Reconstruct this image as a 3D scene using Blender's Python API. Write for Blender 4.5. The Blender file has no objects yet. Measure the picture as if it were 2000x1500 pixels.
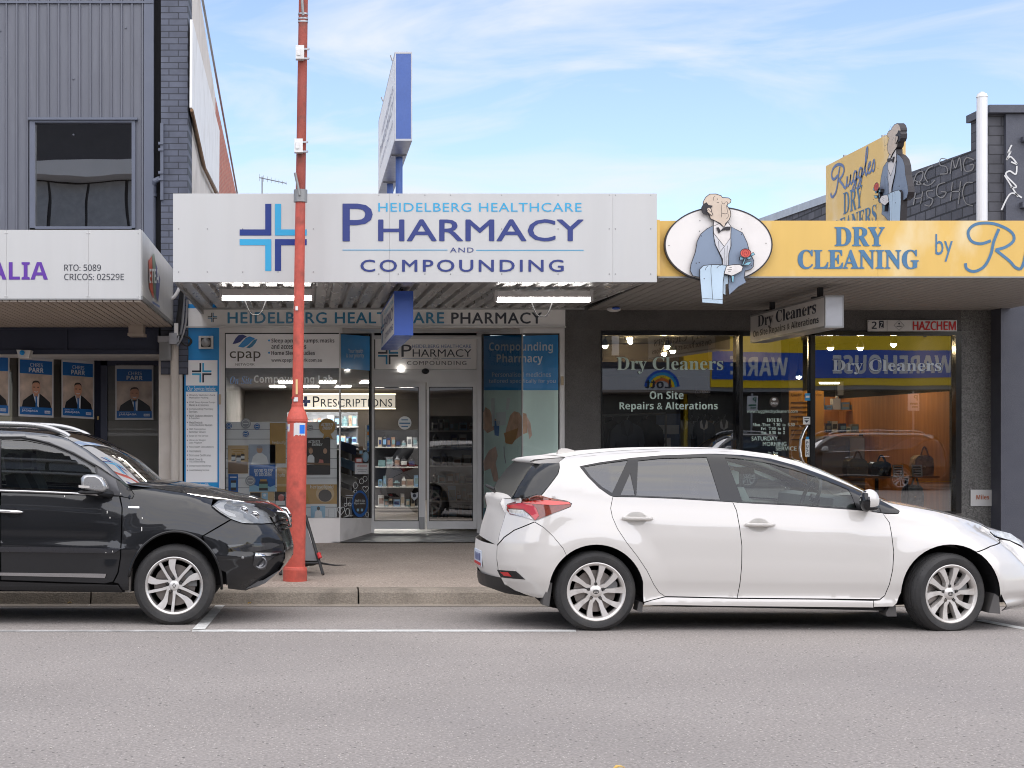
import bpy, math, random
import numpy as np
from mathutils import Vector, Matrix
from mathutils.geometry import delaunay_2d_cdt, tessellate_polygon
random.seed(7)
scene = bpy.context.scene
COL = scene.collection

# ------------------------------------------------------------------ camera
F, VX, VY, H = 3115.0, 595.0, 850.0, 1.46      # focal length and vanishing point in photo pixels, eye height
cam = bpy.data.cameras.new('camera')
cam.sensor_width = 36; cam.sensor_fit = 'HORIZONTAL'; cam.lens = 36 * F / 2000
cam.shift_x = (1000 - VX) / 2000; cam.shift_y = (VY - 750) / 2000
cam.clip_start = .1; cam.clip_end = 2000
camo = bpy.data.objects.new('camera', cam); COL.objects.link(camo)
camo.location = (0, 0, H); camo.rotation_euler = (math.radians(90), 0, 0)
scene.camera = camo

# ------------------------------------------------------------------ sky, sun, exposure
SUN_EL, SUN_AZ = math.radians(53), math.radians(172)   # azimuth: clockwise from +Y
world = bpy.data.worlds.new('World'); scene.world = world; world.use_nodes = True
wn = world.node_tree; wl = wn.links
bg = wn.nodes['Background']
sky = wn.nodes.new('ShaderNodeTexSky'); sky.sky_type = 'NISHITA'; sky.sun_disc = False
sky.sun_elevation = SUN_EL; sky.sun_rotation = SUN_AZ
sky.air_density = 1.0; sky.dust_density = 0.0; sky.ozone_density = 3.0
tc = wn.nodes.new('ShaderNodeTexCoord')
mp = wn.nodes.new('ShaderNodeMapping'); mp.inputs['Scale'].default_value = (2.2, 2.2, 9); mp.inputs['Rotation'].default_value = (.25, .45, .3)
nz = wn.nodes.new('ShaderNodeTexNoise'); nz.inputs['Scale'].default_value = 2.3; nz.inputs['Detail'].default_value = 9
nz.inputs['Roughness'].default_value = .55; nz.inputs['Distortion'].default_value = .7
rp = wn.nodes.new('ShaderNodeValToRGB'); rp.color_ramp.elements[0].position = .42; rp.color_ramp.elements[1].position = .68
rp.color_ramp.elements[0].color = (.10, .10, .10, 1); rp.color_ramp.elements[1].color = (.95, .95, .95, 1)
mx = wn.nodes.new('ShaderNodeMix'); mx.data_type = 'RGBA'
mx.inputs['B'].default_value = (4.4, 4.6, 4.9, 1)
wl.new(tc.outputs['Generated'], mp.inputs['Vector']); wl.new(mp.outputs['Vector'], nz.inputs['Vector'])
wl.new(nz.outputs['Fac'], rp.inputs['Fac']); wl.new(rp.outputs['Color'], mx.inputs['Factor'])
tn = wn.nodes.new('ShaderNodeMix'); tn.data_type = 'RGBA'; tn.blend_type = 'MULTIPLY'; tn.inputs['Factor'].default_value = 1; tn.inputs['B'].default_value = (.98, .93, 1.0, 1)
wl.new(sky.outputs['Color'], tn.inputs['A']); wl.new(tn.outputs['Result'], mx.inputs['A']); wl.new(mx.outputs['Result'], bg.inputs['Color'])
bg.inputs['Strength'].default_value = .076
sun = bpy.data.lights.new('sun', 'SUN'); sun.energy = 1.85; sun.angle = math.radians(125); sun.color = (1, .93, .84)
suno = bpy.data.objects.new('sun', sun); COL.objects.link(suno)
sd = Vector((math.sin(SUN_AZ) * math.cos(SUN_EL), math.cos(SUN_AZ) * math.cos(SUN_EL), math.sin(SUN_EL)))
suno.rotation_euler = sd.to_track_quat('Z', 'Y').to_euler(); suno.location = (0, -5, 30)
scene.view_settings.view_transform = 'Standard'; scene.view_settings.look = 'None'
scene.view_settings.exposure = 1.42; scene.view_settings.gamma = 1
scene.render.engine = 'CYCLES'
cy = scene.cycles
cy.max_bounces = 10; cy.transparent_max_bounces = 16; cy.glossy_bounces = 5; cy.diffuse_bounces = 4
cy.filter_width = 1.05; cy.use_denoising = True; cy.caustics_reflective = False; cy.caustics_refractive = False; cy.sample_clamp_indirect = 6

# ------------------------------------------------------------------ geometry helpers
ORG = {}
def P(px, py, d): return Vector(((px - VX) * d / F, d, H + (VY - py) * d / F))
def XX(px, d): return (px - VX) * d / F
def ZZ(py, d): return H + (VY - py) * d / F
def plane(u0, d0, u1, d1, off=0.0):
    """a vertical plane through two plan points; returns a map (photo pixel) -> point on it, off metres proud towards the camera"""
    x0, x1 = XX(u0, d0), XX(u1, d1); dx, dd = x1 - x0, d1 - d0
    n = Vector((dd, -dx, 0)).normalized()
    if n.y > 0 or (abs(n.y) < 1e-6 and n.x > 0): n = -n
    x0 += n.x * off; d0 += n.y * off
    def f(u, v):
        k = (u - VX) / F
        t = (k * d0 - x0) / (dx - k * dd)
        d = d0 + t * dd
        return Vector((k * d, d, H + (VY - v) * d / F))
    return f
def flat(d): return lambda u, v: P(u, v, d)

class MB:
    def __init__(s): s.v = []; s.f = []; s.m = []
    def vert(s, p): s.v.append(Vector(p)); return len(s.v) - 1
    def poly(s, pts, m=0):
        i = [s.vert(p) for p in pts]; s.f.append(i); s.m.append(m); return s
    def box(s, x0, x1, y0, y1, z0, z1, m=0):
        b = len(s.v)
        for z in (z0, z1):
            for x, y in ((x0, y0), (x1, y0), (x1, y1), (x0, y1)): s.v.append(Vector((x, y, z)))
        for q in ((0, 3, 2, 1), (4, 5, 6, 7), (0, 1, 5, 4), (1, 2, 6, 5), (2, 3, 7, 6), (3, 0, 4, 7)):
            s.f.append([b + k for k in q]); s.m.append(m)
        return s
    def pbox(s, u0, u1, v0, v1, d, dep, m=0):
        """box whose front face fills a photo rectangle at depth d, running dep metres back"""
        return s.box(XX(u0, d), XX(u1, d), d, d + dep, ZZ(v1, d), ZZ(v0, d), m)
    def prism(s, pts, back, m=0, side=None):
        """polygon (list of points) with a copy displaced by vector back"""
        n = len(pts); b = len(s.v); back = Vector(back)
        for p in pts: s.v.append(Vector(p))
        for p in pts: s.v.append(Vector(p) + back)
        tri = tessellate_polygon([[Vector(p) for p in pts]])
        for t in tri:
            s.f.append([b + t[0], b + t[1], b + t[2]]); s.m.append(m)
            s.f.append([b + n + t[2], b + n + t[1], b + n + t[0]]); s.m.append(m if side is None else side)
        for i in range(n):
            j = (i + 1) % n
            s.f.append([b + i, b + n + i, b + n + j, b + j]); s.m.append(m if side is None else side)
        return s
    def tube(s, pts, r, n=8, m=0, cap=True):
        pts = [Vector(p) for p in pts]; rings = []
        rr = r if isinstance(r, (list, tuple)) else [r] * len(pts)
        up = Vector((0, 0, 1)); prev = None
        for i, p in enumerate(pts):
            t = (pts[min(i + 1, len(pts) - 1)] - pts[max(i - 1, 0)]).normalized()
            a = prev - t * prev.dot(t) if prev else None
            if a is None or a.length < 1e-5:
                a = t.cross(up if abs(t.z) < .95 else Vector((1, 0, 0)))
            a.normalize(); prev = a; bb = t.cross(a)
            ring = [s.vert(p + (a * math.cos(2 * math.pi * k / n) + bb * math.sin(2 * math.pi * k / n)) * rr[i]) for k in range(n)]
            rings.append(ring)
        for A, B in zip(rings, rings[1:]):
            for k in range(n):
                s.f.append([A[k], A[(k + 1) % n], B[(k + 1) % n], B[k]]); s.m.append(m)
        if cap:
            s.f.append(rings[0][::-1]); s.m.append(m); s.f.append(rings[-1]); s.m.append(m)
        return s
    def lathe(s, prof, c, axis='z', n=32, m=0, tilt=None, cap=True):
        """prof: list of (radius, height) around axis through c"""
        c = Vector(c); rings = []
        for r, h in prof:
            ring = []
            for k in range(n):
                a = 2 * math.pi * k / n
                if axis == 'z': p = Vector((r * math.cos(a), r * math.sin(a), h))
                elif axis == 'y': p = Vector((r * math.cos(a), h, r * math.sin(a)))
                else: p = Vector((h, r * math.cos(a), r * math.sin(a)))
                if tilt: p = tilt @ p
                ring.append(s.vert(c + p))
            rings.append(ring)
        for A, B in zip(rings, rings[1:]):
            for k in range(n):
                s.f.append([A[k], A[(k + 1) % n], B[(k + 1) % n], B[k]]); s.m.append(m)
        for R_, p in ((rings[0], prof[0]), (rings[-1], prof[-1])):
            if cap and p[0] > 1e-4: s.f.append(list(R_)); s.m.append(m)
        return s
    def ball(s, c, r, m=0, n=12, sq=(1, 1, 1)):
        k = 8
        prof = [(max(1e-5, math.sin(math.pi * i / k)) * r, -math.cos(math.pi * i / k) * r) for i in range(k + 1)]
        b = len(s.v); s.lathe(prof, (0, 0, 0), 'z', n, m)
        for i in range(b, len(s.v)): s.v[i] = Vector((s.v[i].x * sq[0], s.v[i].y * sq[1], s.v[i].z * sq[2])) + Vector(c)
        return s
    def ribbon(s, pts, w, fm, m=0, closed=False):
        """flat stroke of width w drawn in 2D along pts, mapped by fm"""
        pts = [Vector((p[0], p[1])) for p in pts]; n = len(pts); L = []; R_ = []
        for i, p in enumerate(pts):
            a = pts[(i - 1) % n] if (closed or i > 0) else p; b = pts[(i + 1) % n] if (closed or i < n - 1) else p
            t = (b - a)
            if t.length < 1e-9: t = Vector((1, 0))
            t.normalize(); nn = Vector((-t.y, t.x)) * w / 2
            L.append(s.vert(fm(*(p + nn)))); R_.append(s.vert(fm(*(p - nn))))
        for i in range(n if closed else n - 1):
            j = (i + 1) % n
            s.f.append([L[i], L[j], R_[j], R_[i]]); s.m.append(m)
        return s
    def shape(s, pts, fm, m=0):
        q = [fm(*p) for p in pts]; b = len(s.v)
        for p in q: s.v.append(p)
        for t in tessellate_polygon([q]): s.f.append([b + k for k in t]); s.m.append(m)
        return s
    def text(s, body, style, box, fm, m=0, space=1.0, offset=0.0, italic=0.0, bold=0.0):
        if bold:
            for i, (a, b_) in enumerate(((-1, 0), (1, 0), (0, -.7), (0, .7))): s.text(body, style, (box[0] + a * bold, box[1] + a * bold, box[2] + b_ * bold, box[3] + b_ * bold), lambda u, v, k=i: fm(u, v) - Vector((0, .0005 * (k + 1), 0)), m, space, offset, italic)
        """lettering fitted to the rectangle box=(u0,u1,v_top,v_bottom) of the map fm"""
        vs, fs = glyphs(body, style, space, offset, italic)
        xs = [p[0] for p in vs]; ys = [p[1] for p in vs]
        x0, x1, y0, y1 = min(xs), max(xs), min(ys), max(ys); b = len(s.v)
        for x, y in vs:
            s.v.append(fm(box[0] + (x - x0) / (x1 - x0) * (box[1] - box[0]), box[3] + (y - y0) / (y1 - y0) * (box[2] - box[3])))
        for f in fs: s.f.append([b + k for k in f]); s.m.append(m)
        return s
    def build(s, name, mats, parent=None, smooth=False, angle=None, normals=None):
        me = bpy.data.meshes.new(name)
        o = bpy.data.objects.new(name, me)
        org = ORG.get(parent.name, Vector((0, 0, 0))) if parent else Vector((0, 0, 0))
        me.from_pydata([tuple(p - org) for p in s.v], [], s.f)
        for mm in (mats if isinstance(mats, (list, tuple)) else [mats]): me.materials.append(mm)
        me.polygons.foreach_set('material_index', s.m)
        if smooth or normals or angle:
            me.polygons.foreach_set('use_smooth', [True] * len(me.polygons))
        me.update()
        if angle: me.set_sharp_from_angle(angle=math.radians(angle))
        if normals: me.normals_split_custom_set_from_vertices(normals)
        COL.objects.link(o)
        if parent: o.parent = parent
        ORG[o.name] = org.copy()
        return o

STY = {'sb': (0x1D400, 0x1D41A, 0x1D7CE), 'sc': (0x1D4D0, 0x1D4EA, None), 's': (0x1D5A0, 0x1D5BA, 0x1D7E2), 'b': (0x1D5D4, 0x1D5EE, 0x1D7EC),
       'i': (0x1D608, 0x1D622, None), 'bi': (0x1D63C, 0x1D656, None), 'si': (0x1D434, 0x1D44E, None), 'sbi': (0x1D468, 0x1D482, None)}
_gc = {}
def glyphs(body, style='n', space=1.0, offset=0.0, italic=0.0):
    key = (body, style, space, offset, italic)
    if key in _gc: return _gc[key]
    t = body
    if style in STY:
        U, L, D = STY[style]; t = ''
        for c in body:
            if 'A' <= c <= 'Z': t += chr(U + ord(c) - 65)
            elif 'a' <= c <= 'z': t += chr(0x210E if (style == 'si' and c == 'h') else L + ord(c) - 97)
            elif c.isdigit() and D: t += chr(D + int(c))
            else: t += c
    cu = bpy.data.curves.new('lettering', 'FONT'); cu.body = t; cu.size = 1; cu.resolution_u = 3
    cu.space_character = space; cu.offset = offset; cu.shear = italic; cu.align_x = 'CENTER'
    ob = bpy.data.objects.new('lettering', cu); me = bpy.data.meshes.new_from_object(ob)
    r = ([(v.co.x, v.co.y) for v in me.vertices], [list(p.vertices) for p in me.polygons])
    bpy.data.objects.remove(ob); bpy.data.curves.remove(cu); bpy.data.meshes.remove(me)
    _gc[key] = r
    return r

def tag(o, label=None, cat=None, group=None, kind=None):
    if label: o['label'] = label
    if cat: o['category'] = cat
    if group: o['group'] = group
    if kind: o['kind'] = kind
    return o
def thing(name, label, cat, loc=(0, 0, 0), group=None):
    o = bpy.data.objects.new(name, None); COL.objects.link(o); o.location = loc; o.empty_display_size = .1
    ORG[o.name] = Vector(loc)
    return tag(o, label, cat, group)
def struct(name, mb, mats, **k): return tag(mb.build(name, mats, **k), kind='structure')
def ell(cx, cy, rx, ry, n=40, a0=0, a1=2 * math.pi):
    return [(cx + rx * math.cos(a0 + (a1 - a0) * i / n), cy + ry * math.sin(a0 + (a1 - a0) * i / n)) for i in range(n if abs(a1 - a0 - 2 * math.pi) < 1e-6 else n + 1)]
def rect(u0, u1, v0, v1): return [(u0, v1), (u1, v1), (u1, v0), (u0, v0)]

# ------------------------------------------------------------------ materials
def srgb(r, g=None, b=None):
    if g is None: g = b = r
    f = lambda c: ((c / 255 + .055) / 1.055) ** 2.4 if c > 10 else c / 255 / 12.92
    return (f(r), f(g), f(b))
def mat(name, col, rough=.6, metal=0, var=.08, vs=3.0, bump=0, bs=80, coat=0, emit=0, spec=.5, stretch=None, var2=0, vs2=40, dirt=None, dirts=2.5, dirtamt=.5, fleck=0, cior=1.5):
    m = bpy.data.materials.new(name); m.use_nodes = True; nt = m.node_tree; L = nt.links
    p = nt.nodes['Principled BSDF']
    p.inputs['Roughness'].default_value = rough; p.inputs['Metallic'].default_value = metal
    p.inputs['Coat Weight'].default_value = coat; p.inputs['Coat Roughness'].default_value = .03; p.inputs['Coat IOR'].default_value = cior
    p.inputs['Specular IOR Level'].default_value = spec
    tcn = nt.nodes.new('ShaderNodeTexCoord'); src = tcn.outputs['Object']
    if stretch:
        mpn = nt.nodes.new('ShaderNodeMapping'); mpn.inputs['Scale'].default_value = stretch; L.new(src, mpn.inputs['Vector']); src = mpn.outputs['Vector']
    c = tuple(col) + (1,)
    def noise(scale, detail=5):
        n = nt.nodes.new('ShaderNodeTexNoise'); n.inputs['Scale'].default_value = scale; n.inputs['Detail'].default_value = detail
        L.new(src, n.inputs['Vector']); return n.outputs['Fac']
    def mapr(s, a, b, lo, hi):
        n = nt.nodes.new('ShaderNodeMapRange'); L.new(s, n.inputs['Value'])
        for k, v in zip(('From Min', 'From Max', 'To Min', 'To Max'), (a, b, lo, hi)): n.inputs[k].default_value = v
        return n.outputs['Result']
    cur = None
    if var or var2:
        h = nt.nodes.new('ShaderNodeHueSaturation'); h.inputs['Color'].default_value = c
        val = mapr(noise(vs), .25, .75, 1 - var, 1 + var)
        if var2:
            mu = nt.nodes.new('ShaderNodeMath'); mu.operation = 'MULTIPLY'
            L.new(val, mu.inputs[0]); L.new(mapr(noise(vs2, 3), .3, .7, 1 - var2, 1 + var2), mu.inputs[1]); val = mu.outputs[0]
        L.new(val, h.inputs['Value']); cur = h.outputs['Color']
        L.new(mapr(noise(vs * 1.7), .3, .7, max(.02, rough * .85), min(1, rough * 1.12)), p.inputs['Roughness'])
    if dirt:
        mxn = nt.nodes.new('ShaderNodeMix'); mxn.data_type = 'RGBA'; mxn.inputs['B'].default_value = tuple(dirt) + (1,)
        if cur: L.new(cur, mxn.inputs['A'])
        else: mxn.inputs['A'].default_value = c
        L.new(mapr(noise(dirts, 8), .52, .72, 0, dirtamt), mxn.inputs['Factor']); cur = mxn.outputs['Result']
    if fleck:      # pale and dark stones in the surface
        for sc_, lo, tone in ((fleck, .90, tuple(min(.8, q * 1.9) for q in col)), (fleck * .6, .955, tuple(q * .35 for q in col))):
            vo = nt.nodes.new('ShaderNodeTexVoronoi'); vo.inputs['Scale'].default_value = sc_; L.new(src, vo.inputs['Vector'])
            sx = nt.nodes.new('ShaderNodeSeparateColor'); L.new(vo.outputs['Color'], sx.inputs[0])
            g1 = nt.nodes.new('ShaderNodeMath'); g1.operation = 'GREATER_THAN'; g1.inputs[1].default_value = lo; L.new(sx.outputs[0], g1.inputs[0])
            g2 = nt.nodes.new('ShaderNodeMath'); g2.operation = 'LESS_THAN'; g2.inputs[1].default_value = .36; L.new(vo.outputs['Distance'], g2.inputs[0])
            g3 = nt.nodes.new('ShaderNodeMath'); g3.operation = 'MULTIPLY'; L.new(g1.outputs[0], g3.inputs[0]); L.new(g2.outputs[0], g3.inputs[1])
            mf = nt.nodes.new('ShaderNodeMix'); mf.data_type = 'RGBA'; mf.inputs['B'].default_value = tone + (1,); L.new(g3.outputs[0], mf.inputs['Factor']); L.new(cur, mf.inputs['A']); cur = mf.outputs['Result']
    if cur: L.new(cur, p.inputs['Base Color'])
    else: p.inputs['Base Color'].default_value = c
    if bump:
        b = nt.nodes.new('ShaderNodeBump'); b.inputs['Strength'].default_value = bump; b.inputs['Distance'].default_value = .01
        L.new(noise(bs, 4), b.inputs['Height']); L.new(b.outputs['Normal'], p.inputs['Normal'])
    if emit:
        p.inputs['Emission Color'].default_value = c; p.inputs['Emission Strength'].default_value = emit
    return m
def mat_glass(name, ior=1.8, tint=(.9, .93, .92), rough=0.0, wav=0.0):
    m = bpy.data.materials.new(name); m.use_nodes = True; nt = m.node_tree; L = nt.links
    nt.nodes.remove(nt.nodes['Principled BSDF']); out = nt.nodes['Material Output']
    tr = nt.nodes.new('ShaderNodeBsdfTransparent'); tr.inputs[0].default_value = tuple(tint) + (1,)
    gl = nt.nodes.new('ShaderNodeBsdfGlossy'); gl.inputs['Roughness'].default_value = rough
    fr = nt.nodes.new('ShaderNodeFresnel'); fr.inputs['IOR'].default_value = ior
    mxs = nt.nodes.new('ShaderNodeMixShader')
    L.new(fr.outputs[0], mxs.inputs[0]); L.new(tr.outputs[0], mxs.inputs[1]); L.new(gl.outputs[0], mxs.inputs[2]); L.new(mxs.outputs[0], out.inputs[0])
    if wav:
        tcn = nt.nodes.new('ShaderNodeTexCoord'); n = nt.nodes.new('ShaderNodeTexNoise'); n.inputs['Scale'].default_value = 1.3; n.inputs['Detail'].default_value = 1
        b = nt.nodes.new('ShaderNodeBump'); b.inputs['Strength'].default_value = wav; b.inputs['Distance'].default_value = .02
        L.new(tcn.outputs['Object'], n.inputs['Vector']); L.new(n.outputs['Fac'], b.inputs['Height'])
        L.new(b.outputs['Normal'], gl.inputs['Normal']); L.new(b.outputs['Normal'], fr.inputs['Normal'])
    return m
def mat_brick(name, c1, c2, mortar, bw=.23, bh=.076, ms=.006, bump=.6, axis='xz'):
    m = bpy.data.materials.new(name); m.use_nodes = True; nt = m.node_tree; L = nt.links; p = nt.nodes['Principled BSDF']
    p.inputs['Roughness'].default_value = .75
    tcn = nt.nodes.new('ShaderNodeTexCoord'); sp = nt.nodes.new('ShaderNodeSeparateXYZ'); cb = nt.nodes.new('ShaderNodeCombineXYZ')
    L.new(tcn.outputs['Object'], sp.inputs[0]); L.new(sp.outputs['X' if axis[0] == 'x' else 'Y'], cb.inputs[0]); L.new(sp.outputs['Z'], cb.inputs[1])
    br = nt.nodes.new('ShaderNodeTexBrick'); L.new(cb.outputs[0], br.inputs['Vector'])
    br.inputs['Scale'].default_value = 1; br.inputs['Brick Width'].default_value = bw; br.inputs['Row Height'].default_value = bh; br.inputs['Mortar Size'].default_value = ms
    br.inputs['Color1'].default_value = tuple(c1) + (1,); br.inputs['Color2'].default_value = tuple(c2) + (1,); br.inputs['Mortar'].default_value = tuple(mortar) + (1,)
    n = nt.nodes.new('ShaderNodeTexNoise'); n.inputs['Scale'].default_value = 6; n.inputs['Detail'].default_value = 7; L.new(tcn.outputs['Object'], n.inputs['Vector'])
    mr = nt.nodes.new('ShaderNodeMapRange'); L.new(n.outputs['Fac'], mr.inputs[0]); mr.inputs['From Min'].default_value = .25; mr.inputs['From Max'].default_value = .75; mr.inputs['To Min'].default_value = .8; mr.inputs['To Max'].default_value = 1.2
    hs = nt.nodes.new('ShaderNodeHueSaturation'); L.new(br.outputs['Color'], hs.inputs['Color']); L.new(mr.outputs[0], hs.inputs['Value']); L.new(hs.outputs[0], p.inputs['Base Color'])
    b = nt.nodes.new('ShaderNodeBump'); b.inputs['Strength'].default_value = bump; b.inputs['Distance'].default_value = .008; b.invert = True
    L.new(br.outputs['Fac'], b.inputs['Height']); L.new(b.outputs['Normal'], p.inputs['Normal'])
    return m
def plain(name, r, g=None, b=None, **k): return mat(name, srgb(r, g, b), **k)

M = {}
M['asphalt'] = mat('asphalt', (.268, .243, .226), .85, var=.12, vs=.5, var2=.26, vs2=60, bump=.6, bs=90, fleck=85, dirt=(.235, .215, .207), dirts=.35, dirtamt=.5)
M['footpath'] = mat('footpath asphalt', (.33, .275, .23), .9, var=.14, vs=.9, var2=.26, vs2=50, fleck=70, bump=.5, bs=150, dirt=(.24, .20, .165), dirts=.8, dirtamt=.5)
M['kerb'] = mat('concrete kerb', (.25, .215, .175), .9, var=.2, vs=2.2, var2=.2, vs2=60, bump=.7, bs=70, dirt=(.12, .10, .08), dirts=3, dirtamt=.6)
M['gutter'] = mat('gutter concrete', (.30, .265, .23), .9, var=.15, vs=3, var2=.15, vs2=70, bump=.4)
M['linewhite'] = mat('road paint', (.62, .62, .60), .7, var=.12, vs=6, var2=.15, vs2=60, bump=.3, dirt=(.25, .24, .23), dirts=9, dirtamt=.7)
M['linefaded'] = mat('worn road paint', (.42, .41, .40), .8, var=.15, vs=6, var2=.2, vs2=60, dirt=(.19, .18, .17), dirts=5, dirtamt=.95)
M['tile'] = mat('grey threshold tile', (.12, .118, .115), .5, var=.15, vs=5)
M['white'] = mat('white sign panel', (.52, .517, .51), .42, var=.03, vs=1.2, stretch=(5, 5, .45), dirt=(.55, .54, .52), dirts=1.1, dirtamt=.35)  # white held darker for the fascias in full light
M['whitepaint'] = mat('white paint', (.72, .71, .70), .6, var=.05, dirt=(.45, .42, .38), dirts=2.5, dirtamt=.4)
M['cream'] = mat('cream render', (.60, .55, .50), .75, var=.08, dirt=(.38, .33, .28), dirts=1.6, dirtamt=.5, bump=.15)
M['alu'] = mat('aluminium frame', (.56, .55, .54), .42, metal=.1, var=.07, vs=4)
M['aludark'] = mat('grey aluminium', (.26, .26, .26), .45, metal=.4, var=.07)
M['clad'] = mat('charcoal cladding', srgb(93, 95, 105), .5, var=.07, vs=2, stretch=(3, 3, .4), dirt=srgb(120, 122, 132), dirts=5, dirtamt=.22)
M['cladtrim'] = mat('charcoal trim', srgb(88, 93, 108), .5, var=.06)
M['gap'] = mat('dark recess', (.012, .012, .014), .9, var=0)
M['greybrick'] = mat_brick('charcoal brick', srgb(86, 90, 104), srgb(79, 83, 97), srgb(50, 53, 62))
M['redbrick'] = mat_brick('red brick', srgb(180, 98, 72), srgb(158, 80, 58), srgb(168, 150, 135), axis='yz')
M['blackbrick'] = mat_brick('dark grey brick', srgb(92, 92, 98), srgb(74, 74, 80), srgb(34, 34, 37), axis='yz', bw=.34, bh=.13, ms=.012, bump=1)
M['blackbrickx'] = mat_brick('dark grey brick front', srgb(84, 84, 90), srgb(74, 74, 80), srgb(50, 50, 54), bw=.30, bh=.115)
M['darkrender'] = mat('charcoal rough render', (.10, .096, .092), .9, var=.12, vs=3, var2=.28, vs2=120, bump=.8, bs=140)
M['pebble'] = mat('grey pebble dash', (.14, .138, .132), .9, var=.1, vs=3, var2=.5, vs2=75, bump=1, bs=90)
M['slate'] = mat('blue grey render', srgb(78, 80, 90), .7, var=.06, var2=.06, vs2=70, bump=.2)
M['soffitwhite'] = mat('galvanised soffit', (.52, .51, .50), .3, metal=.45, var=.08, vs=2, stretch=(4, .5, 1))
M['soffitcream'] = mat('taupe soffit boards', (.42, .36, .31), .6, var=.06)
M['soffitgrey'] = mat('grey soffit boards', (.30, .285, .27), .6, var=.06)
M['navy'] = mat('navy paint', srgb(44, 50, 70), .5, var=.06)
M['navytext'] = mat('navy lettering', srgb(38, 52, 118), .45, var=.02)
M['deepblue'] = mat('dark blue lettering', srgb(0, 40, 120), .45, var=.02)
M['skyblue'] = mat('light blue lettering', srgb(42, 158, 204), .45, var=.02)
M['tealtext'] = mat('teal lettering', srgb(46, 128, 168), .45, var=.02)
M['inktext'] = mat('dark ink lettering', srgb(24, 30, 46), .5, var=.02)
M['black'] = mat('black plastic', (.012, .012, .013), .5, var=.05)
M['blackgloss'] = mat('gloss black trim', (.010, .010, .011), .18, var=.03)
M['panelblue'] = mat('blue vinyl panel', srgb(0, 136, 205), .4, var=.10, vs=1.4)
M['brightblue'] = mat('bright blue vinyl', srgb(10, 140, 200), .4, var=.04)
M['signblue'] = mat('royal blue sign side', srgb(62, 98, 188), .4, var=.05)
M['signblueroof'] = mat('weathered blue sign side', srgb(66, 94, 160), .45, var=.07, var2=.05)
M['purple'] = mat('purple lettering', srgb(92, 46, 150), .4, var=.02)
M['yellow'] = mat('weathered yellow board', srgb(216, 178, 96), .55, var=.06, vs=1.6, stretch=(2, 2, .9), dirt=srgb(224, 204, 160), dirts=1.3, dirtamt=.9)
M['yellowroof'] = mat('faded yellow board', srgb(236, 198, 120), .55, var=.06, vs=1.6, dirt=srgb(246, 226, 190), dirts=1.8, dirtamt=.7)
M['bluegrey'] = mat('blue grey lettering', srgb(70, 114, 150), .5, var=.12, vs=4)
M['scriptblue'] = mat('dusty blue script', srgb(98, 122, 168), .5, var=.08)
M['red'] = mat('red lettering', srgb(190, 36, 36), .5, var=.03)
M['whiteshade'] = mat('shade-lightened white panel', (.82, .82, .83), .45, var=.03, dirt=(.66, .65, .63), dirts=1.5, dirtamt=.3)  # white lightened to make up for shade on the panels using it
M['whitetext'] = mat('white vinyl lettering', (.72, .74, .73), .5, var=.03)
M['greentext'] = mat('pale green vinyl lettering', srgb(196, 218, 208), .5, var=.05)
M['galv'] = mat('galvanised metal', (.38, .38, .40), .4, metal=.6, var=.12, vs=6)
M['lamp'] = mat('lit tube', (1, .97, .92), .5, var=0, emit=11)
M['panel_light'] = mat('lit ceiling panel', (1, .96, .9), .5, var=0, emit=14)
M['warm_lamp'] = mat('lit warm lamp', (1, .75, .4), .5, var=0, emit=135)
M['glowsign'] = mat('backlit cream sign', (.95, .86, .74), .5, var=.05, emit=.30)
M['glowedge'] = mat('warm lit sign edge', (1, .8, .55), .5, var=0, emit=1.6)
M['glass'] = mat_glass('shop glass', 1.7, (.95, .97, .965), wav=.05)
M['glassdark'] = mat_glass('dark shop glass', 2.5, (.60, .61, .60), wav=.06)
M['glassdc'] = mat_glass('reflective shop glass', 3.3, (.88, .88, .86), wav=.02)
M['glassup'] = mat_glass('upper window glass', 3.8, (.25, .26, .28), wav=.10)
M['rubber'] = mat('tyre rubber', (.030, .029, .029), .75, var=.15, vs=6, var2=.1, bump=.25, bs=90, dirt=(.075, .068, .06), dirts=5, dirtamt=.5)
# ================================================================== THE SETTING
WALL = 19.5
def zroad(y): return -.075 * min(1, max(0, (y - 11.9) / 2.5))
def zpath(y): return .06 + .09 * min(1, max(0, (y - 14.45) / 5.05))
def G(px, py, up=0.0):
    d = 12.
    for _ in range(30): d = (H - (zroad(d) if d < 14.43 else zpath(d)) - up) * F / (py - VY)
    return P(px, py, d)
mb = MB(); mb.poly([(-400, -400, -.25), (400, -400, -.25), (400, 400, -.25), (-400, 400, -.25)]); struct('ground', mb, M['asphalt'])
mb = MB(); ys = [-5.6, 0, 6, 11.9, 12.5, 13.2, 13.8, 14.22]
for a, b in zip(ys, ys[1:]): mb.poly([(-70, a, zroad(a)), (70, a, zroad(a)), (70, b, zroad(b)), (-70, b, zroad(b))])
struct('road', mb, M['asphalt'])
mb = MB()
for i in range(-24, 25):
    x0 = XX(702, 14.4) + i * 2.42; x1 = x0 + 2.405
    prof = [(14.22, zroad(14.22) + .004), (14.40, -.062), (14.415, -.02), (14.435, .035), (14.46, .054), (14.50, .060), (14.66, .064), (14.66, -.2), (14.22, -.2)]
    mb.prism([(x0, p[0], p[1]) for p in prof], (x1 - x0, 0, 0))
struct('kerb', mb, M['kerb'])
mb = MB(); mb.poly([(-70, 14.20, zroad(14.2) + .004), (70, 14.20, zroad(14.2) + .004), (70, 14.405, -.064), (-70, 14.405, -.064)]); struct('gutter', mb, M['gutter'])
mb = MB(); ys = [14.655, 16, 17.5, 19.0, 20.1, 24]
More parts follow.
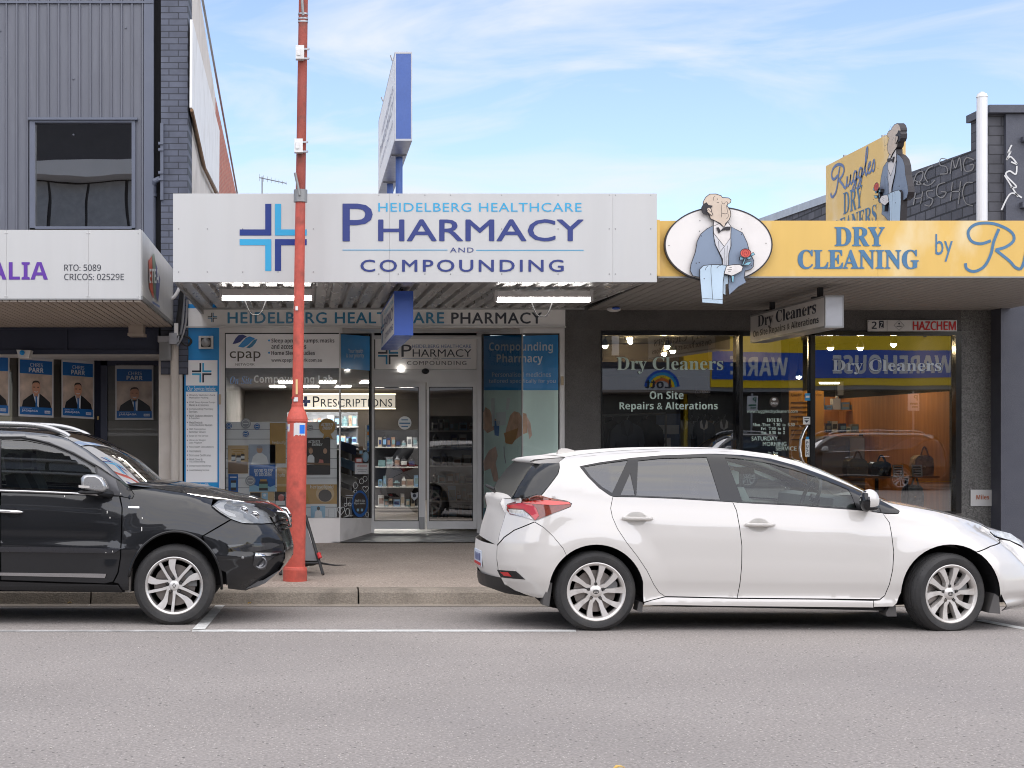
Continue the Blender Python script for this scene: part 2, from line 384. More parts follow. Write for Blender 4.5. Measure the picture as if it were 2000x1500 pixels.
for a, b in zip(ys, ys[1:]): mb.poly([(-70, a, zpath(a)), (70, a, zpath(a)), (70, b, zpath(b)), (-70, b, zpath(b))])
struct('footpath', mb, M['footpath'])
mb = MB()
for a, b in ((-9.3, -5.6),): mb.poly([(-70, a, .06), (70, a, .06), (70, b, .06), (-70, b, .06)]); mb.poly([(-70, b, .06), (70, b, .06), (70, b, -.1), (-70, b, -.1)])
struct('far_footpath', mb, M['footpath'])
def marking(pts, m, name='parking_line'):
    mb = MB(); mb.poly([G(u, v, .004) for u, v in pts]); return struct(name, mb, m)
mb = MB()
pts = [G(u, 1233.6, .004) for u in range(375, 1140, 15)]; pt2 = [G(u, 1229.6, .004) for u in range(375, 1140, 15)]
for i in range(len(pts) - 1): mb.poly([pts[i], pts[i + 1], pt2[i + 1], pt2[i]])
struct('parking_line', mb, M['linewhite'])
marking([(-300, 1233.5), (372, 1233.5), (372, 1230), (-300, 1230)], M['linefaded'])
def diag(p0, p1, w, m):
    mb = MB(); n = 8
    for i in range(n):
        a, b = i / n, (i + 1) / n
        q = []
        for t, k in ((a, 0), (a, 1), (b, 1), (b, 0)):
            u = p0[0] + (p1[0] - p0[0]) * t + k * (w[0] + (w[1] - w[0]) * t); v = p0[1] + (p1[1] - p0[1]) * t
            q.append(G(u, v, .008))
        mb.poly(q)
    return struct('parking_line', mb, m)
diag((375, 1229.2), (421, 1182), (25, 18), M['linewhite'])
mb = MB(); mb.poly([G(u, v, .008) for u, v in ((1905, 1212), (1920, 1210), (2060, 1236), (2060, 1241))]); struct('parking_line', mb, M['linewhite'])

# ---------------------------------------------------------------- clad building on the left
x_l = XX(-420, WALL)
R = thing('clad_shop_building', 'charcoal metal clad two storey shop with dark window and brick pier', 'building', (XX(0, WALL), WALL, 0))
mb = MB()
rib = [12.8 + 20.45 * k for k in range(-21, 14)]
def ribs(a, b, v0, v1):
    # trapezoid ribbed sheet between pixel columns a and b
    pts = []
    for u in rib:
        if a < u < b: pts += [(u - 2.6, 0), (u - 1.3, -.022), (u + 1.3, -.022), (u + 2.6, 0)]
    pts = [(a, 0)] + pts + [(b, 0)]
    for (ua, ya), (ub, yb) in zip(pts, pts[1:]):
        z0, z1 = ZZ(v1, WALL), ZZ(v0, WALL)
        mb.poly([(XX(ua, WALL), WALL + ya, z0), (XX(ub, WALL), WALL + yb, z0), (XX(ub, WALL), WALL + yb, z1), (XX(ua, WALL), WALL + ya, z1)])
ribs(-420, 300, -90, 230); ribs(-420, 58, 230, 470); ribs(264, 300, 230, 470)
for k in range(16):   # fixing screws on the sheet
    u, v = random.choice(rib) + 8, random.choice((40, 62, 155, 270, 300)) + random.uniform(-8, 8)
    if u > -20 and u < 290: mb.ball(P(u, v, WALL - .006), .012, n=6)
mb.build('cladding', M['clad'], R)
mb = MB(); mb.pbox(-420, 300, 2, 6, WALL - .03, .02); mb.pbox(281, 300, -90, 520, WALL - .02, .10)
mb.build('corner_flashing', M['cladtrim'], R)
mb = MB(); mb.pbox(300, 318, -90, 560, WALL + .10, .05); mb.pbox(-420, 300, -90, 460, WALL + .03, .2); mb.build('dark_joint', M['gap'], R)
mb = MB(); mb.box(XX(315, WALL), XX(368, WALL), WALL - .05, WALL + .6, 2.2, ZZ(-90, WALL)); mb.build('brick_pier', M['greybrick'], R)
mb = MB(); mb.pbox(310, 337, 690, 1075, WALL - .01, .5); mb.build('render_pier', M['cream'], R)
f = MB()
for a, b, c, d in ((58, 68, 232, 445), (257, 264, 232, 445), (68, 257, 232, 239), (68, 257, 442, 447)): f.pbox(a, b, c, d, WALL - .045, .10)
f.pbox(55, 268, 229, 233.5, WALL - .08, .12)
fr = f.build('window', M['cladtrim'], R)
mb = MB(); mb.poly([P(68, 443, WALL + .02), P(257, 443, WALL + .02), P(257, 238, WALL + .02), P(68, 238, WALL + .02)]); mb.build('pane', M['glassup'], fr)
mb = MB(); mb.pbox(60, 262, 236, 446, WALL + .35, .05); mb.build('dark_backing', M['gap'], fr)  # near-black sheet closing off the room behind the pane
mb = MB(); mb.tube([P(300, 382, WALL + .05), P(300, 362, WALL + .02), P(303, 353, WALL - .02), P(310, 350, WALL - .03), P(316, 349, WALL + .02)], .036, 12); mb.tube([P(300, 520, WALL + .07), P(300, 380, WALL + .06)], .03, 10); mb.tube([P(300, 384, WALL + .05), P(300, 378, WALL + .05)], .043, 12)
mb.build('downpipe', M['cladtrim'], R)
mb = MB(); mb.pbox(313, 319, 240, 390, WALL - .09, .04); mb.pbox(309, 319, 277, 282, WALL - .11, .06); mb.pbox(309, 319, 289, 294, WALL - .11, .06); mb.pbox(309, 319, 334, 339, WALL - .11, .06); mb.pbox(309, 319, 347, 352, WALL - .11, .06)
mb.build('cable_bracket', M['cladtrim'], R)
# side wall running back (seen above the pharmacy): cream render, then bare red brick
xs = XX(369, WALL)
def sw(d, z): return Vector((xs, d, z))
mb = MB(); mb.prism([sw(WALL + .6, 2.5), sw(25.3, 2.5), sw(25.3, 6.83), sw(WALL + .6, 7.6)], (-.25, 0, 0)); mb.build('side_wall', M['cream'], R)
mb = MB(); mb.prism([sw(25.3, 2.5), sw(33.2, 2.5), sw(33.2, 6.45), sw(25.3, 6.83)], (-.25, 0, 0)); mb.build('side_wall', M['redbrick'], R)
mb = MB(); mb.prism([sw(19.4, 7.62), sw(33.25, 6.46), sw(33.25, 6.49), sw(19.4, 7.65)], (.03, 0, 0)); mb.build('parapet_capping', M['aludark'], R)
side = plane(369, WALL, 461, 33.2, .05)
fx = XX(369, WALL) + .05
def onside(u, v): d = fx * F / (u - VX); return Vector((fx, d, H + (VY - v) * d / F))
mb = MB(); mb.prism([onside(*p) for p in ((376, 38), (429, 256), (428, 378), (400, 322), (375, 210))], (-.03, 0, 0)); mb.build('painted_board', M['whitepaint'], R)
mb = MB(); mb.tube([onside(374.5, 215), onside(400, 330), onside(424, 382)], .022, 6); mb.build('timber_batten', mat('weathered timber', srgb(120, 92, 66), .8, var=.2), R)
# ground floor shopfront
mb = MB(); mb.pbox(-420, 310, 622, 691, WALL, .25); mb.pbox(-420, 311, 684, 692, WALL - .03, .03); mb.pbox(124, 131, 640, 684, WALL - .025, .025); mb.pbox(-420, 311, 637, 643, WALL - .03, .03)
mb.build('fascia_band', M['navy'], R)
RC = 21.2; gl = plane(-150, 19.7, 190, RC)
mb = MB(); z0 = ZZ(692, WALL)
mb.poly([(XX(-420, WALL), WALL, z0), (XX(310, WALL), WALL, z0), (XX(336, RC), RC + .1, z0), (XX(-420, WALL), RC + .1, z0)]); mb.build('recess_soffit', M['whitepaint'], R)
mb = MB()
def bar(fm, u0, u1, v0, v1, t, m=0, MBx=None):
    b = (MBx or mb); q = [fm(u0, v1), fm(u1, v1), fm(u1, v0), fm(u0, v0)]
    n = (q[1] - q[0]).cross(q[3] - q[0]).normalized()
    if n.y > 0: n = -n
    b.prism([p + n * t for p in q], -n * t * 2, m)
bar(gl, 183, 197, 690, 1100, .03); bar(gl, -150, 190, 683, 694, .03); bar(flat(RC), 197, 210, 690, 1100, .03); bar(flat(RC), 197, 316, 694, 714, .03); bar(flat(RC), 309, 318, 690, 1100, .02)
mb.build('shopfront_frame', M['navy'], R)
frosted = mat('frosted film', srgb(146, 139, 132), .55, var=.10, vs=1.2)
mb = MB(); mb.poly([gl(-150, 1100), gl(186, 1100), gl(186, 690), gl(-150, 690)]); mb.build('dim_interior_sheet', mat('dim shop interior', srgb(112, 105, 99), .6, var=.2, vs=1.5), R)  # flat sheet painted in the dim tone of the shop behind
gf = plane(-150, 19.7, 190, RC, .012)
mb = MB(); mb.poly([gf(-150, 1100), gf(186, 1100), gf(186, 814), gf(-150, 814)]); mb.build('frosted_band', frosted, R)
df = flat(RC + .02)
mb = MB(); mb.poly([df(208, 1100), df(312, 1100), df(312, 700), df(208, 700)]); mb.build('dim_doorway_sheet', mat('dim door interior', srgb(128, 122, 116), .5, var=.25, vs=1.8), R)  # flat sheet painted like the dim space behind the door
mb = MB(); mb.poly([flat(RC + .012)(208, 1100), flat(RC + .012)(312, 1100), flat(RC + .012)(312, 822), flat(RC + .012)(208, 822)]); mb.build('frosted_band', frosted, R)
g2 = plane(-150, 19.7, 190, RC, .030)
mb = MB(); mb.poly([g2(-150, 1100), g2(186, 1100), g2(186, 692), g2(-150, 692)]); mb.build('window_pane', M['glass'], R)
mb = MB(); mb.poly([flat(RC - .015)(208, 1100), flat(RC - .015)(311, 1100), flat(RC - .015)(311, 712), flat(RC - .015)(208, 712)]); mb.build('door_pane', M['glass'], R)
mb = MB(); mb.pbox(190, 192.5, 813, 820, RC - .06, .03); mb.build('door_lock', mat('brass lock', (.5, .36, .15), .35, metal=.8), R)
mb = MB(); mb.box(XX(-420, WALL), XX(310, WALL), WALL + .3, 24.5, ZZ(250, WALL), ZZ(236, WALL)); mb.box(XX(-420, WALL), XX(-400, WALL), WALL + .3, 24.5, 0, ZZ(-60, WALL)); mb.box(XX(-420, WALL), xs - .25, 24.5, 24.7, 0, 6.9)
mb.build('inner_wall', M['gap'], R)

def poster(u0, u1, v0, v1, v0r, v1r, fm, label, dim):
    """election poster on glass: fm maps pixels; right edge may sit lower than the left one"""
    def q(a, b):
        u = u0 + a * (u1 - u0); t = v0 + (v0r - v0) * a; bo = v1 + (v1r - v1) * a
        return fm(u, t + b * (bo - t))
    r = thing('election_poster', label, 'poster', q(.5, 1), 'blue election posters in the left shop windows')
    lay = lambda k: (lambda a, b: q(a, b) - Vector((0, .0022 * k, 0)))
    mb = MB(); mb.prism([q(0, 1), q(1, 1), q(1, 0), q(0, 0)], (0, .004, 0)); mb.build('sheet', dim['paper'], r)
    mb = MB(); mb.shape([(.04, .965), (.96, .965), (.96, .08), (.04, .08)], lay(1)); mb.build('photo_background', dim['bgd'], r)
    mb = MB(); mb.shape([(.04, .30), (.96, .30), (.96, .08), (.04, .08)], lay(2)); mb.build('header_band', dim['blue'], r); mb = MB(); mb.shape([(.04, .965), (.96, .965), (.96, .84), (.04, .84)], lay(2)); mb.build('footer_band', dim['blue'], r)
    mb = MB()
    mb.shape([(.10, .84), (.14, .74), (.30, .665), (.42, .62), (.62, .62), (.74, .67), (.90, .75), (.94, .84)], lay(3), 0)                     # jacket
    mb.shape([(.42, .625), (.50, .80), (.58, .84), (.60, .625), (.52, .60)], lay(4), 1); mb.shape([(.49, .66), (.53, .66), (.545, .84), (.49, .84)], lay(5), 2)   # shirt, tie
    mb.shape(ell(.51, .525, .118, .112, 24), lay(5), 3); mb.shape([(.45, .58), (.57, .58), (.57, .66), (.51, .69), (.45, .66)], lay(4), 3)
    mb.shape([(.395, .485), (.402, .445), (.43, .418), (.50, .406), (.57, .41), (.612, .438), (.622, .485), (.606, .458), (.56, .436), (.47, .44), (.415, .456)], lay(6), 4)                                                 # hair
    mb.ribbon([(.43, .515), (.48, .515)], .012, lay(7), 4); mb.ribbon([(.54, .515), (.59, .515)], .012, lay(7), 4); mb.ribbon([(.46, .585), (.51, .597), (.56, .585)], .012, lay(7), 5)
    mb.build('portrait', [dim['suit'], dim['shirt'], dim['blue'], dim['skin'], dim['hair'], dim['shirt']], r)
    mb = MB(); mb.text('CHRIS', 's', (.34, .70, .125, .185), lay(4)); mb.text('PARR', 'b', (.30, .72, .20, .275), lay(4))
    mb.text('LIBERAL FOR', 's', (.10, .38, .858, .872), lay(4)); mb.text('JAGAJAGA', 'b', (.10, .56, .885, .925), lay(4)); mb.shape([(.75, .89), (.91, .89), (.91, .935), (.75, .935)], lay(4)); mb.text('Liberal', 'b', (.76, .90, .898, .925), lay(5), 1); mb.build('lettering', [dim['shirt'], dim['blue']], r)
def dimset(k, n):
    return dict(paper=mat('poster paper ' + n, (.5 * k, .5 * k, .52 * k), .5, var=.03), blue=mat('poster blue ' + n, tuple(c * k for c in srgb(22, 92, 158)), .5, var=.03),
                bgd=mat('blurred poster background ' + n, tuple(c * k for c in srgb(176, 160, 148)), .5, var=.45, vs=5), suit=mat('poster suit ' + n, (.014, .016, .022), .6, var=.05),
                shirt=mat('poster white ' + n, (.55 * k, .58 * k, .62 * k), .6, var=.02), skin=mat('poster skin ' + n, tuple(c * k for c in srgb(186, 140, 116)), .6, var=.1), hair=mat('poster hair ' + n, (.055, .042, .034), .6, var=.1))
D1, D2 = dimset(1.55, 'window'), dimset(.95, 'door')  # recess shade scaled into the door poster colours, window ones lightened
gp = plane(-150, 19.7, 190, RC, .045); gd = flat(RC - .03)
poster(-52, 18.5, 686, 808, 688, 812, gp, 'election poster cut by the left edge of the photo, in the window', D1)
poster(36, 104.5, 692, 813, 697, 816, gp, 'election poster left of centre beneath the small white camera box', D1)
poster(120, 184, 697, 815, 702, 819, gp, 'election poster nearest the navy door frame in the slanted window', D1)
poster(225, 299.5, 712, 820, 713, 820, gd, 'election poster in dimmed colours on the glass of the recessed navy door', D2)
r = thing('security_camera', 'small white camera box with blue lens under the navy fascia band', 'camera', P(44, 690, WALL - .1))
mb = MB(); mb.prism([P(32, 683, WALL - .22), P(36, 699, WALL - .22), P(56, 700, WALL - .22), P(60, 684, WALL - .22)], (0, .2, 0)); mb.build('housing', M['whitepaint'], r)
mb = MB(); mb.lathe([(.03, 0), (.03, -.02), (.001, -.03)], P(43.5, 689, WALL - .22), 'y', 16); mb.build('lens', M['panelblue'], r)

# left awning
AL = 15.7
R = thing('white_awning', 'white boxed awning with purple lettering over the clad shop', 'awning', (XX(275, AL), AL, 2.8))
zt, zb = ZZ(449, AL), ZZ(583, AL); xr = XX(275, AL); xl = XX(-420, AL)
mb = MB()
for a, b in ((-420, -160), (-159.6, 12), (12.4, 172.2), (172.6, 272)): mb.box(XX(a, AL), XX(b, AL), AL, AL + .03, zb, zt)
for u in (10, 14, 170, 175, 270, -158): 
    for v in (455, 579): mb.ball(P(u, v, AL), .007, n=6)
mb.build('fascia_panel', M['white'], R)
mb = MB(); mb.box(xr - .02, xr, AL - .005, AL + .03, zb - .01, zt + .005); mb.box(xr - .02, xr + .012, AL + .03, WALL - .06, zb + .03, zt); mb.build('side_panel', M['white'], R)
mb = MB(); mb.box(xl, xr + .015, AL - .004, WALL - .06, zb - .012, zb); mb.box(xr - .005, xr + .016, AL + .03, WALL - .06, zb, zb + .03); mb.build('edge_trim', M['aludark'], R)
mb = MB(); n = 46; w = (xr - xl) / n
for i in range(n): mb.box(xl + i * w + .006, xl + (i + 1) * w - .004, AL + .02, WALL - .05, zb - .03, zb - .012)
mb.box(xl, xr, AL + .02, WALL - .05, zb - .014, zb - .0125, 1)
mb.build('soffit', [M['soffitcream'], M['gap']], R)
mb = MB(); mb.box(xl, xr - .02, AL + .03, WALL - .03, zt - .04, zt - .01); mb.build('roof_sheet', M['galv'], R)
fm = flat(AL - .004)
mb = MB(); mb.text('AUSTRALIA', 'b', (-180, 93.5, 511.5, 546.5), fm); mb.text('RTO: 5089', 's', (125.5, 197, 516.5, 529), fm, 1); mb.text('CRICOS: 02529E', 's', (125.5, 242, 534.5, 547), fm, 1)
mb.build('lettering', [M['purple'], M['inktext']], R)
xf = xr + .018
def onx(x): return lambda u, v: Vector((x, x * F / (u - VX), H + (VY - v) * (x * F / (u - VX)) / F))
# crest on the awning's end: three coloured leaves in perspective
mb = MB(); g0 = onx(xf)
mb.shape([(290, 509), (297, 500), (299, 545), (300, 583), (292, 563)], onx(xf), 0)
mb.shape([(297.5, 500), (301, 494), (304, 512), (305, 585), (300, 572), (298.5, 540)], onx(xf + .003), 1)
mb.shape([(304, 512), (309, 530), (313, 545), (311, 570), (309, 590), (305, 578)], onx(xf + .005), 2)
mb.text('ETEA', 'b', (292, 311, 525, 553), onx(xf + .008), 3)
mb.shape([(298, 588), (312, 597), (312, 601), (298, 592)], onx(xf + .003), 4)
mb.build('crest', [mat('crest orange', srgb(206, 84, 58), .4), mat('crest green', srgb(110, 130, 110), .4), mat('crest violet blue', srgb(74, 82, 140), .4), M['whitetext'], M['scriptblue']], R)
mb = MB(); mb.pbox(251, 279, 629, 655, WALL - .5, .3); mb.pbox(249, 281, 650, 655.5, WALL - .52, .34)
o = mb.build('junction_box', M['soffitcream'], None); tag(o, 'beige electrical box hanging under the rear edge of the taupe awning soffit', 'junction box')

# cables and meter bracket between the two shops
r = thing('cable_cluster', 'grey and black service cables and clamp between two shopfronts', 'cables', P(345, 700, WALL - .1))
def cable(pts, d, rad, m, name='cable'):
    P3 = [P(u, v, d) for u, v in pts]; q = []
    for i in range(len(P3) - 1):
        p0, p1, p2, p3 = P3[max(0, i - 1)], P3[i], P3[i + 1], P3[min(len(P3) - 1, i + 2)]
        for t in np.linspace(0, 1, 7)[:-1]:
            q.append(.5 * ((2 * p1) + (p2 - p0) * t + (2 * p0 - 5 * p1 + 4 * p2 - p3) * t * t + (3 * p1 - p0 - 3 * p2 + p3) * t ** 3))
    q.append(P3[-1]); mb = MB(); mb.tube(q, rad, 8); return mb
cable([(356, 555), (352, 600), (346, 640), (343, 660)], WALL - .15, .028, 0).build('black_cable', M['black'], r)
cable([(360, 560), (357, 620), (352, 655), (345, 672)], WALL - .12, .016, 0).build('grey_cable', M['galv'], r)
cable([(366, 585), (363, 630), (355, 660), (346, 676)], WALL - .16, .012, 0).build('grey_cable', M['galv'], r)
cable([(312, 560), (325, 582), (340, 580), (352, 560)], WALL - .3, .022, 0).build('white_conduit', M['whitepaint'], r)
cable([(345, 657), (358, 655), (370, 660), (374, 668), (366, 675), (355, 670), (350, 660), (360, 656), (372, 664), (368, 676)], WALL - .14, .011, 0).build('coiled_cable', M['black'], r)
mb = MB(); mb.pbox(308, 350, 656, 668, WALL - .16, .1); mb.pbox(330, 345, 650, 672, WALL - .2, .1); mb.build('clamp', M['galv'], r)
mb = MB(); mb.pbox(311, 334, 668, 704, WALL - .14, .12); mb.pbox(326, 332, 668, 702, WALL - .17, .03); mb.build('bracket', M['aludark'], r)
mb = MB(); mb.pbox(340, 348, 631, 655, WALL - .18, .06); mb.build('sleeve', M['whitepaint'], r)
mb = MB(); mb.tube([P(341, 672, WALL - .06), P(341, 1075, WALL - .06)], .05, 12); mb.tube([P(352, 640, WALL - .02), P(352, 1075, WALL - .02)], .03, 10)
for v in (813, 960): mb.tube([P(341, v, WALL - .06), P(341, v + 5, WALL - .06)], .056, 12)
o = mb.build('downpipe', M['cream'], None); tag(o, 'cream painted downpipe between the left shop and the blue service panel', 'pipe')
# ================================================================== PHARMACY
RD = 20.75                                     # plan depth of the recessed doors
R = thing('pharmacy_shop', 'low white and blue pharmacy shop with recessed glass doors', 'building', (XX(740, WALL), WALL, .15))
xl, xr = XX(355, WALL), XX(1104, WALL)
mb = MB(); mb.box(xl, xr, WALL + .02, WALL + .2, ZZ(640, WALL), 3.9); mb.build('upper_wall', M['cream'], R)
mb = MB(); mb.box(xl - .05, xr + .05, WALL + .2, 38, 3.55, 3.7); mb.build('roof', M['galv'], R)
mb = MB(); mb.pbox(362, 430, 594, 1075, WALL, .25); mb.pbox(360, 364, 600, 1075, WALL - .01, .05); mb.build('blue_pier', M['panelblue'], R)
mb = MB(); mb.pbox(357, 366, 555, 600, WALL + .02, .2); mb.build('brick_patch', M['redbrick'], R)
# shopfront frame
mb = MB()
A1 = plane(664, WALL, 726, RD); A2 = plane(1020, WALL, 940, RD)
mb.pbox(428, 439, 639, 1012, WALL - .01, .1); mb.pbox(439, 664, 639, 650, WALL - .01, .1); mb.pbox(1020, 1103, 641, 651, WALL - .01, .1)
mb.pbox(1093, 1103, 651, 1050, WALL - .01, .12)
bar(A1, 664, 726, 639, 651, .03, MBx=mb); bar(A2, 1020, 940, 641, 652, .03, MBx=mb)
mb.pbox(724, 731, 650, 1046, RD - .04, .1); mb.pbox(932, 943, 650, 1046, RD - .04, .1)
mb.pbox(731, 932, 655, 662, RD - .03, .08); mb.pbox(731, 932, 721.5, 746, RD - .03, .10); mb.pbox(731, 932, 727, 729, RD - .036, .02); mb.pbox(731, 932, 741, 744, RD - .04, .02)
mb.build('shopfront_frame', M['alu'], R)
mb = MB(); mb.pbox(439, 441, 650, 1012, WALL + .004, .03); mb.pbox(439, 664, 650, 652.5, WALL + .004, .03); bar(A1, 664, 724, 650.5, 653, .012, MBx=mb); mb.pbox(1089, 1093, 651, 1015, WALL + .004, .03); mb.pbox(1020, 1092, 651, 654, WALL + .004, .03); bar(A2, 1020, 943, 651.5, 655, .012, MBx=mb); bar(A2, 946, 941.5, 655, 1015, .012, MBx=mb); bar(A1, 722, 726, 653, 1012, .012, MBx=mb)
mb.build('glazing_gasket', M['black'], R)
mb = MB(); zs = ZZ(640, WALL)
mb.poly([(XX(640, WALL), WALL + .05, zs), (XX(1045, WALL), WALL + .05, zs), (XX(960, RD), RD + .2, ZZ(650, RD)), (XX(700, RD), RD + .2, ZZ(650, RD))]); mb.build('recess_soffit', M['whitepaint'], R)
# stall risers
mb = MB(); base = 1070
srm = mat('painted stall riser', srgb(214, 208, 204), .6, var=.08, dirt=srgb(150, 144, 138), dirts=2.2, dirtamt=.6)
mb.prism([P(428, 1012, WALL - .02), P(664, 1012, WALL - .02), P(664, base, WALL - .02), P(428, base, WALL - .02)], (0, .15, 0))
q = [A1(664, 1012), A1(726, 1012), A1(726, base), A1(664, base)]; mb.prism([p + Vector((0, -.02, 0)) for p in q], (-.12, .06, 0)); mb.build('stall_riser', srm, R); mb = MB()
q = [A2(940, 1015), A2(1020, 1015), A2(1020, base), A2(940, base)]; mb.prism([p + Vector((0, -.02, 0)) for p in q], (.12, .06, 0))
mb.prism([P(1020, 1015, WALL - .02), P(1103, 1015, WALL - .02), P(1103, base, WALL - .02), P(1020, base, WALL - .02)], (0, .15, 0))
mb.build('stall_riser', srm, R)
mb = MB(); mb.poly([(XX(664, WALL) - .1, WALL - .05, zpath(WALL) + .008), (XX(1020, WALL) + .1, WALL - .05, zpath(WALL) + .008), (XX(945, RD) + .1, RD + .3, .20), (XX(724, RD) - .1, RD + .3, .20)])
mb.build('threshold', M['tile'], R)
# glass
mb = MB(); mb.poly([P(440, 1012, WALL + .02), P(664, 1012, WALL + .02), P(664, 651, WALL + .02), P(440, 651, WALL + .02)]); mb.build('window_pane', M['glass'], R)
A1g = plane(664, WALL + .02, 726, RD)
mb = MB(); mb.poly([A1g(664, 1012), A1g(724, 1012), A1g(724, 651), A1g(664, 651)]); mb.build('window_pane', M['glass'], R)
mb = MB(); bar(plane(664, WALL + .02, 726, RD, .006), 663, 665, 651, 1012, .006, MBx=mb); bar(plane(1020, WALL + .02, 940, RD, .006), 1019, 1021, 652, 1015, .006, MBx=mb); mb.build('silicone_joint', M['alu'], R)
# doors
for (a, b, ga, gb) in ((728, 831, 731, 818), (834, 934, 838, 924)):
    d = MB()
    d.pbox(a, ga, 746, 1033, RD, .045); d.pbox(gb, b, 746, 1033, RD, .045); d.pbox(ga, gb, 746, 755.5, RD, .045); d.pbox(ga, gb, 1018, 1033, RD, .045)
    do = d.build('door', M['alu'], R)
    mb = MB(); mb.poly([P(ga, 1018, RD + .02), P(gb, 1018, RD + .02), P(gb, 755.5, RD + .02), P(ga, 755.5, RD + .02)]); mb.build('pane', M['glassdark'], do)
    mb = MB(); mb.pbox(ga, gb, 755, 757, RD + .004, .02); mb.pbox(ga, gb, 1016.5, 1018.5, RD + .004, .02); mb.pbox(ga - .5, ga + 1.2, 756, 1017, RD + .004, .02); mb.pbox(gb - 1.2, gb + .5, 756, 1017, RD + .004, .02); mb.build('gasket', M['black'], do)
    if a == 728:
        mb = MB(); mb.pbox(819, 829, 1010, 1034, RD - .03, .03); mb.build('lock', M['aludark'], do)
        fm = flat(RD - .004)
        mb = MB(); mb.shape(ell(790.5, 826, 13, 13), fm, 0); mb.shape(rect(784, 797, 819, 821), flat(RD - .007), 1); mb.shape(rect(780, 801, 825.5, 828), flat(RD - .007), 1); mb.shape(rect(784, 797, 832, 834), flat(RD - .007), 1)
        mb.build('round_sticker', [M['whitetext'], M['bluegrey']], do)
        mb = MB(); mb.shape([(802, 961), (809, 964), (817, 961), (816, 971), (809, 978), (803, 971)], fm, 0); mb.shape(ell(809.5, 968, 3.5, 3.5, 16), flat(RD - .007), 1); mb.build('shield_sticker', [mat('pale sticker', (.35, .36, .38), .5), M['inktext']], do)
mb = MB(); mb.ball(P(831, 725, RD - .05), .05, sq=(1, 1, .75)); mb.build('door_sensor', M['black'], R)
mb = MB(); mb.pbox(779, 788, 720, 722.5, RD - .05, .02); mb.build('lit_strip', M['lamp'], R)
mb = MB(); mb.pbox(427, 431, 770, 790, WALL - .04, .03); mb.pbox(1096, 1101, 735, 752, WALL - .04, .03); mb.build('shutter_latch', mat('tarnished latch', (.34, .27, .18), .4, metal=.6), R)

# --- interior of the pharmacy
ZC, BK = 2.36, 32.0; ix0, ix1 = -1.2, 3.2
fl = mat('shop vinyl floor', srgb(104, 96, 90), .35, var=.06)
mb = MB(); mb.box(ix0, ix1 + 3, WALL + .25, BK, .1, .16); mb.build('interior_floor', fl, R)
mb = MB(); mb.box(ix0, ix1 + 3, RD + .15, BK + .2, ZC, ZC + .06); mb.box(ix0, .40, WALL + .2, RD + .15, ZC + .1, ZC + .16); mb.build('interior_ceiling', mat('shop ceiling', srgb(120, 116, 112), .7, var=.04), R)
mb = MB(); mb.box(ix0, ix1 + 3, BK, BK + .1, 0, ZC); mb.box(ix0 - .1, ix0, WALL + .25, BK, 0, 3.4); mb.box(ix1 + 3, ix1 + 3.1, RD, BK, 0, 3.4); mb.box(2.35, 2.42, 21.0, 22.2, 0, 3.4)
mb.build('interior_wall', mat('shop interior wall', srgb(104, 99, 96), .7, var=.1), R)
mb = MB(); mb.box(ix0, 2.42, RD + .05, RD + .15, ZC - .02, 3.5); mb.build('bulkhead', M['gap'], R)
for i, (u, d) in enumerate(((542, 29.2), (608, 29.2), (670, 29.2), (738, 29.2), (797, 29.2), (560, 26.6), (640, 26.6), (720, 26.6), (800, 26.6), (870, 26.6))):
    x = XX(u, d); r = thing('ceiling_light', 'lit square ceiling panel inside the pharmacy', 'ceiling light', (x, d, ZC), 'ceiling panels inside the pharmacy')
    mb = MB(); mb.box(x - .14, x + .14, d - .55, d + .55, ZC - .012, ZC - .004); mb.build('diffuser', M['panel_light'], r)
    mb = MB()
    for q in ((x - .16, x - .14, d - .57, d + .57), (x + .14, x + .16, d - .57, d + .57), (x - .14, x + .14, d - .57, d - .55), (x - .14, x + .14, d + .55, d + .57)): mb.box(q[0], q[1], q[2], q[3], ZC - .015, ZC - .003)
    mb.build('frame', M['whitepaint'], r)
r = thing('backlit_sign', 'cream backlit sign reading PRESCRIPTIONS at the back of the pharmacy', 'sign', P(690, 797, BK - .3))
mb = MB(); mb.pbox(588, 772, 771, 797, BK - .3, .1); mb.build('panel', M['glowsign'], r)
mb = MB(); mb.pbox(588, 773, 768.5, 771, BK - .3, .1); mb.pbox(588, 773, 797, 799, BK - .3, .1); mb.build('lit_edge', M['glowedge'], r)
fm = flat(BK - .31)
mb = MB(); mb.text('P', 'n', (611, 624, 774, 795), fm); mb.text('RESCRIPTIONS', 'n', (627, 766, 779, 794.5), fm, 0, 1.05); mb.build('lettering', M['inktext'], r)
mb = MB(); mb.shape(rect(594, 600, 774, 794), fm); mb.shape(rect(588, 606, 781, 787), flat(BK - .312)); mb.build('cross', M['deepblue'], r)

PC = [mat('carton ' + n, c, .5, var=.1) for n, c in (('white', (.55, .55, .55)), ('pale blue', srgb(120, 160, 196)), ('navy', srgb(36, 52, 96)), ('tan', srgb(170, 156, 136)), ('grey', srgb(120, 122, 128)), ('teal', srgb(110, 140, 146)), ('black', (.02, .02, .024)), ('rust', srgb(140, 110, 96)))]
def product(x, y, z, w, dp, h, m, m2, bottle):
    mb = MB()
    if bottle: mb.lathe([(.001, z), (w * .45, z), (w * .45, z + h * .72), (w * .22, z + h * .82), (w * .22, z + h), (.001, z + h)], (x, y, 0), 'z', 10, 0); mb.lathe([(w * .46, z + h * .2), (w * .46, z + h * .6)], (x, y, 0), 'z', 10, 1)
    else: mb.box(x - w / 2, x + w / 2, y, y + dp, z, z + h, 0); mb.box(x - w * .40, x + w * .40, y - .003, y, z + h * .25, z + h * .75, 1)
    return mb.build('medicine_bottle' if bottle else 'product_carton', [m, m2])
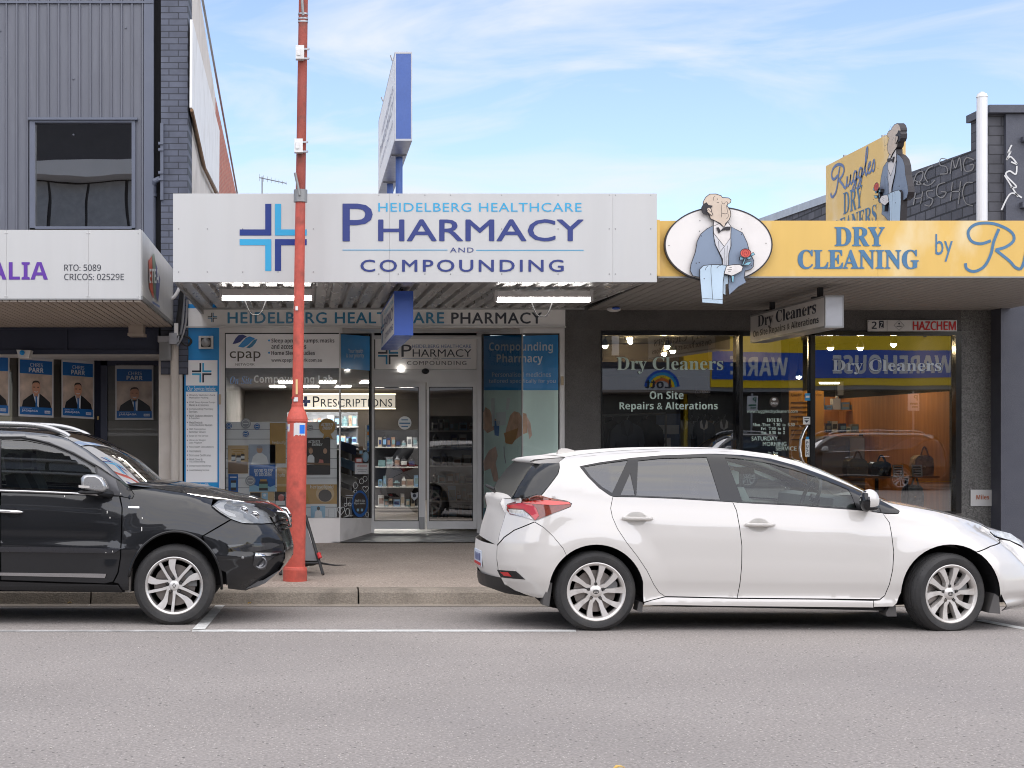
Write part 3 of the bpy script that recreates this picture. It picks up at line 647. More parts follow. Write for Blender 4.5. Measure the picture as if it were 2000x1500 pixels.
def shelf_unit(name, x0, x1, y0, y1, z0, z1, n, label, m, group, plab, axis='x', seed=1):
    rnd = random.Random(seed)
    r = thing(name, label, 'shelf unit', ((x0 + x1) / 2, y0, z0))
    mb = MB()
    if axis == 'x': mb.box(x0, x1, y1, y1 + .03, z0, z1)
    else: mb.box(x1, x1 + .03, y0, y1, z0, z1)
    mb.build('back_panel', m, r)
    hs = [z0 + (z1 - z0) * (i + .15) / n for i in range(n)]
    for hh in hs:
        mb = MB(); mb.box(x0, x1, y0, y1, hh - .02, hh); mb.build('shelf', M['alu'], r)
        t = (x0 if axis == 'x' else y0) + .04; end = x1 if axis == 'x' else y1
        while t < end - .1:
            w = rnd.uniform(.05, .12); hgt = min(rnd.uniform(.10, .22), (z1 - z0) / n - .05)
            o = product(t + w / 2 if axis == 'x' else (x0 + x1) / 2, y0 + .05 if axis == 'x' else t, hh, w, .14, hgt, rnd.choice(PC), rnd.choice(PC), rnd.random() < .25)
            tag(o, plab, 'product', group); t += w + rnd.uniform(.005, .03)
shelf_unit('wall_shelving', XX(840, 23.5), XX(925, 23.5) + .35, 23.5, 23.9, .2, 1.75, 6, 'tall stocked shelving seen through the right pharmacy door', PC[4], 'stock behind the right pharmacy door', 'product on the shelving behind the right pharmacy door', seed=3)
shelf_unit('wall_shelving', XX(735, 27), XX(822, 27), 27, 27.4, .2, 1.55, 4, 'dark stocked shelving seen through the left pharmacy door', PC[6], 'stock behind the left pharmacy door', 'product on the shelving behind the left pharmacy door', seed=5)
shelf_unit('dispensary_shelving', XX(560, 30), XX(700, 30), 30, 30.4, .3, 1.9, 5, 'dispensary shelving behind the left pharmacy window', PC[4], 'stock in the dispensary', 'product on the dispensary shelving behind the left pharmacy window', seed=8)
o = MB(); o.box(XX(600, 25), XX(730, 25), 25, 25.6, .16, 1.2); o.box(XX(596, 25), XX(734, 25), 24.95, 25.65, 1.2, 1.24); o = o.build('service_counter', mat('dark counter', srgb(64, 60, 60), .4, var=.1)); tag(o, 'dark service counter inside the pharmacy beneath the lit sign', 'counter')
r = thing('leaflet_rack', 'silver wire leaflet rack behind the slanted pharmacy window', 'rack', P(685, 1000, 20.9))
mb = MB(); mb.tube([P(684, 1010, 20.9), P(684, 855, 20.9)], .022, 8)
for v in (868, 900, 930, 960): mb.tube([P(664, v - 6, 20.9), P(700, v + 6, 20.8)], .012, 6); mb.tube([P(664, v + 6, 20.9), P(700, v + 18, 20.8)], .012, 6)
mb.build('frame', M['galv'], r)
for i, v in enumerate((866, 898, 928, 956)):
    mb = MB(); mb.prism([P(666, v - 5, 20.88), P(697, v + 6, 20.8), P(695, v + 24, 20.75), P(665, v + 12, 20.83)], (0, .03, 0)); tag(mb.build('leaflet_stack', PC[(2, 1, 0, 3)[i]]), ('navy', 'pale blue', 'white', 'tan')[i] + ' leaflets held on the silver rack behind the slanted window', 'leaflets', 'leaflets on the silver rack')

# --- fascia and awning
AP = 15.5
R = thing('pharmacy_awning', 'white boxed pharmacy awning with blue cross and large lettering', 'awning', (XX(810, AP), AP, 2.95))
zt, zb = ZZ(378, AP), ZZ(551, AP)
mb = MB()
for a, b in ((338, 760.8), (761.2, 1196.8), (1197.2, 1283)): mb.box(XX(a, AP), XX(b, AP), AP, AP + .02, zb, zt)
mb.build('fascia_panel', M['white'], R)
mb = MB(); mb.box(XX(338, AP) + .01, XX(1283, AP) - .01, AP + .02, AP + .18, zb + .004, zt - .004); mb.box(XX(340, AP), XX(1281, AP), AP + .18, WALL, 3.42, 3.46); mb.build('awning_frame', M['galv'], R)
mb = MB()
for u in (349, 405, 474, 543, 612, 740, 778, 830, 880, 980, 1090, 1190, 1202, 1271):
    for v in (447, 531 if u < 700 else 535): mb.ball(P(u, v, AP), .006, n=6)
    if u > 650: mb.ball(P(u, 381, AP), .005, n=6)
mb.build('rivet', M['aludark'], R)
fm = flat(AP - .004)
mb = MB()
def cross(mb, cx, cy, k, f, a=0, b=1):
    # four L shaped arms of the pharmacy cross: dark upper left and lower right, light upper right and lower left
    for sx, sy, m in ((-1, -1, a), (1, -1, b), (-1, 1, b), (1, 1, a)):
        mb.shape([(cx + sx * 3.5 * k, cy + sy * 3.5 * k), (cx + sx * 65.5 * k, cy + sy * 3.5 * k), (cx + sx * 65.5 * k, cy + sy * 15.5 * k), (cx + sx * 15.5 * k, cy + sy * 15.5 * k), (cx + sx * 15.5 * k, cy + sy * 65.5 * k), (cx + sx * 3.5 * k, cy + sy * 65.5 * k)], f, m)
cross(mb, 533.5, 463.5, 1, fm); mb.build('cross', [M['deepblue'], M['skyblue']], R)
mb = MB()
mb.text('P', 'n', (669.5, 727.5, 398, 471), fm, 0, bold=.5); mb.text('HARMACY', 'n', (739.5, 1139.5, 428.8, 470.8), fm, 0, bold=1.0); mb.text('HEIDELBERG HEALTHCARE', 'n', (739, 1136, 396, 413.5), fm, 1, 1.08)
mb.text('AND', 'n', (879, 925, 483.5, 493), fm, 0, 1.2); mb.shape(rect(669, 874, 487.6, 489), fm, 1); mb.shape(rect(930, 1140, 488, 489.4), fm, 1); mb.text('COMPOUNDING', 'n', (704.5, 1100.5, 507.4, 530.6), fm, 0, 1.25, bold=.6)
mb.build('lettering', [M['navytext'], M['skyblue']], R)
# corrugated soffit
x0, x1 = XX(347, AP), XX(1281, AP); zf, zw = zb + .01, ZZ(602, WALL)
mb = MB(); pitch = .17; n = int((x1 - x0) / pitch)
prof = []
for i in range(n + 1):
    a = x0 + i * pitch; prof += [(a, 0), (a + .105, 0), (a + .120, .045), (a + .155, .045)]
for (xa, ha), (xb, hb) in zip(prof, prof[1:]):
    if xb > x1: break
    mb.poly([(xa, AP + .05, zf + ha), (xb, AP + .05, zf + hb), (xb, WALL - .02, zw + hb), (xa, WALL - .02, zw + ha)])
mb.build('soffit', M['soffitwhite'], R)
mb = MB(); mb.box(x0 - .03, x0, AP + .03, WALL, zf - .02, zf + .12); mb.box(x0, x1, WALL - .05, WALL - .012, zw - .02, zw + .004); mb.build('edge_trim', M['aludark'], R)

def tube_light(u0, u1, v, d, label):
    x0, x1 = XX(u0, d), XX(u1, d); z = ZZ(v, d)
    r = thing('fluorescent_light', label, 'light', ((x0 + x1) / 2, d, z), 'tube lights under the pharmacy awning')
    mb = MB(); mb.box(x0, x1, d, d + .12, z + .02, z + .085); mb.build('batten', M['whitepaint'], r)
    mb = MB(); mb.box(x0 - .008, x0 + .02, d - .01, d + .13, z - .022, z + .09); mb.box(x1 - .02, x1 + .008, d - .01, d + .13, z - .022, z + .09); mb.build('end_cap', M['alu'], r)
    mb = MB(); mb.tube([(x0 + .02, d + .06, z), (x1 - .02, d + .06, z)], .026, 12); mb.build('tube', M['lamp'], r)
    mb = MB(); xa, xb = (x0 * .75 + x1 * .25) if u0 < 700 else (x0 * .62 + x1 * .38), (x0 * .5 + x1 * .5) if u0 < 700 else (x0 * .38 + x1 * .62)
    mb.tube([(xa + (xb - xa) * t, d + .14, z + .02 - (.28 * (1 - (2 * t - 1) ** 2)) + .1 * (1 - abs(2 * t - 1))) for t in np.linspace(0, 1, 14)], .007, 6); mb.build('flex', M['black'], r)
    return r
tube_light(430, 612, 581, 16.3, 'lit tube light under the awning behind the red pole')
tube_light(968, 1157, 584, 16.3, 'lit tube light under the awning near the yellow dry cleaning fascia')
r = thing('name_board', 'long white board with teal pharmacy lettering under the awning', 'sign', P(730, 637, WALL - .03))
mb = MB(); mb.pbox(361, 1104, 602, 637.5, WALL - .035, .035); mb.build('board', mat('lightened board under soffit', (.82, .81, .80), .5, var=.05, dirt=(.45, .44, .42), dirts=2, dirtamt=.4), r)  # board colour lightened to offset the shade under the awning
fm = flat(WALL - .039)
mb = MB(); mb.text('HEIDELBERG HEALTHCARE', 'n', (445, 867, 610, 631.5), fm, 0, 1.1, bold=.6); mb.text('PHARMACY', 'n', (882, 1058, 610.5, 632), fm, 1, 1.1, bold=.6); cross(mb, 415, 620, .14, fm, 1, 0); mb.build('lettering', [M['tealtext'], M['inktext']], r)
mb = MB(); mb.box(XX(361, WALL), XX(1104, WALL), WALL - .06, WALL - .03, ZZ(640.5, WALL), ZZ(637.5, WALL)); mb.build('drip_rail', M['alu'], r)

# --- service panel
r = thing('services_panel', 'tall white panel listing pharmacy services on the blue pier', 'sign', P(394, 957, WALL - .02))
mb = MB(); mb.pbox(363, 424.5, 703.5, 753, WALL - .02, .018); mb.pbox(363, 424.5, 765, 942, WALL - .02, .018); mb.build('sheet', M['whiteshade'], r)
mb = MB(); mb.pbox(363, 424.5, 753, 765, WALL - .018, .016); mb.pbox(363, 424.5, 942, 965, WALL - .018, .016); mb.build('blue_band', M['brightblue'], r)
fm = flat(WALL - .024); mb = MB(); cross(mb, 394, 728, .29, fm, 1, 2)
mb.text('Our Services Include:', 'n', (366, 421, 754.5, 763.5), fm, 0); mb.text('Your health', 'i', (376, 407, 943, 951), fm, 0); mb.text('is our priority', 'i', (373, 410, 952, 960), fm, 0)
rows = [('Weekly Webster-Pack', 772, 51), ('Medication Packing', 777, 37), ('CPAP Sleep Apnoea Pumps', 786, 51), ('Masks & Accessories', 791, 38), ('Compounding Pharmacy', 799, 47), ('Services', 804, 16), ('NDSS Diabetes Monitors', 812, 46), ('& Supplies', 817, 20), ('MedsChecks &', 825, 26), ('Home Medicine Reviews', 830, 45), ('SMS Prescription', 838.5, 32), ('Reminder Service', 843.5, 32), ('Script on File Service', 851.5, 37), ('Ultra-Lite Weight', 860, 32), ('Loss Program', 865, 25), ('Naturopath Consultations', 873, 48), ('Vaccinations', 881, 23), ('Sick Leave Certificates', 889, 42), ('Work Cover &', 897, 26), ('TAC Direct Billing', 902, 31), ('Compression Stockings', 910, 43), ('Local Delivery Service', 918.5, 39)]
for i, (t, v, w) in enumerate(rows):
    mb.text(t, 's', (369.5, 369.5 + w, v - 2, v + 2.2), fm, 1)
    if t not in ('Medication Packing', 'Masks & Accessories', 'Services', '& Supplies', 'Home Medicine Reviews', 'Reminder Service', 'Loss Program', 'TAC Direct Billing'): mb.shape(rect(365, 367, v - .4, v + .4), fm, 1); mb.shape(rect(365.7, 366.3, v - 1.2, v + 1.2), flat(WALL - .0245), 1)
mb.build('lettering', [M['whitetext'], M['inktext'], M['skyblue']], r)
r = thing('siren_box', 'square white siren box with round grey centre on blue pier', 'siren', P(402, 682, WALL - .1))
mb = MB(); mb.pbox(388, 416, 656, 681, WALL - .10, .10); mb.build('housing', mat('rust stained white', (.6, .58, .55), .5, var=.05, dirt=srgb(120, 70, 40), dirts=14, dirtamt=.5), r)
mb = MB(); mb.pbox(392.5, 411.5, 660, 677.5, WALL - .115, .02); mb.build('rim', M['black'], r)
mb = MB(); mb.lathe([(.055, 0), (.052, -.02), (.03, -.035), (.001, -.04)], P(402, 669, WALL - .115), 'y', 20); mb.build('strobe', M['aludark'], r)

# --- vinyl and posters on the pharmacy windows
GW = WALL - .004
r = thing('window_sign', 'white sleep network sign across the top of pharmacy window', 'sign', P(550, 718, GW))
mb = MB(); mb.poly([P(441, 719, GW), P(663, 719, GW), P(663, 652.5, GW), P(441, 652.5, GW)]); mb.build('sheet', mat('translucent white vinyl', (.82, .82, .83), .4, var=.04), r)
fm = flat(GW - .004); mb = MB()
def wave(x, y, k): return [(x + k * a, y + k * b) for a, b in ((0, 10), (4, 4), (9, .5), (15, 0), (20, 1), (27, 4), (21, 7), (15, 12), (9, 15), (4, 15), (0, 14))]
mb.shape([(454, 672), (460, 661), (466, 654.5), (474, 653.5), (482, 657), (476, 661), (469, 668), (461, 671)], fm, 2); mb.shape([(465, 677), (472, 669), (480, 660), (488, 657), (496, 660), (498, 661.5), (492, 666), (484, 674), (475, 679)], fm, 3); mb.shape([(481, 679), (489, 672), (496, 664), (503, 662), (499, 670), (493, 677), (487, 680)], fm, 4)
mb.text('cpap', 'n', (448.5, 509, 686, 706), fm, 1); mb.text('NETWORK', 's', (460, 497, 709.5, 714), fm, 1)
for t, a, b, v0, v1 in (('Sleep apnoea pumps, masks', 530, 653, 661, 671.5), ('and accessories', 530, 598, 671.5, 681.5), ('Home Sleep Studies', 530, 615, 685, 696), ('www.cpapnetwork.com.au', 530, 629, 700, 708.5)): mb.text(t, 'b', (a, b, v0, v1), fm, 0)
for v in (665, 689): mb.shape(ell(525.5, v, 2, 2, 10), fm, 3)
mb.build('lettering', [mat('grey lettering', srgb(70, 70, 78), .5), mat('taupe lettering', srgb(80, 76, 70), .5), M['navytext'], M['panelblue'], M['tealtext']], r)
A1v = plane(664, WALL - .004, 726, RD - .024); A1t = plane(664, WALL - .004, 726, RD - .024, .004)
r = thing('window_sign', 'blue vinyl on slanted pharmacy window about health priority', 'sign', A1v(694, 724))
mb = MB(); mb.poly([A1v(664, 719), A1v(722, 724), A1v(722, 657), A1v(664, 652.5)]); mb.build('sheet', M['panelblue'], r)
mb = MB(); mb.text('Your health', 'n', (680, 709, 681, 689), A1t); mb.text('is our priority', 'n', (676, 711, 690, 701), A1t); mb.build('lettering', M['whitetext'], r)
mb = MB(); fm = flat(GW - .001); mb.text('On Site', 'sbi', (449, 493, 735, 750), fm, 1); mb.text('Compounding Lab', 'b', (496, 650, 732.5, 752), fm, 0)
o = mb.build('window_lettering', [M['whitetext'], mat('pale blue vinyl', srgb(130, 160, 200), .5)]); tag(o, 'white Compounding Lab lettering stuck on the pharmacy window', 'lettering')

DD = WALL + .12
r = thing('display_board', 'white slatted display board standing behind the pharmacy window', 'display board', P(550, 1012, DD))
mb = MB(); mb.pbox(441, 658, 824, 1016, DD, .03); mb.build('board', mat('slat board', (.74, .73, .73), .5, var=.04), r)
mb = MB()
for v in range(838, 1010, 19): mb.pbox(441, 658, v, v + 1.2, DD - .004, .004)
mb.build('groove', M['aludark'], r)
PP = {k: mat('print ' + k, srgb(*c), .5, var=.1, vs=8) for k, c in dict(gold=(182, 142, 76), tan=(196, 168, 128), dark=(58, 50, 46), blue=(20, 92, 166), paleblue=(150, 190, 215), white=(226, 226, 226), skin=(190, 150, 122), wood=(120, 92, 66), grey=(150, 150, 156), green=(120, 160, 150), pink=(196, 120, 110)).items()}
def card(rect_, base, label, cat='poster', d=DD - .012, group=None, name='display_card'):
    r = thing(name, label, cat, P((rect_[0] + rect_[1]) / 2, rect_[3], d), group)
    mb = MB(); mb.pbox(*rect_, d, .006); mb.build('sheet', base, r); return r
def deco(r, name, mats, fn, d=DD - .015):
    mb = MB(); fn(mb, flat(d), lambda k: flat(d - .002 * k)); mb.build(name, mats, r)
r = card((527, 558, 826, 905), PP['gold'], 'tall gold product card beside the red pole, top of display'); deco(r, 'lettering', [M['whitetext']], lambda b, f, g: b.text('herbsofgold', 's', (532, 566, 861, 869), f))
r = card((541, 560, 913, 961), PP['gold'], 'small gold product card under the tall gold card'); deco(r, 'lettering', [M['whitetext'], PP['tan']], lambda b, f, g: (b.text('herbs', 's', (543, 557, 924, 931), f), b.shape(rect(541, 560, 945, 950), f, 1)))
def jars(b, f, g):
    b.shape(rect(446, 484, 902, 924), f, 0)
    for x, y, k in ((456, 895, 1), (466, 897, 1.1), (474, 893, .9)): b.shape(rect(x - 4 * k, x + 4 * k, y - 7 * k, y + 6 * k), g(1), 1); b.shape(rect(x - 3 * k, x + 3 * k, y - 10 * k, y - 7 * k), g(1), 2); b.shape(rect(x - 4 * k, x + 4 * k, y - 3 * k, y + 3 * k), g(2), 3)
    b.shape(rect(452, 478, 877, 879), g(1), 2); b.shape(rect(456, 474, 881, 882.5), g(1), 2)
r = card((445, 485, 870, 925), PP['tan'], 'poster with small dark jars on timber, left side of display'); deco(r, 'picture', [PP['wood'], PP['dark'], PP['gold'], PP['white']], jars)
def manp(b, f, g):
    b.shape([(490, 907), (494, 892), (502, 885), (512, 885), (521, 892), (525, 907)], f, 0); b.shape(ell(507, 878, 6, 7, 16), g(1), 1); b.shape(ell(507, 873, 6, 3, 12), g(2), 2)
r = card((486, 538, 868, 907), mat('print sky', srgb(168, 176, 190), .5, var=.15, vs=6), 'poster of a seated person in white shirt above the blue poster'); deco(r, 'portrait', [PP['white'], PP['skin'], PP['grey']], manp)
def sleep(b, f, g):
    b.text('GOOD SLEEP', 'b', (496, 533, 916, 923), g(1), 0); b.text('IS GOLDEN', 'b', (498, 530, 924, 930), g(1), 0)
    b.shape([(487, 960), (487, 950), (495, 946), (505, 950), (515, 946), (528, 951), (538, 947), (538, 960)], f, 1); b.shape(rect(506, 523, 940, 958), g(1), 2); b.shape(rect(508, 521, 936, 940), g(1), 3); b.shape(rect(506, 523, 945, 953), g(2), 4)
r = card((487, 538, 907.5, 960), PP['blue'], 'blue poster reading GOOD SLEEP IS GOLDEN with supplement bottle'); deco(r, 'picture', [M['whitetext'], PP['paleblue'], PP['dark'], PP['gold'], PP['green']], sleep)
r = card((446, 465, 926, 963), PP['blue'], 'narrow blue poster with a bottle at lower left of display'); deco(r, 'picture', [PP['paleblue'], PP['white'], PP['dark']], lambda b, f, g: (b.shape(rect(451, 461, 938, 958), f, 2), b.shape(rect(451, 461, 943, 952), g(1), 0), b.shape(rect(449, 462, 931, 933), f, 1)))
def activ(b, f, g):
    b.text('ACTIVATE', 'b', (602, 625, 860, 865), g(2), 0); b.text('ENERGY', 'bi', (609, 630, 866, 871), g(2), 0)
    for x, m in ((607, 3), (635, 1)):
        b.shape([(x - 7, 908), (x - 6, 892), (x - 2, 888), (x + 3, 888), (x + 7, 893), (x + 7, 908)], g(1), 2 if m == 3 else 4); b.shape(ell(x, 881, 4, 5.5, 14), g(2), 1); b.shape(ell(x - .5, 877.5, 4.6, 4, 12), g(1), 4 if m == 1 else 3)
    b.shape([(598, 903), (645, 905), (645, 909), (598, 907)], g(3), 3); b.shape([(622, 904), (624, 897), (631, 898), (632, 904)], g(3), 5)
r = card((597, 645, 855, 927), PP['dark'], 'dark poster reading ACTIVATE ENERGY with two people at a table'); deco(r, 'picture', [M['whitetext'], PP['skin'], PP['white'], PP['wood'], PP['dark'], PP['pink']], activ)
r = card((597, 658, 946, 984), PP['gold'], 'wide gold product card low on the display right of the red pole'); deco(r, 'picture', [M['whitetext'], PP['tan'], PP['dark']], lambda b, f, g: (b.shape(ell(635, 964, 18, 17, 24), f, 1), b.shape(ell(635, 968, 13, 12, 20), g(1), 2), b.text('herbsofgold', 's', (606, 651, 947, 956), g(2), 0)))
r = card((607, 635, 988, 1012), PP['paleblue'], 'pale blue picture card in the bottom right of the display'); deco(r, 'picture', [PP['white'], PP['dark']], lambda b, f, g: (b.shape([(614, 1011), (616, 999), (621, 995), (628, 999), (630, 1011)], f, 0), b.shape(ell(622, 993, 3, 4, 12), g(1), 1)))
r = card((640, 656, 992, 1013), PP['white'], 'blank white card beside the pale blue picture card'); deco(r, 'border', [PP['grey']], lambda b, f, g: b.ribbon(rect(642, 654, 994, 1011), .7, f, 0, True))
r = card((537, 558, 960, 988), PP['dark'], 'dark photo card below the small gold card, behind the black bonnet'); deco(r, 'picture', [PP['pink'], PP['white']], lambda b, f, g: (b.shape(ell(549, 972, 6, 7, 14), f, 0), b.shape(rect(538, 557, 978, 987), f, 1)))
r = card((488, 536, 960.5, 978), PP['tan'], 'low tan photo strip under the blue sleep poster'); deco(r, 'picture', [PP['dark'], PP['paleblue'], PP['white']], lambda b, f, g: (b.shape(rect(489, 509, 962, 977), f, 0), b.shape(rect(511, 523, 962, 977), f, 1), b.shape(ell(517, 967, 3, 3, 10), g(1), 2)))
for i, (x, y, rr, m, lab) in enumerate(((447, 832, 6, 'blue', 'small blue round tag at the far left of display top'), (480, 827, 10, 'grey', 'large grey round tag on the display top'), (502, 833, 6, 'blue', 'small blue round tag right of the large grey tag'), (480, 847, 6, 'blue', 'small blue round tag directly below the large grey tag'), (606, 835, 5.5, 'grey', 'small grey round tag just right of the red pole'), (489, 939, 10, 'grey', 'grey round tag overlapping the blue sleep poster'), (639, 833, 16, 'gold', 'large gold round tag reading ACTIVATE ENERGY'))):
    r = thing('round_tag', lab, 'tag', P(x, y, DD - .03), 'round tags on the window display')
    mb = MB(); mb.prism([P(*p, DD - .03) for p in ell(x, y, rr, rr, 24)], (0, .005, 0)); mb.build('disc', PP[m], r)
    mb = MB(); f = flat(DD - .033)
    if rr > 12: mb.text('ACTIVATE', 'bi', (627, 651, 826, 832), f); mb.text('ENERGY', 'bi', (630, 649, 833, 839), f); mb.shape([(x - 6, y + 13), (x + 6, y + 13), (x + 12, y + 26), (x + 1, y + 20), (x - 8, y + 24)], flat(DD - .026), 1)
    else: mb.ribbon(ell(x, y, rr * .72, rr * .72, 20), .8, f, 0, True); mb.shape(rect(x - rr * .5, x + rr * .5, y - .7, y + .9), f, 0)
    mb.build('print', [M['whitetext'], PP['gold']], r)
# stickers on the slanted pane
A1s = plane(664, WALL - .008, 726, RD - .028, .004); A1s2 = plane(664, WALL - .008, 726, RD - .028, .007)
def sticker(pts, m, label, extra=None, name='window_sticker'):
    c = A1s(sum(p[0] for p in pts) / len(pts), max(p[1] for p in pts)); r = thing(name, label, 'sticker', c)
    mb = MB(); mb.shape(pts, A1s); mb.build('sheet', m, r)
    if extra: mb = MB(); extra[1](mb); mb.build('print', extra[0], r)
sticker(rect(693, 720, 905, 926), PP['white'], 'white compression brand notice on the slanted window', ([PP['pink'], PP['grey']], lambda b: (b.text('VENOSAN', 'b', (697, 717, 908, 912), A1s2, 0), b.shape(rect(697, 717, 916, 917), A1s2, 1), b.shape(rect(699, 715, 920, 921), A1s2, 1))))
sticker(ell(714, 892, 6, 10, 24), PP['paleblue'], 'pale oval sticker above the white notice on slanted window', ([PP['grey']], lambda b: b.ribbon(ell(714, 892, 4.5, 8, 20), .7, A1s2, 0, True)))
sticker(rect(694, 708, 894, 904), mat('sticker red', srgb(160, 60, 50), .5), 'small red and white sticker left of the oval sticker', ([PP['white']], lambda b: b.shape(rect(696, 706, 896, 902), A1s2)))
sticker(rect(701, 709, 872, 888), PP['wood'], 'small brown sticker above the red and white one', ([PP['paleblue']], lambda b: b.shape(rect(702, 708, 880, 886), A1s2)))
sticker(rect(717, 721, 830, 882), PP['paleblue'], 'tall thin strip of payment card logos on the slanted window', ([PP['blue'], mat('sticker orange', srgb(220, 140, 40), .5), PP['white']], lambda b: [b.shape(rect(717.4, 720.6, v, v + 7), A1s2, k) for v, k in ((832, 0), (843, 1), (854, 2), (865, 0), (874, 0))]))
sticker(ell(703, 984, 16, 26, 32), mat('ring blue', srgb(0, 92, 170), .4), 'large blue ring sticker reading Small in size Big on service', ([PP['dark'], M['whitetext'], PP['paleblue']], lambda b: (b.shape(ell(703, 983, 12.5, 21, 28), A1s2, 0), b.text('Small in size.', 'b', (693, 713, 975, 980), plane(664, WALL - .008, 726, RD - .028, .010), 1), b.text('Big on service.', 'b', (692, 714, 981, 986), plane(664, WALL - .008, 726, RD - .028, .010), 1), b.shape(ell(699, 996, 2.3, 3, 12), plane(664, WALL - .008, 726, RD - .028, .010), 2), b.shape(ell(707, 996, 2.3, 3, 12), plane(664, WALL - .008, 726, RD - .028, .010), 2))))
r = thing('window_doodles', 'white outline health icons drawn on the slanted pharmacy window', 'decal', A1s(690, 1010)); mb = MB()
def heart(cx, cy, k): return [(cx + k * .8 * 16 * math.sin(t) ** 3 / 16, cy - k * (13 * math.cos(t) - 5 * math.cos(2 * t) - 2 * math.cos(3 * t) - math.cos(4 * t)) / 16) for t in np.linspace(0, 2 * math.pi, 26)[:-1]]
for h in ((666, 997, 9), (714, 955, 7)): mb.ribbon(heart(*h), 1.1, A1s, 0, True)
for e in ((679, 1000, 4, 7), (694, 948, 4, 6), (713, 935, 4, 5), (706, 940, 4, 5), (717, 1005, 3, 5), (683, 985, 3, 3), (694, 960, 3, 3), (675, 986, 3, 3)): mb.ribbon(ell(*e, 18), 1.0, A1s, 0, True)
mb.ribbon(rect(677, 688, 972, 984), 1, A1s, 0, True); mb.ribbon([(675, 968), (690, 968)], 1.2, A1s); mb.ribbon([(671, 1010), (690, 1006)], .8, A1s); mb.build('outline', M['whitetext'], r)
# transom sign over the doors
r = thing('transom_sign', 'white pharmacy sign with grey lettering above the glass doors', 'sign', P(831, 721, RD - .02))
mb = MB(); mb.pbox(733, 931, 662, 721, RD - .02, .02); mb.build('panel', mat('warm white panel', (.82, .79, .76), .5, var=.05), r)
fm = flat(RD - .024); mb = MB()
mb.text('P', 'n', (784, 804, 673, 697), fm, 0); mb.text('HARMACY', 'n', (806, 921, 682, 697), fm, 0, 1); mb.text('HEIDELBERG HEALTHCARE', 'n', (805, 920, 673, 679.5), fm, 1); mb.text('AND', 'n', (846, 858, 698.5, 702), fm, 0); mb.shape(rect(785, 842, 700, 700.6), fm, 1); mb.shape(rect(862, 920, 700, 700.6), fm, 1); mb.text('COMPOUNDING', 'n', (795, 911, 705, 713), fm, 0, 1.2); cross(mb, 758, 692, .3, fm, 0, 2)
mb.build('lettering', [mat('charcoal lettering', srgb(66, 66, 72), .5), M['scriptblue'], M['tealtext']], r)
# right display: vinyl over both panes
A2v = plane(1020, WALL - .004, 940, RD - .024); A2t = plane(1020, WALL - .004, 940, RD - .024, .004); A2u = plane(1020, WALL - .004, 940, RD - .024, .007); A2w = plane(1020, WALL - .004, 940, RD - .024, .010)
def wrap(a, b): return lambda u, v: (a if u < 1020 else b)(u, v)
w0, w1, w2, w3 = wrap(A2v, flat(WALL - .004)), wrap(A2t, flat(WALL - .008)), wrap(A2u, flat(WALL - .011)), wrap(A2w, flat(WALL - .014))
r = thing('window_poster', 'Compounding Pharmacy poster in blue and pale green wrapping the corner window', 'poster', P(1020, 1015, WALL))
mb = MB()
for a, b in ((943, 1020), (1020, 1090)):
    f0 = A2v if a < 1020 else flat(WALL - .004)
    mb.poly([f0(a, 762), f0(b, 762), f0(b, 654), f0(a, 656)], 0); mb.poly([f0(a, 1014), f0(b, 1014), f0(b, 762), f0(a, 762)], 1)
mb.build('sheet', [M['panelblue'], mat('pale green print', srgb(206, 232, 222), .5, var=.12, vs=1.5)], r)
mb = MB()
for t, st, b in (('Compounding', 'b', (955, 1080, 668, 690)), ('Pharmacy', 'b', (970, 1060, 691, 713)), ('Personalised medicines', 's', (961, 1076, 727, 736)), ('tailored specifically for you', 's', (955, 1085, 740, 750))): mb.text(t, st, b, w1)
mb.text('my', 'b', (945, 966, 965, 976), w1, 1); mb.build('lettering', [mat('ice vinyl lettering', srgb(200, 214, 222), .5), mat('violet lettering', srgb(96, 90, 150), .5)], r)
mb = MB(); mb.shape(rect(943.5, 962, 992, 1013), w1); mb.build('teal_block', mat('teal print', srgb(0, 110, 124), .5), r)
mb = MB()   # soft printed photograph of hands filling a vial
mb.shape([(944, 806), (948, 795), (957, 801), (962, 815), (975, 822), (968, 838), (952, 846), (944, 838)], w1, 0); mb.shape([(996, 812), (1004, 803), (1014, 806), (1019, 815), (1019, 850), (1008, 858), (996, 868), (986, 864), (988, 840)], w1, 0)
mb.shape([(1020, 806), (1028, 808), (1031, 822), (1030, 845), (1022, 848), (1020, 840)], w1, 0); mb.shape([(1028, 812), (1036, 826), (1039, 850), (1034, 858), (1031, 840)], w2, 1); mb.shape([(984, 846), (1012, 836), (1008, 856), (1000, 868), (988, 866)], w2, 2)
mb.shape([(964, 822), (976, 822), (974, 852), (966, 850)], w2, 3); mb.shape([(959, 778), (966, 777), (966, 832), (961, 833)], w2, 4); mb.shape([(990, 777), (997, 778), (993, 800), (988, 800)], w2, 4); mb.shape([(968, 806), (988, 804), (988, 830), (970, 832)], w2, 4)
mb.shape([(955, 880), (968, 872), (972, 890), (968, 905), (972, 925), (974, 942), (964, 940), (958, 915), (946, 920), (944, 900)], w1, 1); mb.shape([(994, 920), (1004, 917), (1014, 930), (1006, 938), (996, 934)], w1, 2)
mb.ribbon([(984, 872), (985, 890), (988, 905)], 1.5, w2, 5); mb.build('printed_hands', [mat('print flesh', srgb(196, 160, 132), .5, var=.3, vs=9), mat('print flesh pale', srgb(206, 176, 158), .5, var=.25, vs=9), mat('print amber', srgb(164, 124, 72), .5, var=.2), mat('print vial blue', srgb(60, 118, 176), .5), mat('print glassware', srgb(206, 216, 214), .5), PP['grey']], r)
mb = MB()
for f0, q in ((A2v, (943, 1020)), (flat(WALL - .0), (1020, 1091))):
    pass
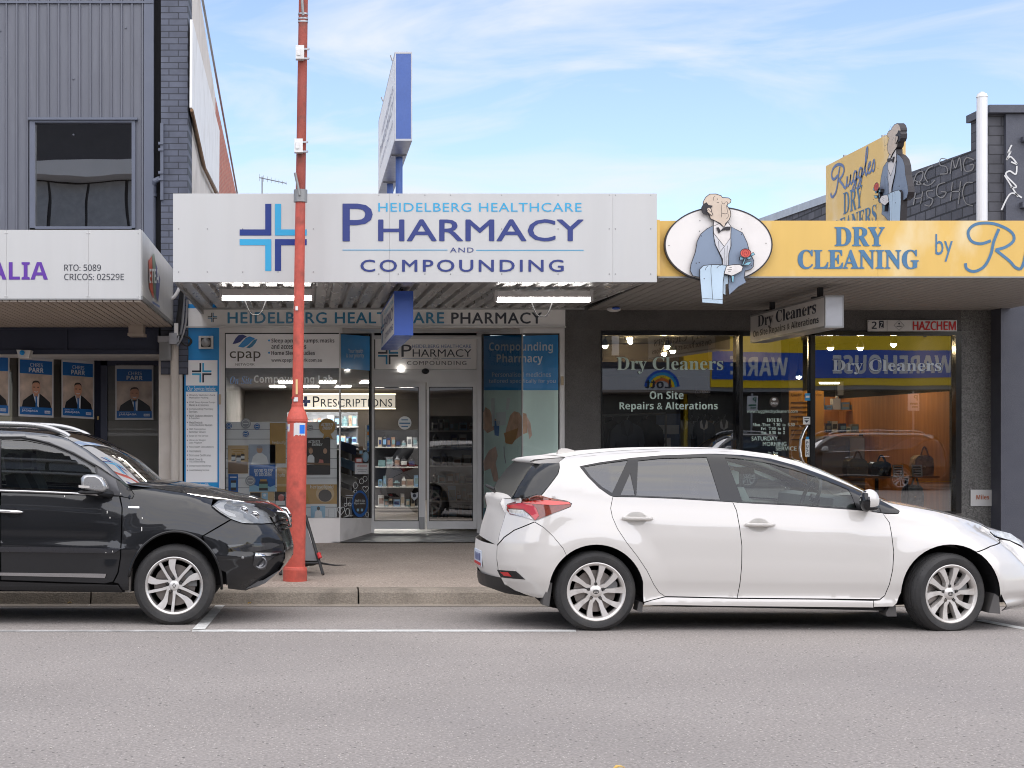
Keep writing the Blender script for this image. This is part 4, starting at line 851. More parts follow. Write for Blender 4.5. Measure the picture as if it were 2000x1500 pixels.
A2g = plane(1020, WALL - .03, 940, RD - .05)
mb.poly([A2g(943, 1015), A2g(1020, 1015), A2g(1020, 653), A2g(943, 655)]); mb.poly([P(1020, 1015, WALL - .03), P(1091, 1015, WALL - .03), P(1091, 653, WALL - .03), P(1020, 653, WALL - .03)])
mb.build('window_glass', mat_glass('poster cover glass', 1.45, (1, 1, 1)), r)

# --- hanging sign under the awning
def blade(name, label, cat, un, uf, ue, v_top, v_bot, dn, df, mats, draw=None, parent_extra=None):
    """box sign at right angles to the street: left face from (un, dn) back to (uf, df), end face un..ue"""
    x = XX(un, dn); w = (ue - un) * dn / F; z1, z0 = ZZ(v_top, dn), ZZ(v_bot, dn)
    r = thing(name, label, cat, (x + w / 2, dn, z0))
    mb = MB(); mb.box(x + .004, x + w - .004, dn + .004, df - .004, z0 + .012, z1 - .012); mb.build('case', mats[0], r)
    mb = MB(); mb.box(x + .012, x + w - .012, dn, dn + .02, z0 + .014, z1 - .014); mb.build('end_panel', mats[1], r)
    mb = MB(); 
    for a, b in ((z0, z0 + .02), (z1 - .02, z1)): mb.box(x, x + w, dn - .003, df, a, b)
    for a in (dn - .002, df - .02):
        mb.box(x, x + .012, a, a + .022, z0 + .02, z1 - .02); mb.box(x + w - .012, x + w, a, a + .022, z0 + .02, z1 - .02)
    mb.build('frame', mats[2], r)
    mb = MB(); mb.box(x + .001, x + .006, dn + .02, df - .02, z0 + .02, z1 - .02); mb.build('face', mats[3], r)
    def fx(k): return lambda a, b: Vector((x - .001 - .002 * k, df - a * (df - dn), z0 + (1 - b) * (z1 - z0)))   # a: 0 far .. 1 near, b: 0 top
    if draw: draw(r, fx)
    return r, x, w, z0, z1
def draw_p(r, fx):
    mb = MB(); f = fx(1)
    mb.text('HEIDELBERG HEALTHCARE', 'n', (.30, .95, .14, .24), f, 1); mb.text('PHARMACY', 'n', (.26, .95, .30, .60), f, 0, 1); mb.text('COMPOUNDING', 'n', (.34, .92, .70, .84), f, 0)
    for sx, sy, m in ((-1, -1, 0), (1, -1, 1), (-1, 1, 1), (1, 1, 0)):
        c = (.14, .5); k = .0018; q = [(3.5, 3.5), (65, 3.5), (65, 15.5), (15.5, 15.5), (15.5, 65), (3.5, 65)]; mb.shape([(c[0] + sx * a * k * .9, c[1] + sy * b * k * 3.2) for a, b in q], f, m)
    mb.build('lettering', [M['navytext'], M['skyblue']], r)
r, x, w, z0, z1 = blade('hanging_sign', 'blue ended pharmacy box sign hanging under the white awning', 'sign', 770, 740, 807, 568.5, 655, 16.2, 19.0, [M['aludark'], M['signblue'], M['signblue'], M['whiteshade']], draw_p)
mb = MB()
for y in (16.5, 18.6): mb.tube([(x + w / 2, y, z1), (x + w / 2, y, 3.0)], .016, 8); mb.tube([(x + w / 2, y, z1 + .025), (x + w / 2, y, z1)], [.03, .05], 8)
mb.build('hanger', M['black'], r)
# --- blue and white box sign on posts over the roof
def draw_r(r, fx):
    mb = MB(); f = fx(1)
    mb.text('HEIDELBERG', 'n', (.25, .92, .30, .38), f, 0); mb.text('PHARMACY', 'n', (.12, .95, .45, .58), f, 0); mb.text('COMPOUNDING', 'n', (.15, .9, .68, .75), f, 0); mb.build('lettering', mat('faded grey lettering', srgb(168, 172, 186), .5), r)
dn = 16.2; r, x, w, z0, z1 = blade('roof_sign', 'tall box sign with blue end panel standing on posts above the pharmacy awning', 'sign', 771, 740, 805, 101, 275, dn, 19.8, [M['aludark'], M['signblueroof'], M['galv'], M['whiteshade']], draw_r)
mb = MB(); 
for y, rr in ((17.1, .038), (18.9, .038)):
    mb.tube([(x + w * .55, y, 3.3), (x + w * .55, y, z0)], rr, 14)
mb.build('post', M['signblueroof'], r)
mb = MB()
for y in (17.1, 18.9): mb.box(x + .01, x + w - .01, y - .09, y + .09, z0 - .015, z0)
mb.build('mount_plate', M['galv'], r)
mb = MB(); mb.tube([(x, 16.6, z1), (x - .02, 16.6, z1 + .06)], .01, 6); mb.tube([(x, 18.6, z1), (x - .02, 18.6, z1 + .05)], .01, 6); mb.build('lifting_eye', M['galv'], r)
r = thing('tv_antenna', 'thin rooftop television antenna between red pole and brick wall', 'antenna', P(512, 420, 24))
mb = MB(); mb.tube([P(512, 440, 24), P(512, 345, 24)], .011, 6); mb.build('mast', M['aludark'], r)
mb = MB(); mb.tube([P(507, 347, 23.6), P(559, 358, 24.6)], .008, 6)
for t in np.linspace(.0, 1, 8):
    c = P(507, 347, 23.6).lerp(P(559, 358, 24.6), t); L = .10 - .05 * t; mb.tube([c + Vector((-.0, 0, -L * .5)), c + Vector((.0, 0, L * .5))], .003, 5)
mb.build('boom', M['aludark'], r)
# ================================================================== DRY CLEANER
AY = 15.6
R = thing('dry_cleaner_shop', 'charcoal rendered dry cleaning shop with wide reflective windows', 'building', (XX(1530, WALL), WALL, .15))
zs = 3.02
mb = MB(); mb.pbox(1103.5, 1174, 590, 1080, WALL - .02, .3); mb.pbox(1174, 1877, 590, 650, WALL - .02, .3); mb.pbox(1174, 1440, 1000, 1080, WALL - .02, .3); mb.pbox(1590, 1877, 1000, 1080, WALL - .02, .3)
mb.box(XX(1103.5, WALL), XX(1950, WALL), WALL, WALL + .2, 2.95, 3.9); mb.build('wall', M['darkrender'], R)
mb = MB(); mb.pbox(1877, 1945, 596, 1080, WALL - .02, .35); mb.build('pebble_pillar', M['pebble'], R)
mb = MB(); mb.pbox(1945, 1956, 590, 1080, WALL + .03, .1); mb.build('dark_joint', M['gap'], R)
mb = MB(); mb.box(XX(1104, WALL), XX(1950, WALL), WALL + .2, 30, 3.78, 3.9); mb.build('roof', M['galv'], R)
mb = MB()
for q in ((1174, 1877, 646, 655), (1174, 1176.5, 655, 1002), (1583, 1592.5, 650, 1060), (1867, 1878, 655, 1002), (1592, 1867, 999, 1004), (1176, 1444, 999, 1004)): mb.pbox(*q, WALL - .03, .12)
mb.pbox(1444, 1447, 655, 1060, WALL - .035, .14); mb.build('window_frame', M['blackgloss'], R)
def rot_pane(u0, u1, v0, v1, ang, name, m):
    # the panes stand a degree or two off the wall line
    x0, x1 = XX(u0, WALL), XX(u1, WALL); c = (x0 + x1) / 2; k = math.tan(math.radians(ang)); z0, z1 = ZZ(v1, WALL), ZZ(v0, WALL)
    f = lambda x: WALL + .045 - (x - c) * k
    mb = MB(); mb.poly([(x0, f(x0), z0), (x1, f(x1), z0), (x1, f(x1), z1), (x0, f(x0), z1)]); return mb.build(name, m, R), (lambda x, o=.004: f(x) - o)
gL, fL = rot_pane(1176.5, 1444, 655, 1000, -2.9, 'window_pane', M['glassdc'])
gR, fR = rot_pane(1592.5, 1867, 655, 1000, 0, 'window_pane', M['glassdc'])
def on(fy): 
    def f(u, v):
        d = WALL
        for _ in range(4): d = fy(XX(u, d))
        return P(u, v, d)
    return f
door = MB()
for q in ((1447, 1451, 653, 1060), (1579, 1583, 653, 1060), (1451, 1579, 653, 656), (1451, 1579, 1050, 1060)): door.pbox(*q, WALL - .01, .05)
door = door.build('door', M['blackgloss'], R)
x0, x1 = XX(1451, WALL), XX(1579, WALL); c = (x0 + x1) / 2; k = math.tan(math.radians(-4.5)); fD = lambda x, o=.004: WALL + .05 - (x - c) * k - o
mb = MB(); mb.poly([(x0, fD(x0, 0), ZZ(1050, WALL)), (x1, fD(x1, 0), ZZ(1050, WALL)), (x1, fD(x1, 0), ZZ(656, WALL)), (x0, fD(x0, 0), ZZ(656, WALL))]); mb.build('pane', M['glassdc'], door)
steel = mat('brushed steel', (.55, .55, .55), .25, metal=1, var=.05)
mb = MB(); mb.tube([P(u, v, WALL - .07 - .02 * s) for u, v, s in ((1576, 832, -2), (1570, 842, 0), (1564, 858, 1), (1562, 876, 1), (1564, 892, 1), (1568, 902, 0), (1573, 908, -2))], .017, 10); mb.build('handle', steel, door)
mb = MB(); mb.pbox(1573, 1581, 858, 892, WALL - .022, .01, 0); mb.pbox(1574, 1580, 853, 858, WALL - .022, .01, 1)
f = flat(WALL - .026)
for i, ch in enumerate('PUSH'): mb.text(ch, 'b', (1575, 1579, 862 + i * 7.2, 867.5 + i * 7.2), f, 2)
mb.build('push_plate', [M['whitetext'], M['brightblue'], M['inktext']], door)
mb = MB(); mb.pbox(1572, 1582.5, 768, 782.5, WALL - .02, .004, 0); mb.pbox(1568.5, 1582.5, 814, 829, WALL - .02, .004, 1); f = flat(WALL - .024); mb.shape(rect(1573.5, 1581, 773, 777), f, 1); mb.shape([(1571, 821), (1580, 821), (1575.5, 826)], f, 2); mb.shape(rect(1571, 1580, 816.5, 818), f, 2)
mb.build('sticker', [M['brightblue'], M['whitetext'], M['inktext']], door)
mb = MB(); f = on(fD)
for t, st, b in (('www.rugglesdrycleaners.com', 's', (1459, 1558, 800, 808)), ('HOURS', 'sb', (1498, 1527, 817, 824)), ('Mon.-Thur.  7 30  to  5.30', 'sb', (1470, 1552, 826, 832.5)), ('Fri.  7.30  to  6', 'sb', (1486, 1533, 834, 840)), ('Sat.  8.30  to  2', 'sb', (1487, 1533, 842, 848)), ('SATURDAY', 'n', (1468, 1519, 852.5, 860.5)), ('MORNING', 'n', (1490, 1536, 863, 871)), ('SERVICE', 'n', (1515, 1556, 872, 880)), ('in by', 'n', (1500, 1520, 881.5, 889))): mb.text(t, st, b, f)
mb.build('lettering', M['greentext'], door)
mb = MB(); f = on(lambda x: fD(x, .006)); f2 = on(lambda x: fD(x, .009)); mb.shape(ell(1512, 785, 9, 10, 24), f, 0); mb.text('OPEN', 'b', (1505.5, 1518.5, 786, 790), f2, 1); mb.shape(ell(1512, 780, 4, 2.4, 14), f2, 1); mb.build('open_sticker', [mat('brown sticker', srgb(70, 58, 52), .5), M['whitetext']], door)
r = thing('window_lettering', 'pale green Dry Cleaners and Repairs lettering on the left dry cleaner window', 'lettering', P(1308, 803, WALL))
f = on(fL); f2 = on(lambda x: fL(x, .007)); mb = MB()
mb.text('Dry Cleaners', 'sb', (1203, 1414, 696, 731), f, 1); mb.text('Dry Cleaners', 'sb', (1204.5, 1412.5, 697, 730), f2, 0)
mb.text('On Site', 'b', (1269, 1335, 763.5, 779.5), f, 0); mb.text('Repairs & Alterations', 'b', (1210, 1402, 785, 804), f, 0); mb.build('vinyl', [M['greentext'], mat('letter outline', srgb(84, 84, 90), .5)], r)
r = thing('window_lettering', 'outlined Dry Cleaners lettering on the right dry cleaner window', 'lettering', P(1732, 731, WALL))
f = on(fR); f2 = on(lambda x: fR(x, .007)); mb = MB(); mb.text('Dry Cleaners', 'sb', (1624, 1840, 701, 732), f, 1); mb.text('Dry Cleaners', 'sb', (1625.5, 1838.5, 702, 731), f2, 0); mb.build('vinyl', [mat('silvery vinyl', srgb(186, 196, 206), .5), mat('blue letter outline', srgb(40, 66, 110), .5)], r)

# interior
woodm = mat('warm timber panelling', srgb(192, 130, 74), .45, var=.22, vs=2, stretch=(6, 6, .6))
X0, X1, BKD = XX(1110, WALL), XX(1940, WALL), 24.5
mb = MB(); mb.box(X0, X1, WALL + .28, BKD, .1, .16); mb.build('interior_floor', mat('dark shop floor', srgb(80, 66, 56), .4, var=.1), R)
mb = MB(); mb.box(X0, X1, WALL + .28, BKD, 2.86, 2.92); mb.build('interior_ceiling', mat('dark shop ceiling', srgb(26, 25, 24), .7, var=.05), R)  # ceiling colour darkened as shade behind the window reflections
mb = MB(); mb.box(6.5, X1, BKD, BKD + .1, 2.05, 2.9); mb.build('upper_wall', M['gap'], R); mb = MB(); mb.box(X0, 6.5, BKD, BKD + .1, 0, 2.9); mb.box(X0 - .05, X0, WALL + .28, BKD, 0, 2.9); mb.build('interior_wall', mat('dim shop wall', srgb(72, 66, 62), .7, var=.2, vs=1.5), R)  # upper wall near-black, interior shade painted in to keep window reflections clear
mb = MB(); mb.box(6.5, X1, BKD, BKD + .1, 0, 2.05); mb.box(XX(1842, 20.5), XX(1842, 20.5) + .05, WALL + .3, BKD, 0, 2.02); mb.build('timber_lining', woodm, R); mb = MB(); mb.box(XX(1842, 20.5), XX(1842, 20.5) + .05, WALL + .3, BKD, 2.02, 2.9); mb.build('upper_wall', M['gap'], R)  # upper part painted black as shade, so the lamps leave it dark
for i, (u, v, d) in enumerate(((1182, 675, 22), (1230, 662, 23), (1231, 667, 24), (1303, 676, 22.5), (1314, 685, 23), (1297, 690, 22.6), (1480, 690, 22), (1622, 679, 21.5), (1680, 679, 21.2), (1745, 672, 21.2), (1812, 674, 21.4), (1560, 735, 24))):  # rightmost spots over the shelf are added to brighten the interior
    c = P(u, v, d); r = thing('spotlight', 'small lit warm spotlight inside the dry cleaner, some added to brighten it', 'spotlight', c, 'warm spotlights in the dry cleaner')
    mb = MB(); mb.lathe([(.02, .09), (.04, .05), (.05, 0)], c, 'z', 12); mb.tube([c + Vector((0, 0, .08)), Vector((c.x, c.y, 2.86))], .008, 6); mb.build('fitting', M['black'], r)
    mb = MB(); mb.ball(c, .04, n=10); mb.build('bulb', M['warm_lamp'], r)
for u0, u1, v, d in ((1462, 1500, 762, 23.6), (1600, 1640, 747, 23.5), (1700, 1760, 747, 23.5)):
    r = thing('tube_light', 'bright strip light deep inside the dry cleaner', 'light', P((u0 + u1) / 2, v, d), 'strip lights inside the dry cleaner')
    mb = MB(); mb.pbox(u0, u1, v - 2, v, d, .04); mb.build('batten', M['whitepaint'], r)
    mb = MB(); mb.tube([P(u0 + 1, v + 1, d + .02), P(u1 - 1, v + 1, d + .02)], .014, 8); mb.build('tube', M['lamp'], r)
# right-hand display
r = thing('display_shelf', 'timber display shelf behind the right window holding bags', 'shelf', P(1745, 935, 20.3))
mb = MB(); mb.pbox(1655, 1835, 930, 934, 20.2, .4); mb.build('shelf_top', woodm, r)
mb = MB()
for u in (1712, 1770): mb.pbox(u, u + 4, 934, 1030, 20.25, .06); mb.pbox(u, u + 4, 934, 1030, 20.5, .06)
mb.build('leg', M['black'], r)
def bag(u0, u1, v0, v1, d, m, label, name='handbag', handle=True, mh=None):
    r = thing(name, label, 'bag', P((u0 + u1) / 2, v1, d)); w = u1 - u0; mb = MB()
    q = [(u0 + w * a, v0 + (v1 - v0) * b) for a, b in ((.04, 1), (.96, 1), (1, .55), (.94, .22), (.80, .1), (.5, .06), (.2, .1), (.06, .22), (0, .55))]
    mb.prism([P(*p, d) for p in q], (0, .18, 0)); mb.build('body', m, r)
    mb = MB(); mb.prism([P(u0 + w * a, v0 + (v1 - v0) * b, d - .012) for a, b in ((.06, .25), (.94, .25), (.84, .58), (.5, .66), (.16, .58))], (0, .012, 0)); mb.build('flap', mh or m, r)
    if handle: mb = MB(); mb.tube([P(u0 + w * (.3 + .4 * t), v0 + (v1 - v0) * (.12 - .42 * math.sin(math.pi * t)), d + .06) for t in np.linspace(0, 1, 10)], .012, 6); mb.build('handle', mh or m, r)
    mb = MB(); mb.ball(P(u0 + w * .5, v0 + (v1 - v0) * .6, d - .015), .018, n=8); mb.build('clasp', mat('clasp', (.6, .5, .35), .3, metal=.9, var=0), r)
bag(1654, 1696, 893, 930, 20.25, mat('brown leather', srgb(136, 118, 100), .5, var=.15), 'brown bag on the left end of the timber display shelf', mh=mat('tan strap', srgb(146, 126, 104), .5))
bag(1701, 1742, 899, 930, 20.22, M['blackgloss'], 'black handbag with a curved handle on the timber display shelf', mh=M['blackgloss'])
bag(1786, 1825, 886, 930, 20.45, mat('camouflage canvas', srgb(176, 152, 128), .8, var=.7, vs=14), 'mottled brown backpack at the right end of the display shelf', 'backpack', mh=mat('patterned pocket', srgb(170, 140, 120), .8, var=.6, vs=18))
bag(1770, 1805, 944, 990, 20.3, mat('printed canvas', srgb(150, 166, 172), .8, var=.8, vs=16), 'patterned backpack standing below the display shelf', 'backpack', mh=mat('pale floral pocket', srgb(170, 176, 176), .8, var=.5, vs=20))
for u0, lab in ((1745, 'white key tag rack beside the black handbag'), (1782, 'white key tag rack in front of the mottled backpack')):
    r = thing('key_rack', lab, 'rack', P(u0 + 10, 930, 20.15)); mb = MB()
    fm = lambda a, b: P(u0 + a * 20 + (1 - b) * -1, 908 + b * 23, 20.15)
    for q in ((0, .12, 0, 1), (.88, 1, 0, 1), (.12, .88, 0, .12), (.12, .88, .26, .34), (.12, .88, .48, .56), (.12, .88, .70, .78), (.12, .88, .92, 1)): mb.prism([fm(q[0], q[3]), fm(q[1], q[3]), fm(q[1], q[2]), fm(q[0], q[2])], (0, .02, 0))
    mb.build('frame', M['whitepaint'], r)
    mb = MB()
    for b in (.2, .42, .63, .85): mb.prism([fm(.14, b + .05), fm(.86, b + .05), fm(.86, b - .04), fm(.14, b - .04)], (0, .008, 0))
    mb.build('tags', M['black'], r)
r = thing('sewing_cabinet', 'pale grey cabinet machine standing behind the display shelf', 'machine', P(1648, 985, 21.4))
mb = MB(); mb.prism([P(*p, 21.3) for p in ((1606, 990), (1606, 858), (1611, 852), (1684, 852), (1689, 857), (1689, 990))], (0, .5, 0)); mb.build('case', mat('pale appliance', srgb(150, 138, 128), .5, var=.06), r)
mb = MB(); mb.pbox(1660, 1688, 856, 912, 21.28, .02); mb.build('panel', mat('appliance panel', srgb(196, 190, 182), .5), r)
r = thing('wall_shelf', 'timber wall shelf with leather goods at the back of the shop', 'shelf', P(1752, 813, 23.6))
mb = MB(); mb.pbox(1703, 1802, 811, 814, 23.6, .3); mb.build('board', M['black'], r)
for i, (a, b, t, m, lab) in enumerate(((1704, 1739, 782, 'tan', 'tan box at the left of the back wall shelf'), (1713, 1737, 802, 'pink', 'pink open sign box in front of the tan box'), (1742, 1766, 785, 'wood', 'brown leather goods in the middle of the back wall shelf'), (1772, 1788, 800, 'pink', 'rust red box right of middle on the back wall shelf'), (1790, 1799, 788, 'dark', 'dark bottle at the right end of the back wall shelf'))):
    d = 23.65 if i != 1 else 23.58
    r = thing('stock_box', lab, 'box', P((a + b) / 2, 811, d), 'goods on the back wall shelf'); mb = MB(); mb.pbox(a, b, t, 811, d, .15 if i != 1 else .05); mb.build('carton', PP[m], r); mb = MB(); mb.pbox(a + 2, b - 2, t + 2, t + 6, d - .006, .004); mb.build('label', PP['white' if i % 2 else 'tan'], r)
rnd = random.Random(11)
kinds = ('belt box', 'shoe polish tin', 'leather wallet box', 'key blank card', 'umbrella box', 'watch box')
for (u0, u1, v, d) in ((1600, 1690, 845, 23.2), (1600, 1698, 800, 23.9), (1716, 1835, 862, 23.3)):
    r = thing('wall_shelf', {845: 'middle timber shelf of small goods behind the pale cabinet', 800: 'upper timber shelf of small goods left of the black wall shelf', 862: 'lower timber shelf of small goods under the black wall shelf'}[v], 'shelf', P((u0 + u1) / 2, v + 3, d)); mb = MB(); mb.pbox(u0, u1, v, v + 2.5, d, .25); mb.build('board', woodm, r); mb = MB()
    for u in (u0 + 4, u1 - 6): mb.pbox(u, u + 2, v + 2.5, v + 12, d + .1, .14)
    mb.build('bracket', M['black'], r)
    u = u0 + 2
    while u < u1 - 12:
        w, h_ = rnd.uniform(6, 15), rnd.uniform(8, 24); m_ = rnd.choice(PC); mb = MB(); mb.pbox(u, u + w, v - h_, v, d + .02, .14, 0); mb.pbox(u + 1.2, u + w - 1.2, v - h_ * .75, v - h_ * .35, d + .014, .006, 1)
        if rnd.random() < .3: mb.tube([P(u + w * .5, v - h_, d + .08), P(u + w * .5, v - h_ - 5, d + .08)], .02, 8, 1)
        tag(mb.build('stock_carton', [m_, rnd.choice(PC)]), 'small carton of goods on the timber shelves of the dry cleaner', 'carton', 'cartons on the dry cleaner shelves'); u += w + rnd.uniform(.5, 5)
for (a, b, c, e, lab) in ((1700, 1730, 766, 779, 'cream hand lettered price card above the black wall shelf'), (1742, 1776, 764, 778, 'brown shoe repair card above the black wall shelf'), (1784, 1804, 768, 780, 'red and cream card above the right end of the black wall shelf')):
    r = thing('price_card', lab, 'card', P((a + b) / 2, e, 24.3), 'cards on the timber back wall'); mb = MB(); mb.pbox(a, b, c, e, 24.3, .01); mb.build('card', PP['tan' if a != 1742 else 'wood'], r); mb = MB(); mb.shape(rect(a + 3, b - 3, c + 3, c + 6), flat(24.29)); mb.shape(rect(a + 3, b - 7, c + 8, e - 3), flat(24.29)); mb.build('lettering', M['red'] if a == 1784 else M['inktext'], r)
r = thing('notice_board', 'tall amber Quality and Service notice board inside the dry cleaner door', 'board', P(1570, 900, 22)); mb = MB(); mb.pbox(1541, 1609, 763, 990, 22.0, .03); mb.build('board', mat('amber board', srgb(176, 128, 62), .5, var=.12), r)
mb = MB(); f = flat(21.99); mb.text('Quality and Service', 'sb', (1545, 1605, 768, 775), f)
for i in range(9): mb.shape(rect(1545, 1590 - (i % 3) * 6, 785 + i * 9, 787.5 + i * 9), f)
mb.build('lettering', mat('brown lettering', srgb(90, 60, 34), .5), r)
o = MB(); o.pbox(1633, 1660, 742, 775, 24.3, .04); o.pbox(1636, 1657, 745, 772, 24.29, .01, 1); o = o.build('picture_frame', [M['black'], PP['grey']]); tag(o, 'black framed picture on the timber back wall', 'picture')
# left-hand window: garments
r = thing('clothes_rail', 'dark clothes rail behind the left dry cleaner window', 'rail', P(1240, 812, 20.6))
mb = MB(); mb.tube([P(1176, 812, 20.6), P(1300, 808, 20.6)], .018, 8); mb.tube([P(1178, 812, 20.6), P(1178, 1000, 20.6)], .015, 8); mb.tube([P(1300, 808, 20.6), P(1300, 1000, 20.6)], .015, 8); mb.build('rail', M['aludark'], r)
def jacket(u, v, k, d, m, label):
    r = thing('hanging_jacket', label, 'jacket', P(u, v + 80 * k, d), 'garments behind the left dry cleaner window'); mb = MB()
    half = [(3, -2), (10, 4), (24, 10), (33, 20), (36, 44), (33, 58), (26, 60), (22, 40), (21, 90), (0, 92)]
    pts = [(u + a * k, v + b * k) for a, b in half] + [(u - a * k, v + b * k) for a, b in half[::-1]]
    mb.prism([P(*p, d) for p in pts], (0, .14, 0)); mb.build('coat', m[0], r)
    mb = MB(); mb.shape([(u - 8 * k, v), (u, v + 32 * k), (u - 11 * k, v + 26 * k), (u - 13 * k, v + 8 * k)], flat(d - .01)); mb.shape([(u + 8 * k, v), (u, v + 32 * k), (u + 11 * k, v + 26 * k), (u + 13 * k, v + 8 * k)], flat(d - .01)); mb.ribbon([(u, v + 32 * k), (u, v + 90 * k)], .7, flat(d - .012)); mb.build('lapel', m[1], r)
    mb = MB(); mb.tube([P(u, v, d + .05), P(u, v - 5, d + .05), P(u + 3, v - 8, d + .05), P(u + 2, v - 11, d + .05)], .008, 6); mb.build('hook', M['galv'], r)
jacket(1225, 822, .95, 20.4, (mat('grey wool', srgb(104, 106, 116), .9, var=.12), mat('dark grey lapel', srgb(78, 80, 90), .9)), 'grey jacket on a hanger in the left dry cleaner window')
jacket(1262, 820, 1.0, 20.75, (mat('black cloth', srgb(40, 38, 40), .9), mat('black lapel', srgb(28, 28, 30), .9)), 'black garment hanging beside the grey jacket')
jacket(1196, 822, .9, 20.9, (mat('brown cloth', srgb(64, 54, 48), .9, var=.3), mat('brown lapel', srgb(48, 40, 36), .9)), 'brown garment hanging behind the grey jacket')
for k in range(7):
    jacket(1336 + k * 13, 820 + (k % 3) * 2, .62, 21.4 + .12 * (k % 3), (mat('bagged garment %d' % k, srgb(*[(120, 124, 136), (70, 60, 56), (150, 146, 142), (60, 66, 84), (108, 90, 76), (132, 138, 150), (84, 84, 88)][k]), .6, var=.15), M['galv']), ('pale blue', 'dark brown', 'cream', 'navy', 'tan', 'silver grey', 'charcoal')[k] + ' bagged garment on the far rail in the left dry cleaner window')
r = thing('reflected_poster', 'white and blue sheet painted as a reflected poster in the left dry cleaner window', 'poster', P(1306, 880, 21)); mb = MB(); mb.pbox(1282, 1330, 808, 884, 21, .01); mb.build('sheet', mat('reflected poster tone', srgb(96, 112, 142), .5, var=.3, vs=6), r)  # flat sheet painted as the reflection of a poster across the street
mb = MB(); f = flat(20.99); mb.shape(rect(1286, 1326, 830, 848), f); mb.shape(rect(1288, 1310, 855, 875), f); mb.build('print', PP['white'], r)
r = thing('counter', 'timber counter beyond the left dry cleaner window', 'counter', P(1390, 940, 22)); mb = MB(); mb.pbox(1330, 1440, 860, 1000, 22.2, .5); mb.build('base', woodm, r); mb = MB(); mb.pbox(1326, 1444, 855, 860, 22.1, .7); mb.build('top', M['aludark'], r)
r = thing('hanging_plaque', 'small black Quality Control plaque hanging in the left window', 'plaque', P(1371, 776, 21.2)); mb = MB(); mb.prism([P(*p, 21.2) for p in ((1356, 758), (1387, 758), (1387, 772), (1380, 777), (1362, 777), (1356, 772))], (0, .02, 0)); mb.build('plate', M['black'], r); mb = MB(); mb.text('CONTROL', 'sbi', (1358, 1385, 762, 769), flat(21.19)); mb.build('lettering', M['whitetext'], r)
# ---------- signs on the front
r = thing('hazard_sign', 'narrow white sign reading HAZCHEM in red above the right window', 'sign', P(1782, 647, WALL - .05))
mb = MB(); mb.pbox(1695, 1869, 625, 647, WALL - .05, .02); mb.build('plate', mat('grey white plate', (.60, .59, .58), .5, var=.05), r)
f = flat(WALL - .054); g = flat(WALL - .057); mb = MB()
mb.text('2', 's', (1703, 1712, 628.5, 642), f, 0, bold=.5); mb.shape(rect(1717, 1726, 626.5, 641), f, 0); mb.text('Z', 's', (1719, 1724, 629.5, 640), g, 2); mb.shape(rect(1732.3, 1733, 625.5, 646.5), f, 0)
mb.ribbon([(1756, 626), (1766, 635.5), (1756, 645), (1746, 635.5)], .8, f, 0, True); mb.shape(ell(1756, 632, 1.6, 2, 10), f, 0); mb.shape(rect(1751, 1761, 636.5, 638), f, 0)
mb.text('HAZCHEM', 's', (1783.5, 1866.5, 627.8, 644.7), f, 1, bold=.7)
for u in (1697, 1866): mb.shape(ell(u, 627.5, .8, .8, 8), f, 0); mb.shape(ell(u, 644.5, .8, .8, 8), f, 0)
mb.build('lettering', [M['inktext'], M['red'], M['whitetext']], r)
r = thing('agent_sign', 'small white sign reading Miles on the pebble pillar', 'sign', P(1919, 988, WALL - .04)); mb = MB(); mb.pbox(1896, 1943.5, 956.5, 988.5, WALL - .04, .015); mb.build('plate', M['white'], r)
mb = MB(); mb.text('Miles', 'b', (1907, 1932, 966, 975.5), flat(WALL - .044)); mb.build('lettering', mat('copper lettering', srgb(160, 84, 44), .5), r)
r = thing('soffit_sensor', 'small white oval sensor under the grey soffit', 'sensor', P(1199, 603, WALL - .4)); mb = MB(); mb.ball(P(1199, 604, WALL - .5), .085, sq=(1, .8, .4)); mb.build('housing', M['whitepaint'], r); mb = MB(); mb.ball(P(1203, 602, WALL - .58), .05, sq=(1, .5, .35)); mb.build('lens', M['signblue'], r)
def draw_dc(r, fx):
    mb = MB(); f = fx(1); mb.text('Dry Cleaners', 'sb', (.12, .90, .08, .60), f); mb.text('On Site Repairs & Alterations', 'b', (.05, .93, .58, .88), f); mb.build('lettering', M['inktext'], r)
r, x, w, z0, z1 = blade('hanging_sign', 'white Dry Cleaners box sign hanging under the grey soffit', 'sign', 1611, 1465, 1648, 577, 640, 16.2, XX(1611, 16.2) * F / (1465 - VX), [M['aludark'], M['galv'], M['aludark'], mat('grey white face', (.56, .54, .52), .5, var=.05)], draw_dc)
mb = MB()
for y in (16.6, 18.3): mb.box(x + w * .3, x + w * .55, y - .03, y + .03, z1, 3.05); mb.box(x, x + w, y - .04, y + .04, z1, z1 + .02)
mb.build('hanger', M['black'], r)

